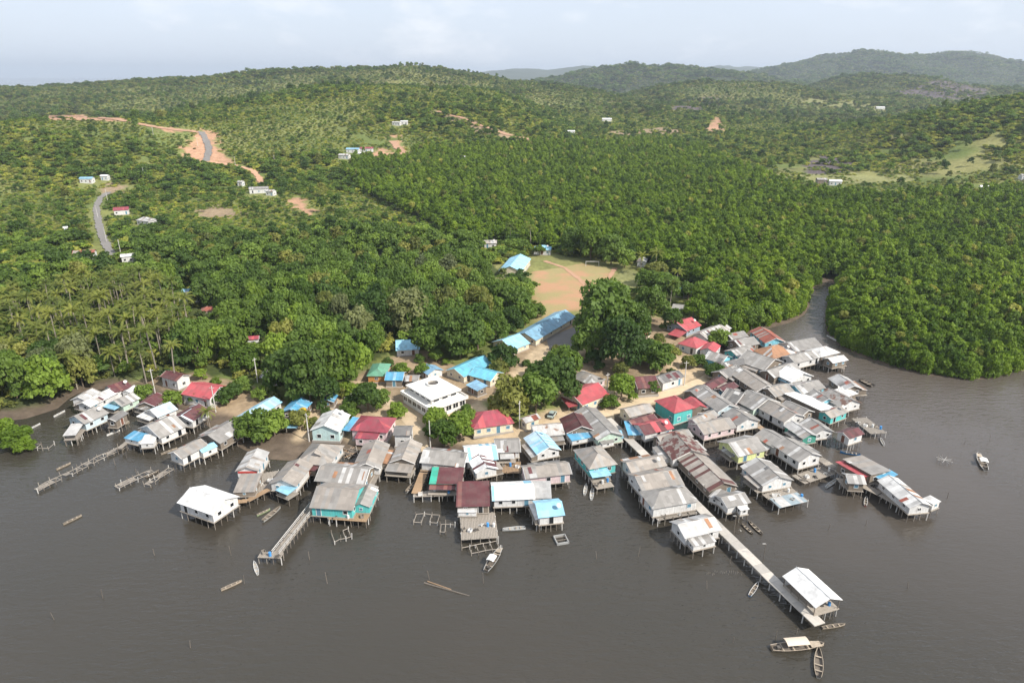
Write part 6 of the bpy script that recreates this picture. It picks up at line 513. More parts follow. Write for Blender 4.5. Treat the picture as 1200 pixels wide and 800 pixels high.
# flat-roofed hall with ring on its roof
def hall():
    (c, a, L, W), (c2, a2, L2, W2), rc = HALL; g = float(terr(c[0], c[1])); root = empty('hall', (c[0], c[1], g), a); tag(root, 'large white flat-roofed hall in two tiers with a round ring on top', 'hall')
    zt = 4.9 - g; hw = M['hall_white']; b = MB(); b.box((0, 0, zt / 2 - .35), (L - 1.2, W - 1.2, zt - .5), hw); b.build('wall', root)
    b = MB(); b.box((0, 0, zt - .2), (L, W, .3), hw); b.build('terrace', root)
    for s in (-1, 1):
        b = MB(); b.box((0, s * (W / 2 - .1), zt + .25), (L, .16, .6), hw); b.build('parapet', root); b = MB(); b.box((s * (L / 2 - .1), 0, zt + .25), (.16, W - .4, .6), hw); b.build('parapet', root)
        b = MB(); b.box((0, s * (W / 2 - .55), 3.05), (L - 1.1, .12, .3), M['hall_green']); b.build('trim_band', root)
    d = Matrix.Rotation(-a, 2) @ Vector((c2[0] - c[0], c2[1] - c[1])); z2 = 6.7 - g
    b = MB(); b.box((d.x, d.y, (zt + z2) / 2 - .1), (L2 - 1.6, W2 - 1.6, z2 - zt), hw); b.build('upper_wall', root)
    b = MB(); b.box((d.x, d.y, z2), (L2, W2, .35), hw); b.build('upper_roof', root)
    r = Matrix.Rotation(-a, 2) @ Vector((rc[0] - c[0], rc[1] - c[1])); b = MB(); n = 20
    for k in range(n):
        t0, t1 = 2 * math.pi * k / n, 2 * math.pi * (k + 1) / n; p0, p1 = (math.cos(t0), math.sin(t0)), (math.cos(t1), math.sin(t1)); ro, ri, zb, zz = 1.9, 1.6, z2 + .18, z2 + .75
        q = lambda p_, rad, z: (r.x + p_[0] * rad, r.y + p_[1] * rad, z)
        b.face([q(p0, ro, zb), q(p1, ro, zb), q(p1, ro, zz), q(p0, ro, zz)], hw); b.face([q(p0, ro, zz), q(p1, ro, zz), q(p1, ri, zz), q(p0, ri, zz)], hw); b.face([q(p1, ri, zb), q(p0, ri, zb), q(p0, ri, zz), q(p1, ri, zz)], M['concrete'])
        b.face([(r.x, r.y, zb + .02), q(p0, ri, zb + .02), q(p1, ri, zb + .02)], M['junk_dark'])
    b.build('roof_ring', root); lr = random.Random(4)
    for nx, ny, half, off in ((0, -1, L / 2 - .6, W / 2 - .6), (0, 1, L / 2 - .6, W / 2 - .6), (-1, 0, W / 2 - .6, L / 2 - .6), (1, 0, W / 2 - .6, L / 2 - .6)):
        n = int(half * 2 / 2.2)
        for i in range(n):
            t = -half + 2 * half * (i + .5) / n; x, y = (t, ny * (off + .02)) if nx == 0 else (nx * (off + .02), t); o = link('window', WIN[1], root, (x, y, 1.9), math.atan2(nx, -ny)); o.scale = (1.7, 1, 1.55)
    for nx, ny, half, off in ((0, -1, L2 / 2 - .8, W2 / 2 - .8), (0, 1, L2 / 2 - .8, W2 / 2 - .8), (-1, 0, W2 / 2 - .8, L2 / 2 - .8), (1, 0, W2 / 2 - .8, L2 / 2 - .8)):
        n = int(half * 2 / 2.4)
        for i in range(n):
            t = -half + 2 * half * (i + .5) / n; x, y = (t, ny * (off + .02)) if nx == 0 else (nx * (off + .02), t); o = link('window', WIN[0], root, (d.x + x, d.y + y, zt + .85), math.atan2(nx, -ny)); o.scale = (1.9, 1, .75)
    for k in range(4): b = MB(); b.box((d.x + L2 / 2 + .8, d.y - 2.5 + k * 1.5, zt + .5), (.9, .8, .9), M['plinth']); b.build('roof_unit', root)
hall()
# ------------------------------------------------------------------ walkways, decks, ruined piles
DM = {'timber': 'deck_timber', 'brownwood': 'deck_brown', 'concrete': 'concrete'}
def planks(L, W, mat, lr, gap=.04, pw=.24, along=True):
    """boards laid across the length L (local x), top at z=0"""
    b = MB(); x = -L / 2
    while x < L / 2 - .05:
        w = min(pw * lr.uniform(.85, 1.2), L / 2 - x); e = lr.uniform(-.12, .12)
        if lr.random() > .03: b.box((x + w / 2, e * .5, -.03 + lr.uniform(-.012, .012)), (w - gap, W + e, .05), mat)
        x += w
    return b
def walkway(name, label, pts, width, z, mat, rails, seg, idx):
    lr = random.Random(900 + idx); P = [Vector((q[0], q[1], z)) for q in pts]; root = empty(name, P[0]); tag(root, label, {'walkway': 'walkway', 'jetty': 'jetty'}.get(name, 'gangway'))
    m = M[DM[mat]]; o0 = P[0]
    for a, b in zip(P[:-1], P[1:]):
        d = b - a; n = max(1, round(d.length / seg)); ang = math.atan2(d.y, d.x); nrm = Vector((-math.sin(ang), math.cos(ang), 0))
        for k in range(n):
            c = a.lerp(b, (k + .5) / n) - o0; ln = d.length / n
            if mat == 'concrete': mb = MB(); mb.box((0, 0, -.09), (ln - .05, width + lr.uniform(-.05, .05), .18), m); o = mb.build('deck_slab', root, c + Vector((0, 0, lr.uniform(-.02, .02))), ang)
            else: planks(ln, width, m, lr).build('deck_section', root, c, ang, 'stuff')
            s = a.lerp(b, k / n) - o0
            for t in (-1, 1):
                q = s + nrm * (t * (width / 2 - .12)); o = link('pile', STILT[2 if mat == 'concrete' else 0], root, (q.x, q.y, -1.3 - z)); o.scale = (1.1, 1.1, (z + 1.2 + (1.0 if rails else 0)) / 3.4); o.rotation_euler = (lr.uniform(-.03, .03), lr.uniform(-.03, .03), 0)
            mb = MB(); mb.bar(s - nrm * width * .55 - Vector((0, 0, .24)), s + nrm * width * .55 - Vector((0, 0, .24)), .08, M['stilt_wood'], 4); mb.build('cross_beam', root)
        for t in (-1, 1):
            mb = MB(); mb.bar(a - o0 + nrm * t * width * .4 - Vector((0, 0, .15)), b - o0 + nrm * t * width * .4 - Vector((0, 0, .15)), .07, M['stilt_wood'], 4); mb.build('side_beam', root)
            if rails:
                for hh in (.5, .95): mb = MB(); mb.bar(a - o0 + nrm * t * (width / 2 - .12) + Vector((0, 0, hh)), b - o0 + nrm * t * (width / 2 - .12) + Vector((0, 0, hh)), .075, M['pole_grey'], 4); mb.build('rail', root)
for i, wk in enumerate(WALKS): walkway(*wk, i)
def deck(label, c, a, L, W, z, mat, idx):
    lr = random.Random(500 + idx); root = empty('platform', (c[0], c[1], 0), a); tag(root, label, 'platform', 'timber platforms on piles')
    b = planks(L, W, M[DM[mat]], lr, .05, .3); b.build('decking', root, (0, 0, z), 0, 'stuff')
    for t in (-.42, 0, .42): mb = MB(); mb.bar((-L / 2, W * t, z - .14), (L / 2, W * t, z - .14), .08, M['stilt_wood'], 4); mb.build('joist', root)
    g = float(terr(c[0], c[1])); stilts(root, (0, 0), 0, L + .2, W + .2, z + lr.choice((-.05, .25)), min(-1.2, g - .3), lr, 1.9)
    if 'awning' in label:
        b = MB(); slope_part('awning', [(-L / 2, -W / 2 - .3, z + .25), (L * .42, -W / 2 - .3, z + .25), (L * .42, W * .05, z + .45), (-L / 2, W * .05, z + .45)], M['roof_greyblue'], root, .05)
for i, dk_ in enumerate(DECKS): deck(*dk_, i)
# gear left lying on the decks
def barrel_mesh(m): b = MB(); b.bar((0, 0, 0), (0, 0, .85), .29, M[m], 10); b.bar((0, 0, .85), (0, 0, .9), .25, M[m], 10); return b.mesh('barrel')
def crate_mesh(m):
    b = MB()
    for k in range(3):
        for s in (-1, 1): b.box((0, s * .33, .1 + k * .2), (.9, .04, .15), M[m]); b.box((s * .45, 0, .1 + k * .2), (.04, .62, .15), M[m])
    b.box((0, 0, .03), (.86, .6, .04), M[m]); return b.mesh('crate')
def heap_mesh(m, seed):
    lr = random.Random(seed); b = MB()
    for k in range(16): a = lr.uniform(0, 6.28); r = lr.uniform(0, .7); b.bar((math.cos(a) * r, math.sin(a) * r, .05), (math.cos(a) * r * .3 + lr.uniform(-.4, .4), math.sin(a) * r * .3, .55 - r * .4), .12, M[m], 5, .05)
    return b.mesh('net_heap')
GEAR = [('barrel', 'blue drum', barrel_mesh('tarp_blue'), 'drum'), ('crate', 'slatted timber crate', crate_mesh('deck_timber'), 'crate'), ('net_heap', 'dark heap of nets', heap_mesh('junk_dark', 1), 'net'), ('crate', 'white slatted crate', crate_mesh('white_paint'), 'crate'), ('net_heap', 'pale heap of ropes', heap_mesh('pole_grey', 2), 'rope'), ('barrel', 'white drum', barrel_mesh('boat_white'), 'drum')]
for i, (lab, c, a, L, W, z, mt) in enumerate(DECKS):
    lr = random.Random(i + 77); pick = lr.sample(range(6), 3 if L * W < 40 else 6)
    for j, k in enumerate(pick):
        x = -L / 2 + L * (j + .5) / len(pick); y = lr.uniform(-.3, .3) * W; nm, ph, me, cat = GEAR[k]; o = link(nm, me, None, (c[0] + math.cos(a) * x - math.sin(a) * y, c[1] + math.sin(a) * x + math.cos(a) * y, z), lr.uniform(0, 3)); tag(o, (ph + ' on the ' + ' '.join(lab.split()[:9])), cat, 'gear on the decks')
def ruin(label, pts, width, idx):
    lr = random.Random(700 + idx); a, b = [Vector((q[0], q[1], 0)) for q in pts]; root = empty('ruined_jetty', a); tag(root, label, 'piles', 'bare piles in the shallows')
    d = b - a; n = max(3, int(d.length / 1.3)); nrm = Vector((-d.y, d.x, 0)).normalized(); tops = {}
    for k in range(n + 1):
        for t in (-1, 1):
            if lr.random() < .05: continue
            q = d * (k / n) + nrm * (t * width / 2 * lr.uniform(.8, 1.15)); h = lr.uniform(.7, 1.7); o = link('pile', lr.choice(STILT), root, (q.x, q.y, -1.3)); o.scale = (.95, .95, (h + 1.3) / 3.4); o.rotation_euler = (lr.uniform(-.1, .1), lr.uniform(-.1, .1), 0); tops[k, t] = q + Vector((0, 0, .62 + .12 * math.sin(k * .7)))
    if 'walkway' in label or 'row' in label:
        for k in range(n):
            if lr.random() < .72: ang = math.atan2(d.y, d.x); q = d * ((k + .5) / n); planks(d.length / n, width * .62, M['deck_timber'], lr, .07, .22).build('plank_section', root, (q.x, q.y, .78), ang + lr.uniform(-.06, .06), 'stuff')
    for k in range(n + 1):
        if (k, 1) in tops and (k, -1) in tops and lr.random() < .9: mb = MB(); mb.bar(tops[k, 1], tops[k, -1], .075, M['deck_timber'], 4); mb.build('cross_beam', root)
        for t in (-1, 1):
            if (k, t) in tops and (k + 1, t) in tops and lr.random() < .92: mb = MB(); mb.bar(tops[k, t], tops[k + 1, t], .08, M['deck_timber'], 4); mb.build('side_beam', root)
for i, r_ in enumerate(RUINS): ruin(*r_, i)
# ------------------------------------------------------------------ boats
def hull(L, Bm, dep, m, rim, inside_m, raft=False):
    mb = MB(); n = 14; secs = []; inn = []
    for i in range(n + 1):
        t = i / n; w = Bm / 2 * (max(0, math.sin(math.pi * min(1, (t * .86 + .14)))) ** .62 if not raft else (1 if .05 < t < .95 else .8)); w = max(w, .03)
        sh = dep * (1 + .55 * max(0, t - .55) ** 2 * 4 + .2 * max(0, .2 - t) * 4); kz = -.18 + .25 * max(0, t - .8) * 3; x = -L / 2 + L * t
        secs.append([(x, -w, sh), (x, -w * .78, sh * .35), (x, -w * .3, kz), (x, w * .3, kz), (x, w * .78, sh * .35), (x, w, sh)])
        wi = max(w - .06, .01); inn.append([(x, -wi, sh), (x, -wi * .72, .12), (x, 0, .06), (x, wi * .72, .12), (x, wi, sh)])
    for i in range(n):
        for k in range(5): mb.face([secs[i][k], secs[i][k + 1], secs[i + 1][k + 1], secs[i + 1][k]], m)
        for k in range(4): mb.face([inn[i][k + 1], inn[i][k], inn[i + 1][k], inn[i + 1][k + 1]], inside_m)
        for a, b_ in ((0, 0), (5, 4)): mb.face([secs[i][a], secs[i + 1][a], inn[i + 1][b_], inn[i][b_]], rim)
    mb.face(secs[0], m); mb.face(inn[0][::-1], inside_m)
    return mb
BM = {'canoe': ('boat_wood', 'boat_wood'), 'canoe_white': ('boat_white', 'boat_white'), 'canoe_blue': ('boat_blue', 'boat_white'), 'canoe_green': ('boat_green', 'boat_wood'), 'canoe_dark': ('boat_dark', 'boat_wood'), 'canoe_red': ('boat_red', 'boat_white'), 'open': ('boat_grey', 'boat_wood'), 'open_white': ('boat_white', 'boat_white'), 'open_blue': ('boat_blue', 'boat_blue'), 'roofed': ('boat_wood', 'canopy_tan'), 'roofed_small': ('boat_grey', 'boat_white'), 'raft': ('boat_dark', 'boat_dark')}
def boat(s, b, kind, label, idx):
    S, B = Vector(s), Vector(b); L = min(max((B - S).length, 3.2), 9.5); a = math.atan2(B.y - S.y, B.x - S.x); c = (S + B) / 2; root = empty('boat', (c.x, c.y, 0), a); tag(root, label, 'boat', 'boats in the bay')
    hm, rm = BM[kind]; slim = kind.startswith('canoe'); Bm = L * (.15 if slim else .2) + .15
    if kind == 'raft': Bm = L * .38
    dep = .32 if slim else .5; wood = M['boat_in'] if hm != 'boat_white' else M['boat_grey']
    hull(L, Bm, dep, M[hm], M[rm], wood, kind == 'raft').build('hull', root)
    for t in ((-.28, 0, .24) if slim else (-.3, -.1, .18)): mb = MB(); mb.box((L * t, 0, dep * .8), (.22, Bm * .86, .05), M['boat_wood']); mb.build('thwart', root)
    if kind in ('roofed', 'roofed_small'):
        l = L * (.42 if kind == 'roofed' else .24); w = Bm * .9; x0 = -L * .04 if kind == 'roofed' else -L * .16; z = dep + 1.0; mb = MB(); m = M['canopy_tan'] if kind == 'roofed' else M['boat_white']; N_ = 6
        for i in range(N_):
            y0, y1 = -w / 2 + w * i / N_, -w / 2 + w * (i + 1) / N_; f = lambda y: z + .22 * (1 - (2 * y / w) ** 2)
            mb.face([(x0 - l / 2, y0, f(y0)), (x0 + l / 2, y0, f(y0)), (x0 + l / 2, y1, f(y1)), (x0 - l / 2, y1, f(y1))], m); mb.face([(x0 - l / 2, y1, f(y1) - .05), (x0 + l / 2, y1, f(y1) - .05), (x0 + l / 2, y0, f(y0) - .05), (x0 - l / 2, y0, f(y0) - .05)], m)
        mb.build('canopy', root)
        for sx in (-1, 1):
            for sy in (-1, 1): mb = MB(); mb.bar((x0 + sx * l * .45, sy * w * .44, dep * .6), (x0 + sx * l * .45, sy * w * .44, z + .03), .03, M['boat_wood'], 5); mb.build('post', root)
        mb = MB(); mb.box((L * .33, 0, dep + .05), (L * .2, Bm * .6, .05), M['boat_wood']); mb.build('fore_deck', root); mb = MB(); mb.box((-L * .36, 0, .45), (.7, .5, .4), M['junk_dark']); mb.build('engine', root)
for i, b_ in enumerate(BOATS): boat(*b_, i)
# ------------------------------------------------------------------ poles, traps, small things
for i, q in enumerate(STAKES):
    lr = random.Random(60 + i); b = MB(); h = lr.uniform(1.2, 2.6); b.bar((0, 0, -1.2), (lr.uniform(-.5, .5), lr.uniform(-.4, .4), h), .07, M['stilt_wood'], 6, .05)
    tag(b.build('mooring_pole', None, (q[0], q[1], 0)), 'thin weathered pole standing by itself in the bay water', 'pole', 'single poles in the bay')
def trap():
    a, b = Vector(TRAP[0] + (0,)), Vector(TRAP[1] + (0,)); root = empty('fish_trap', a); tag(root, 'curtain of small stakes in the water beside the long walkway', 'fish trap'); lr = random.Random(3)
    for k in range(20): q = (b - a) * (k / 19); o = link('stake', STILT[1], root, (q.x, q.y + lr.uniform(-.5, .5), -1.2)); o.scale = (.45, .45, (1.2 + lr.uniform(.2, .7)) / 3.4)
    root = empty('fish_trap', (TRAP2[0], TRAP2[1], 0)); tag(root, 'spidery pole fish trap in the eastern bay', 'fish trap')
    for k in range(9): t = k * .7; o = link('stake', STILT[1], root, (math.cos(t) * 1.6, math.sin(t) * 1.6, -1.2)); o.scale = (.6, .6, .8); o.rotation_euler = (lr.uniform(-.15, .15), lr.uniform(-.15, .15), 0)
    for k in range(4): b_ = MB(); t = k * .8; b_.bar((math.cos(t) * 1.8, math.sin(t) * 1.8, .9), (-math.cos(t) * 1.8, -math.sin(t) * 1.8, .9), .04, M['pole_grey'], 4); b_.build('cross_pole', root)
trap()
b = MB(); a_, b__ = Vector(LOG[0] + (.05,)), Vector(LOG[1] + (.05,)); b.bar((0, 0, .05), b__ - a_, .16, M['stilt_wood'], 7, .1); b.bar((.6, .35, .12), (b__ - a_) * .6 + Vector((0, .3, 0)), .1, M['deck_brown'], 6); tag(b.build('floating_log', None, a_), 'floating logs lashed together in the open bay', 'log')
def cage():
    root = empty('fish_cage', (CAGE[0], CAGE[1], 0), .25); tag(root, 'small square floating fish cage below the sky blue hut', 'cage')
    for sx in (-1, 1): b = MB(); b.box((sx * 1.2, 0, .25), (.2, 2.8, .5), M['boat_grey']); b.build('float', root); b = MB(); b.box((0, sx * 1.3, .25), (2.4, .2, .5), M['boat_grey']); b.build('float', root); b = MB(); b.box((0, sx * .45, .5), (2.4, .12, .1), M['stilt_wood']); b.build('slat', root)
cage()
for i, q in enumerate(POLES):
    h = 8.5; root = empty('utility_pole', (q[0], q[1], q[2] - .3), .6 * i); tag(root, 'pale utility pole ' + POLE_PLACES[i], 'pole', 'utility poles')
    b = MB(); b.bar((0, 0, 0), (0, 0, h), .17, M['pole_grey'], 8, .11); b.build('shaft', root); b = MB(); b.box((0, 0, h - .6), (1.5, .1, .12), M['pole_grey']); b.build('crossarm', root)
for q in PIER_LAMPS:
    root = empty('lamp_post', (q[0] + .4, q[1] + .5, 0)); tag(root, 'thin lamp post standing along the long concrete walkway', 'lamp post', 'lamp posts of the walkway'); b = MB(); b.bar((0, 0, -1.2), (0, 0, 5.2), .06, M['stilt_wood'], 6); b.build('shaft', root); b = MB(); b.box((-.3, 0, 5.15), (.7, .12, .08), M['pole_grey']); b.build('lamp_arm', root)
def car(q, a, colr, label, i):
    plain('car_paint_%d' % i, colr, .3, 1, .05, 0, 0, .5); m = M['car_paint_%d' % i]; root = empty('car', (q[0], q[1], q[2]), a); tag(root, label, 'car', 'parked cars')
    b = MB(); prof = [(-2.0, .35), (-2.05, .8), (-1.2, .92), (1.0, .95), (1.75, .85), (2.0, .7), (2.0, .35)]
    for s in (-1, 1): b.face([(x, s * .82, z) for x, z in (prof if s < 0 else prof[::-1])], m)
    for k in range(len(prof)): (x0, z0), (x1, z1) = prof[k - 1], prof[k]; b.face([(x0, -.82, z0), (x0, .82, z0), (x1, .82, z1), (x1, -.82, z1)], m)
    b.build('body', root); b = MB(); lo = [(-1.5, -.78, .9), (1.0, -.78, .93), (1.0, .78, .93), (-1.5, .78, .9)]; hi = [(-1.1, -.64, 1.42), (.35, -.64, 1.42), (.35, .64, 1.42), (-1.1, .64, 1.42)]
    for k in range(4): j = (k + 1) % 4; b.face([lo[k], lo[j], hi[j], hi[k]], M['glass_dark'])
    b.build('cabin_glass', root); b = MB(); b.box((-.38, 0, 1.45), (1.5, 1.3, .06), m); b.build('cabin_roof', root)
    for sx in (-1.25, 1.3):
        for sy in (-1, 1): b = MB(); b.bar((sx, sy * .7, .32), (sx, sy * .86, .32), .32, M['rubber'], 12); b.build('wheel', root)
for i, c_ in enumerate(CARS): car(*c_, i)
b = MB(); b.bar((0, 0, 0), (0, 0, 1.9), .95, M['tank_yellow'], 14); b.bar((0, 0, 1.9), (0, 0, 2.15), .95, M['tank_yellow'], 14, .4)
root = empty('water_tank', (TANK[0], TANK[1], TANK[2] + 1.0)); tag(root, 'yellow plastic water tank on a low stand beside the bright blue roof', 'water tank'); b.build('tank_body', root); b = MB(); b.box((0, 0, -.55), (2.2, 2.2, 1.08), M['plinth']); b.build('stand', root)
root = empty('goal', (GOAL[0], GOAL[1], 1.73)); tag(root, 'white football goal frame at the end of the earth pitch', 'goal')
for s in (-1, 1): b = MB(); b.bar((s * 3.2, 0, 0), (s * 3.2, 0, 2.3), .09, M['white_paint'], 6); b.build('post', root)
b = MB(); b.bar((-3.28, 0, 2.3), (3.28, 0, 2.3), .09, M['white_paint'], 6); b.build('crossbar', root)

def dish_mesh():
    b = MB(); n = 12
    for k in range(n):
        t0, t1 = 2 * math.pi * k / n, 2 * math.pi * (k + 1) / n
        b.face([(0, 0, 0), (.8 * math.cos(t0), .8 * math.sin(t0), .22), (.8 * math.cos(t1), .8 * math.sin(t1), .22)], M['pole_grey'])
    b.bar((0, 0, 0), (0, 0, .5), .03, M['junk_dark'], 5); return b.mesh('reflector')
DISH = dish_mesh(); lr = random.Random(21)
for i in lr.sample(range(len(HOUSES)), 16):
    n_, lab, c, a, L, W, ze, ty, rm, wm, base, g, ex = HOUSES[i]
    if ty == 'lean' or n_ in ('shed', 'pier_shelter', 'shack'): continue
    x, y = L * .3, -W * .28; z = ze + W * RISE[ty] * .44 + .05; root = empty('satellite_dish', (c[0] + math.cos(a) * x - math.sin(a) * y, c[1] + math.sin(a) * x + math.cos(a) * y, z)); tag(root, 'dish on the ' + ' '.join(lab.replace(',', '').split()[:12]), 'satellite dish', 'satellite dishes on roofs')
    o = link('reflector', DISH, root, (0, 0, 1.0)); o.scale = (.65, .65, .65); o.rotation_euler = (.75, .2, .4); b = MB(); b.bar((0, 0, -.2), (0, 0, 1.02), .04, M['pole_grey'], 5); b.build('mast', root)

lr = random.Random(12); root = empty('timber_heap', (TIMBER[0], TIMBER[1], max(TIMBER[2], .2))); tag(root, 'heap of grey and brown planks dumped beside the grey hipped beach house', 'planks')
for k in range(26):
    b = MB(); a = lr.uniform(0, 3.14); l = lr.uniform(1.0, 2.2); x, y, z = lr.uniform(-2.2, 2.2), lr.uniform(-1.8, 1.8), .1 + .03 * k; b.box((0, 0, 0), (l * 2, .22, .05), M[lr.choice(('deck_timber', 'deck_brown', 'stilt_wood'))], 0, 0, lr.uniform(-.12, .12)); b.build('plank', root, (x, y, z * .6), a)

# ------------------------------------------------------------------ vegetation
def leafmat(name, col, var=.35):
    m, nt, N, L, out = newmat('leaf_' + name); oi = N.new('ShaderNodeObjectInfo'); geo = N.new('ShaderNodeNewGeometry')
    n = noise(nt, geo.outputs['Position'], .35, 3, .6); big = noise(nt, geo.outputs['Position'], .018, 3, .6)
    hue = mixc(nt, oi.outputs['Random'], dk((col[0] * .80, col[1] * .90, col[2] * .9), 1 - var), dk((col[0] * 1.22, col[1] * 1.08, col[2]), 1 + var))
    c = mixc(nt, 1.0, hue, ramp(nt, n, .25, .75, (.75, .75, .75, 1), (1.3, 1.28, 1.2, 1)), 'MULTIPLY')
    c = mixc(nt, 1.0, c, ramp(nt, big, .3, .7, (.82, .86, .85, 1), (1.2, 1.12, 1.05, 1)), 'MULTIPLY')
    d = N.new('ShaderNodeBsdfPrincipled'); d.inputs['Roughness'].default_value = .6; d.inputs['Specular IOR Level'].default_value = .25; L.new(c, d.inputs['Base Color'])
    t = N.new('ShaderNodeBsdfTranslucent'); L.new(mixc(nt, 1.0, c, (1.15, 1.2, .7, 1), 'MULTIPLY'), t.inputs['Color'])
    mx = N.new('ShaderNodeMixShader'); mx.inputs[0].default_value = .43; L.new(d.outputs[0], mx.inputs[1]); L.new(t.outputs[0], mx.inputs[2]); L.new(mx.outputs[0], out.inputs['Surface']); return m
leafmat('dark', (0.087, 0.152, 0.034)); leafmat('mid', (0.112, 0.187, 0.036)); leafmat('bright', (0.125, 0.205, 0.032)); leafmat('olive', (0.167, 0.195, 0.055)); leafmat('grey', (0.139, 0.172, 0.081)); leafmat('mangrove', (0.134, 0.220, 0.025), .3); leafmat('palm', (0.155, 0.195, 0.046), .25); leafmat('scrub', (0.212, 0.246, 0.063), .45); leafmat('lime', (0.245, 0.294, 0.060), .3); leafmat('hill', (0.139, 0.178, 0.057), .45)
def quads_mesh(name, V, mats, mi=None):
    """V: (n,4,3) array of folded leaf sprays"""
    n = len(V); me = bpy.data.meshes.new(name); me.vertices.add(n * 4); me.vertices.foreach_set('co', V.astype(np.float32).ravel())
    me.loops.add(n * 4); me.loops.foreach_set('vertex_index', np.arange(n * 4, dtype=np.int32)); me.polygons.add(n); me.polygons.foreach_set('loop_start', np.arange(0, n * 4, 4, dtype=np.int32))
    for m in mats: me.materials.append(m)
    me.update(); return me
def sprays(rng, pos, nrm, size, tilt=.6):
    n = len(pos); nr = nrm + rng.normal(0, tilt, (n, 3)); nr /= np.linalg.norm(nr, axis=1, keepdims=True)
    r = rng.normal(0, 1, (n, 3)); u = np.cross(nr, r); u /= np.linalg.norm(u, axis=1, keepdims=True) + 1e-9; v = np.cross(nr, u)
    s = size * rng.uniform(.65, 1.35, (n, 1)); a = s * rng.uniform(.7, 1.2, (n, 1)); f = nr * s * rng.uniform(-.35, .1, (n, 1))
    return np.stack([pos - u * a, pos - v * s * .8 + f, pos + u * a, pos + v * s * .8 + f], 1)
def crown_mesh(name, seed, lobes, n, size, mat, shell=.72, flat=.35):
    """lobes: (cx,cy,cz,rx,ry,rz); leaf sprays through the outer part of every lobe"""
    rng = np.random.default_rng(seed); w = np.array([l[3] * l[4] for l in lobes]); w = w / w.sum(); out = []
    for l, k in zip(lobes, (w * n).astype(int) + 3):
        d = rng.normal(0, 1, (k, 3)); d /= np.linalg.norm(d, axis=1, keepdims=True); d[:, 2] = np.where(d[:, 2] < -flat, -d[:, 2] * .5, d[:, 2])
        rad = rng.uniform(shell, 1.04, (k, 1)); p_ = np.array(l[:3]) + d * rad * np.array(l[3:6]); nn = d / np.array(l[3:6]); nn /= np.linalg.norm(nn, axis=1, keepdims=True)
        nn[:, 2] += .35; out.append(sprays(rng, p_, nn, size))
    return quads_mesh(name, np.concatenate(out), [mat])
def lobes_dome(seed, r, h, k, trunk=.35):
    """unit-ish crown: radius r, from trunk*h to h"""
    lr = random.Random(seed); z0 = h * trunk; L = [(0, 0, z0 + (h - z0) * .5, r * .72, r * .72, (h - z0) * .46)]
    for i in range(k):
        a = 2.4 * i + lr.uniform(-.5, .5); e = lr.uniform(-.55, 1.0); rr = r * .68 * math.sqrt(max(0, 1 - (max(e, 0) * .93) ** 2)); s = r * lr.uniform(.26, .44)
        L.append((math.cos(a) * rr, math.sin(a) * rr, z0 + (h - z0) * (.42 + .44 * e), s, s, s * lr.uniform(.65, .9)))
    return L
def trunk_mesh(name, seed, h, r, mat, limbs=5, spread=.5, top=.75):
    lr = random.Random(seed); b = MB(); p = Vector((0, 0, -.6)); n = 4; rad = r
    for i in range(n):
        q = Vector((lr.uniform(-.12, .12) * r * 4, lr.uniform(-.12, .12) * r * 4, h * top * (i + 1) / n)); b.bar(p, q, rad, mat, 7, rad * .78); p = q; rad *= .78
    for k in range(limbs):
        a = 2.4 * k + lr.uniform(-.4, .4); z = h * lr.uniform(.28, .55); s = Vector((0, 0, z)); m_ = s + Vector((math.cos(a), math.sin(a), .6)) * (h * spread * .3); e = m_ + Vector((math.cos(a), math.sin(a), 1.0)) * (h * spread * .22)
        b.bar(s, m_, r * .42, mat, 5, r * .28); b.bar(m_, e, r * .28, mat, 5, r * .1)
    return b.mesh(name)
# shapes are unit trees: crown radius 1, height 1 scaled per copy (non-uniformly)
SH = {}
for s_, nv, k, n, size, tr in (('dome', 3, 20, 3000, .075, .12), ('round', 3, 13, 1700, .092, .04), ('tall', 2, 16, 2000, .085, .08), ('feather', 1, 8, 700, .12, .3)):
    SH[s_] = [(crown_mesh('crown', 100 + 7 * i + len(s_), lobes_dome(40 + i * 3 + len(s_), 1.0, 1.6, k, tr), n, size, M['leaf_mid'], .70), trunk_mesh('trunk', 9 + i, 1.6, .055, M['bark'])) for i in range(nv)]
def tree(name, loc, r, h, shape, leaf, label, group, i, cat='tree'):
    lr = random.Random(i * 31 + 2); root = empty(name, (loc[0], loc[1], max(loc[2], -.3) - .1), lr.uniform(0, 6.28)); tag(root, label, cat, group); cm, tm = lr.choice(SH[shape])
    for nm, me in (('trunk', tm), ('crown', cm)):
        o = link(nm, me, root); o.scale = (r, r, h / 1.6)
        if nm == 'crown': o.material_slots[0].link = 'OBJECT'; o.material_slots[0].material = M['leaf_' + leaf]
    return root
for i, (q, r, h, s_, lf, lab) in enumerate(TREES): tree('shrub' if h < 6.5 else 'tree', q, r, h, s_, lf, lab, 'village trees', i, 'bush' if h < 6.5 else 'tree')
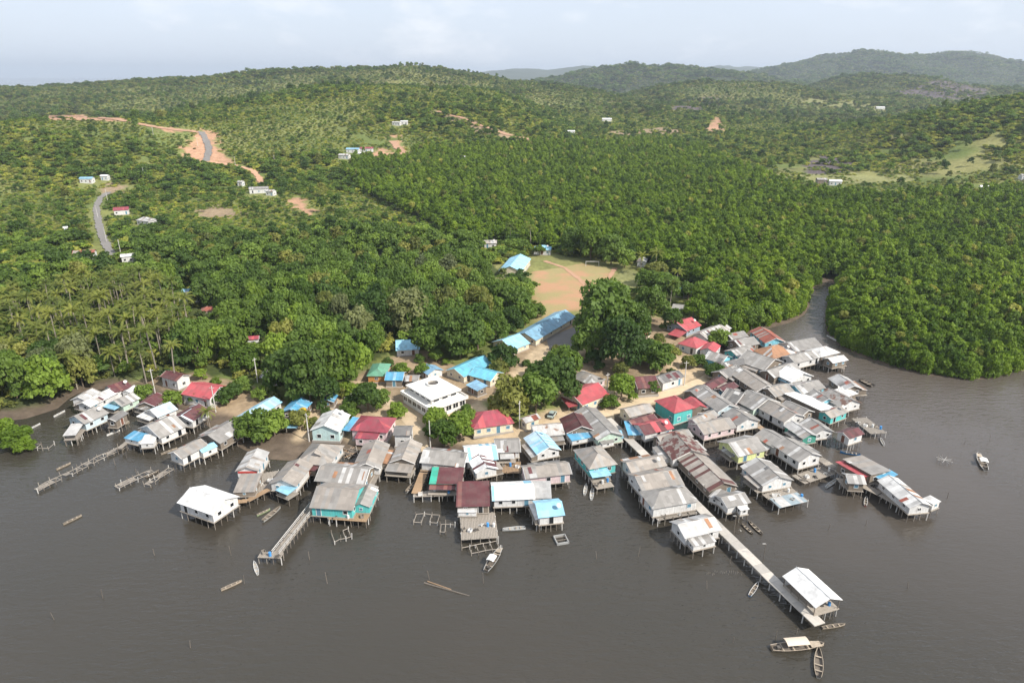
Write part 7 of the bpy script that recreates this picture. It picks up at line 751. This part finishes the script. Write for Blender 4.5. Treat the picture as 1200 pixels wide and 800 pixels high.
# coconut palms
def palm_mesh(seed, nf=17):
    rng = np.random.default_rng(seed); out = []
    for f in range(nf):
        a = f * 2.4 + rng.uniform(-.25, .25); up = rng.uniform(.0, 1.0) if f > 4 else rng.uniform(.9, 1.35); Lf = rng.uniform(4.0, 5.4); nseg = 9; p = np.zeros(3); el = up; pts = [p]
        for k in range(nseg):
            d = np.array([math.cos(a) * math.cos(el), math.sin(a) * math.cos(el), math.sin(el)]); p = p + d * Lf / nseg; pts.append(p); el -= .14 + .14 * k / nseg
        side = np.array([-math.sin(a), math.cos(a), 0])
        for k in range(1, nseg + 1):
            t = k / nseg; ll = .72 * math.sin(math.pi * min(1, .18 + .8 * t)) ** .6; d = pts[k] - pts[k - 1]; d = d / np.linalg.norm(d)
            for s in (-1, 1):
                for q in (0, .5):
                    b0 = pts[k - 1] + (pts[k] - pts[k - 1]) * q; tip = b0 + (side * s * .8 + d * .55 + np.array([0, 0, -.42])) * ll * rng.uniform(.85, 1.1); w = d * .12
                    out.append([b0 - w, b0 + w, tip + w * .4, tip - w * .4])
        for k in range(nseg): w = side * .05; out.append([pts[k] - w, pts[k] + w, pts[k + 1] + w, pts[k + 1] - w])
    return quads_mesh('crown', np.array(out), [M['leaf_palm']])
def palm_trunk(seed, h=1.0):
    lr = random.Random(seed); b = MB(); cx, cy = lr.uniform(-.10, .10), lr.uniform(-.10, .10); p = Vector((0, 0, -.05)); n = 6
    for i in range(n): t = (i + 1) / n; q = Vector((cx * t * t, cy * t * t, t)); b.bar(p, q, .020 - .007 * i / n, M['palm_bark'], 7, .020 - .007 * (i + 1) / n); p = q
    return b.mesh('trunk'), (cx, cy)
PC = [palm_mesh(70 + i) for i in range(3)]; PT = [palm_trunk(80 + i) for i in range(4)]
def palm(loc, h, label, group, i):
    lr = random.Random(i * 17 + 3); root = empty('coconut_palm', (loc[0], loc[1], loc[2] - .1), lr.uniform(0, 6.28)); tag(root, label, 'palm tree', group); tm, (cx, cy) = PT[i % 4]
    o = link('trunk', tm, root); o.scale = (h, h, h); s = lr.uniform(.8, 1.06) * (1 if h > 7 else .7); o = link('crown', PC[i % 3], root, (cx * h, cy * h, h)); o.scale = (s, s, s)
for i, (q, h, lab) in enumerate(PALMS): palm(q, h, lab, 'village palms', i)
def scatter(P, spacing, rng, jit=.42):
    xs = [q[0] for q in P]; ys = [q[1] for q in P]; gx, gy = np.meshgrid(np.arange(min(xs), max(xs), spacing), np.arange(min(ys), max(ys), spacing)); gx = gx.ravel(); gy = gy.ravel()
    gx = gx + rng.uniform(-jit, jit, gx.shape) * spacing; gy = gy + rng.uniform(-jit, jit, gy.shape) * spacing; m = inside(P, gx, gy); return gx[m], gy[m]
HC = np.array([h[2] for h in HOUSES] + [f[0][:2] for f in FAR]); HR = np.array([max(h[4], h[5]) * .55 for h in HOUSES] + [f[1] * .6 for f in FAR])
def clear_of_things(x, y, pad, view=0):
    m = np.ones(len(x), bool)
    for P in CLEAR: m &= ~inside(P, x, y)
    for k, P in TINTS:
        if len(P) and k != 'mud':
            keep = fbm(x, y, 12, 2, 77) < (.50 if k in ('field', 'burnt', 'soil') and abs(np.mean([q[1] for q in P])) > 300 else .28); m &= ~(inside(P, x, y) & ~keep)
    for c, r in zip(HC, HR):
        dx, dy = x - c[0], y - c[1]; m &= np.hypot(dx, dy) > r + pad
        if view: m &= ~((np.abs(dx - dy * c[0] / c[1]) < r + pad * .6) & (dy < 0) & (dy > -view))      # gardens kept open before inland houses
    for nm, mt, pts, w in PATHS: d, _ = seg_dist(pts, x, y); m &= d > w * .5 + pad
    return m
def head_room(x, y):
    """how tall a tree may grow without closing the open view to the roofs, roads and clearings behind it"""
    lim = np.full(len(x), 99.0)
    for cx, cy, r in OPEN:
        D = math.hypot(cx, cy); ux, uy = cx / D, cy / D; dx, dy = x - cx, y - cy; al = -(dx * ux + dy * uy); la = np.abs(dx * uy - dy * ux)
        m = (al > -r) & (al < 140) & (la < r + 2.2); lim = np.where(m, np.minimum(lim, 1.0 + np.maximum(al - r, 0) * 84.0 / D), lim)
    return lim
# grove of coconut palms, wood edge trees and mangroves that stand out are single trees
gx, gy = scatter(Z_PALM, 6.1, RNG); k = clear_of_things(gx, gy, 3) & (gx > -260) & (head_room(gx, gy) > 9); gx, gy = gx[k], gy[k]
o_ = np.argsort(gy); gx, gy = gx[o_][:205], gy[o_][:205]; GROVE = (gx, gy)
for i in range(len(gx)): palm((gx[i], gy[i], float(terr(gx[i], gy[i]))), float(RNG.uniform(7.5, 14)), 'coconut palm in the dense grove behind the western stilt houses', 'coconut palms of the grove', 40 + i)
gx, gy = scatter(Z_WOOD, 7.6, RNG); k = clear_of_things(gx, gy, 3.2) & (head_room(gx, gy) > 5) & ~(inside(Z_PALM, gx, gy) & (RNG.random(len(gx)) < .85)) & (gx > -330) & (coast_sd(gx, gy) > 1.5)
TC = np.array([t[0][:2] for t in TREES])
for c in TC: k &= np.hypot(gx - c[0], gy - c[1]) > 5
gx, gy = gx[k], gy[k]; o_ = np.argsort(np.hypot(gx, gy)); gx, gy = gx[o_], gy[o_]; WOODX = gx, gy
near = min(230, len(gx))
for i in range(near):
    rr = float(RNG.uniform(4.2, 6.4)); leaf = ['dark', 'mid', 'dark', 'mid', 'bright', 'olive', 'grey'][int(RNG.integers(7))] if RNG.random() < .75 else 'mid'
    low = inside(Z_PALM, gx[i:i + 1], gy[i:i + 1])[0]; hr = float(head_room(gx[i:i + 1], gy[i:i + 1])[0]); rr = min(rr, hr * .55)
    tree('tree', (gx[i], gy[i], float(terr(gx[i], gy[i]))), rr, min(hr, float(RNG.uniform(6, 8) if low else RNG.uniform(10, 15.5))), 'round' if low or RNG.random() < .3 else ('tall' if RNG.random() < .3 else 'dome'), leaf, {'dark': 'dark green', 'mid': 'mid-green', 'bright': 'light green', 'olive': 'olive', 'grey': 'grey-green'}[leaf] + ' broadleaf tree packed into the wood between grove and school', 'trees of the wood behind the village', 400 + i)
# --- masses: geometry-node instances of a few light trees
PROTO = bpy.data.collections.new('foliage_kit')
def proto(name, me): o = bpy.data.objects.new(name, me); PROTO.objects.link(o); return o
def kit(names): 
    c = bpy.data.collections.new('kit'); [c.objects.link(o) for o in names]; return c
def mass_group(col):
    g = bpy.data.node_groups.new('stand', 'GeometryNodeTree'); g.interface.new_socket('Geometry', in_out='INPUT', socket_type='NodeSocketGeometry'); g.interface.new_socket('Geometry', in_out='OUTPUT', socket_type='NodeSocketGeometry')
    N = g.nodes; L = g.links; gi = N.new('NodeGroupInput'); go = N.new('NodeGroupOutput'); ci = N.new('GeometryNodeCollectionInfo'); ci.inputs['Collection'].default_value = col; ci.inputs['Separate Children'].default_value = True; ci.inputs['Reset Children'].default_value = True
    ip = N.new('GeometryNodeInstanceOnPoints'); ip.inputs['Pick Instance'].default_value = True
    def na(nm, ty): n = N.new('GeometryNodeInputNamedAttribute'); n.data_type = ty; n.inputs['Name'].default_value = nm; return n.outputs['Attribute']
    L.new(gi.outputs[0], ip.inputs['Points']); L.new(ci.outputs[0], ip.inputs['Instance']); L.new(na('pick', 'INT'), ip.inputs['Instance Index']); L.new(na('turn', 'FLOAT_VECTOR'), ip.inputs['Rotation']); L.new(na('size', 'FLOAT_VECTOR'), ip.inputs['Scale']); L.new(ip.outputs[0], go.inputs[0]); return g
def mass(name, label, x, y, z, size, npick, col, weights=None, cat='forest'):
    n = len(x); me = bpy.data.meshes.new(name); me.vertices.add(n); me.vertices.foreach_set('co', np.stack([x, y, z], -1).astype(np.float32).ravel())
    a = me.attributes.new('pick', 'INT', 'POINT'); a.data.foreach_set('value', RNG.choice(npick, n, p=weights).astype(np.int32))
    t = np.zeros((n, 3)); t[:, 2] = RNG.uniform(0, 6.28, n); t[:, :2] = RNG.normal(0, .05, (n, 2)); a = me.attributes.new('turn', 'FLOAT_VECTOR', 'POINT'); a.data.foreach_set('vector', t.astype(np.float32).ravel())
    a = me.attributes.new('size', 'FLOAT_VECTOR', 'POINT'); a.data.foreach_set('vector', size.astype(np.float32).ravel())
    o = link(name, me); tag(o, label, cat, None, 'stuff'); md = o.modifiers.new('stand', 'NODES'); md.node_group = mass_group(col); return o
def full(name, seed, r, h, k, n, size, leaf, tr=.2, shell=.6, limb=3):
    """one light tree of the masses: crown and trunk in a single mesh"""
    cm = crown_mesh(name, seed, lobes_dome(seed, r, h, k, tr), n, size, M['leaf_' + leaf], shell); return proto(name, cm)
MG = kit([full('mangrove_a', 1, 2.3, 8.5, 11, 470, .34, 'mangrove', .42), full('mangrove_b', 2, 2.0, 9.0, 9, 420, .34, 'mangrove', .48), full('mangrove_c', 3, 2.8, 7.8, 13, 560, .34, 'mangrove', .40), full('mangrove_d', 4, 1.7, 9.8, 7, 330, .33, 'mangrove', .55), full('mangrove_e', 5, 2.6, 7.0, 12, 460, .34, 'mid', .30), full('mangrove_f', 6, 2.2, 8.2, 10, 420, .34, 'scrub', .42)])
def stretch(n, lo, hi, zlo=.9, zhi=1.12): s = RNG.uniform(lo, hi, n); return np.stack([s, s * RNG.uniform(.9, 1.1, n), s * RNG.uniform(zlo, zhi, n)], -1)
def grade(P, near_sp, far_sp, dcut):
    x1, y1 = scatter(P, near_sp, RNG); m = np.hypot(x1, y1) < dcut; x2, y2 = scatter(P, far_sp, RNG); m2 = np.hypot(x2, y2) >= dcut
    return np.concatenate([x1[m], x2[m2]]), np.concatenate([y1[m], y2[m2]])
mx_, my_ = grade(Z_MANGROVE, 2.45, 3.6, 400); az_ = np.abs(mx_ / np.maximum(my_, 1)) < .98; mx_, my_ = mx_[az_], my_[az_]
k = clear_of_things(mx_, my_, 2.5) & (coast_sd(mx_, my_) > .3); mx_, my_ = mx_[k], my_[k]
SH['skirt'] = [(crown_mesh('crown', 300 + i, lobes_dome(90 + i, 1.0, 1.6, 12, .02) + [(math.cos(t) * .55, math.sin(t) * .55, .28, .42, .42, .30) for t in (0, 1.26, 2.5, 3.77, 5.0)], 1300, .10, M['leaf_mid'], .62, .9), trunk_mesh('trunk', 50 + i, 1.6, .05, M['bark'])) for i in range(3)]
nb = 0
for bl in BANK:
    for p0, p1 in zip(bl[:-1], bl[1:]):
        p0, p1 = Vector(p0), Vector(p1); d = p1 - p0; nn = Vector((-d.y, d.x)).normalized(); kk = max(1, int(d.length / 3.1))
        for j in range(kk):
            q = p0.lerp(p1, (j + .5) / kk) + nn * float(RNG.uniform(-.3, 1.8)); nb += 1
            if abs(q.x / q.y) > .95: continue
            tree('mangrove_tree', (q.x, q.y, .1), float(RNG.uniform(2.2, 3.2)), float(RNG.uniform(5.5, 8)), 'skirt', 'mangrove', 'mangrove tree with foliage hanging to the water along the creek and bay bank', 'mangroves along the bank', 2000 + nb)
sel = coast_sd(mx_, my_) > 2.6; fi = range(nb)
mx_, my_ = mx_[sel], my_[sel]; mass('mangrove_forest', 'dense even mangrove forest filling the flats behind the village', mx_, my_, terr(mx_, my_) - .2, stretch(len(mx_), .45, 1.12, .95, 1.4) * (.86 + .3 * fbm(mx_, my_, 38, 3, 15))[:, None], 6, MG, [.27, .2, .22, .12, .13, .06])
fx, fy = grade(Z_MANGROVE, 3.4, 4.8, 400); k = (np.abs(fx / np.maximum(fy, 1)) < .98) & clear_of_things(fx, fy, 2.5) & (coast_sd(fx, fy) > 2.2); fx, fy = fx[k], fy[k]
mass('mangrove_saplings', 'lower mangrove growth filling in beneath the taller crowns', fx, fy, terr(fx, fy) - .8, stretch(len(fx), .8, 1.15, .82, .98), 6, MG, [.27, .2, .25, .03, .25, .0])
WD = kit([full('wood_a', 11, 4.6, 12.5, 14, 900, .52, 'dark', .25), full('wood_b', 12, 4.2, 11, 12, 800, .52, 'mid', .25), full('wood_c', 13, 5.0, 13.5, 14, 900, .55, 'mid', .3), full('wood_d', 14, 3.4, 9, 9, 600, .5, 'bright', .2), full('wood_e', 15, 4.2, 12, 12, 800, .5, 'olive', .3)])
wx, wy = WOODX[0][near:], WOODX[1][near:]; wl = head_room(wx, wy) > 11; wx, wy = wx[wl], wy[wl]
ux, uy = scatter(Z_WOOD, 4.2, RNG); k = clear_of_things(ux, uy, 1.5) & (head_room(ux, uy) > 2.5) & (coast_sd(ux, uy) > 1.5); ux, uy = ux[k], uy[k]
if len(wx): mass('far_wood', 'mixed broadleaf wood running back from the village', wx, wy, terr(wx, wy) - .2, stretch(len(wx), .8, 1.2), 5, WD, [.25, .3, .2, .1, .15])
SC = kit([full('bush_a', 21, 2.2, 3.2, 8, 260, .36, 'scrub', .05), full('bush_b', 22, 1.8, 2.6, 7, 220, .34, 'olive', .05), full('bush_c', 23, 2.0, 4.4, 8, 260, .36, 'mid', .1), full('bush_d', 24, 2.6, 6.5, 9, 330, .42, 'hill', .2), full('bush_e', 25, 3.2, 8.5, 10, 420, .46, 'dark', .2)])
mass('undergrowth', 'low undergrowth between the trees of the wood', ux, uy, terr(ux, uy) - .2, stretch(len(ux), .7, 1.2), 5, SC, [.3, .2, .35, .1, .05], 'undergrowth')
def sector(d0, d1, spacing, lim=.86):
    w = d1 * lim; gx, gy = np.meshgrid(np.arange(-w, w, spacing), np.arange(d0 * .7, d1, spacing)); gx = gx.ravel(); gy = gy.ravel(); gx = gx + RNG.uniform(-.48, .48, gx.shape) * spacing; gy = gy + RNG.uniform(-.48, .48, gy.shape) * spacing
    D = np.hypot(gx, gy); m = (D >= d0) & (D < d1) & (np.abs(gx) < gy * lim + 20); return gx[m], gy[m]
SN = kit([full('bush_f', 31, 2.2, 3.2, 8, 260, .36, 'lime', .05), full('bush_g', 32, 1.8, 2.6, 7, 220, .34, 'scrub', .05), full('bush_h', 33, 2.0, 4.4, 8, 260, .36, 'bright', .1), full('bush_i', 34, 2.6, 6.5, 9, 330, .42, 'mid', .2), full('bush_j', 35, 3.2, 8.5, 10, 420, .46, 'dark', .2)])
def hillside(name, label, d0, d1, sp, lo, hi, wts, thin, cat='scrub', sq=1.0, kt=SC):
    x, y = sector(d0, d1, sp); m = ~inside(Z_MANGROVE, x, y) & ~inside(Z_WOOD, x, y); x, y = x[m], y[m]; m = coast_sd(x, y) > 4; x, y = x[m], y[m]
    hr = head_room(x, y); m = clear_of_things(x, y, 2) & (hr > 1.2); x, y, hr = x[m], y[m], hr[m]; z = terr(x, y); m = z > .6; x, y, z, hr = x[m], y[m], z[m], hr[m]
    m = fbm(x, y, 46, 3, 41) > thin + .12 * sstep(.54, .68, fbm(x, y, 330, 3, 31)); x, y, z, hr = x[m], y[m], z[m], hr[m]; c = fbm(x, y, 120, 3, 51); s = stretch(len(x), lo, hi, sq * .8, sq * 1.15) * (.65 + .8 * sstep(.35, .7, c))[:, None]; s = s * np.clip(hr / (hi * sq * 4.5), .18, 1)[:, None]
    mass(name, label, x, y, z - .2, s, 5, kt, wts, cat); return len(x)
n1 = hillside('near_scrub', 'rough green scrub on the nearer slopes', 250, 620, 3.0, .65, 1.25, [.40, .26, .2, .09, .05], .22, 'scrub', .6, SN)
n2 = hillside('hill_scrub', 'olive green scrub covering the middle hills', 620, 1300, 3.9, .75, 1.35, [.40, .36, .12, .08, .04], .20, 'scrub', .62, SN)
n3 = hillside('far_hill_scrub', 'dark scrub forest on the farther hills', 1300, 2600, 7.0, 1.15, 2.1, [.36, .24, .2, .14, .06], .18, 'scrub', .55)
n4 = hillside('horizon_forest', 'far forest fading towards the horizon hills', 2600, 5200, 16.0, 2.2, 3.6, [.1, .1, .2, .3, .3], .2, 'forest', .5)
x, y = sector(300, 1900, 30); m = ~inside(Z_MANGROVE, x, y) & ~inside(Z_WOOD, x, y) & (coast_sd(x, y) > 5); x, y = x[m], y[m]; m = clear_of_things(x, y, 4) & (head_room(x, y) > 10) & (fbm(x, y, 90, 3, 61) > .5); x, y = x[m], y[m]
mass('slope_trees', 'scattered darker trees over the scrubby slopes', x, y, terr(x, y) - .2, stretch(len(x), .55, 1.0), 5, WD, [.4, .25, .15, .05, .15])
# garden shrubs between the houses
gx, gy = scatter(GARDEN, 6.5, RNG); g2 = scatter(GARDEN2, 5.0, RNG); gx = np.concatenate([gx, g2[0]]); gy = np.concatenate([gy, g2[1]]); k = clear_of_houses = np.ones(len(gx), bool)
for c, r in zip(HC, HR): k &= np.hypot(gx - c[0], gy - c[1]) > r + 1.2
for c in TC: k &= np.hypot(gx - c[0], gy - c[1]) > 3.5
for nm, mt, pts, w in PATHS: d, _ = seg_dist(pts, gx, gy); k &= d > w * .5 + 1.5
k &= ~inside(PITCH_POLY, gx, gy) & ~inside(YARD_POLY, gx, gy) & (coast_sd(gx, gy) > 4) & (np.hypot(gx - HALL[0][0][0], gy - HALL[0][0][1]) > 11) & (RNG.random(len(gx)) < .7) & (head_room(gx, gy) > 2.2)
gx, gy = gx[k], gy[k]
for i in range(len(gx)):
    hr = float(head_room(gx[i:i + 1], gy[i:i + 1])[0]); h = min(hr, float(RNG.uniform(2.2, 5.5))); leaf = ('bright', 'mid', 'olive', 'dark')[int(RNG.integers(4))]
    tree('shrub', (gx[i], gy[i], float(terr(gx[i], gy[i]))), h * .55 + .3, h, 'round', leaf, {'bright': 'light green', 'mid': 'mid-green', 'olive': 'olive', 'dark': 'dark green'}[leaf] + ' garden shrub growing on the bare soil among the village houses', 'garden shrubs', 3000 + i, 'shrub')
print('MASS', len(mx_), len(ux), n1, n2, n3, n4, len(x), 'wood', near, len(wx), 'palms', len(GROVE[0]), 'fr', len(fi))

HAZE_DENSITY = 9.0e-5
# ------------------------------------------------------------------ haze
def haze():
    b = MB(); m, nt, N, L, out = newmat('haze'); v = N.new('ShaderNodeVolumePrincipled'); v.inputs['Color'].default_value = (.80, .89, 1.0, 1); v.inputs['Density'].default_value = HAZE_DENSITY; v.inputs['Anisotropy'].default_value = .25
    L.new(v.outputs[0], out.inputs['Volume']); b.box((0, 0, 148), (50000, 50000, 308), m); o = b.build('haze'); tag(o, 'pale bluish haze hanging over the far hills', 'haze', None, 'stuff')
haze()
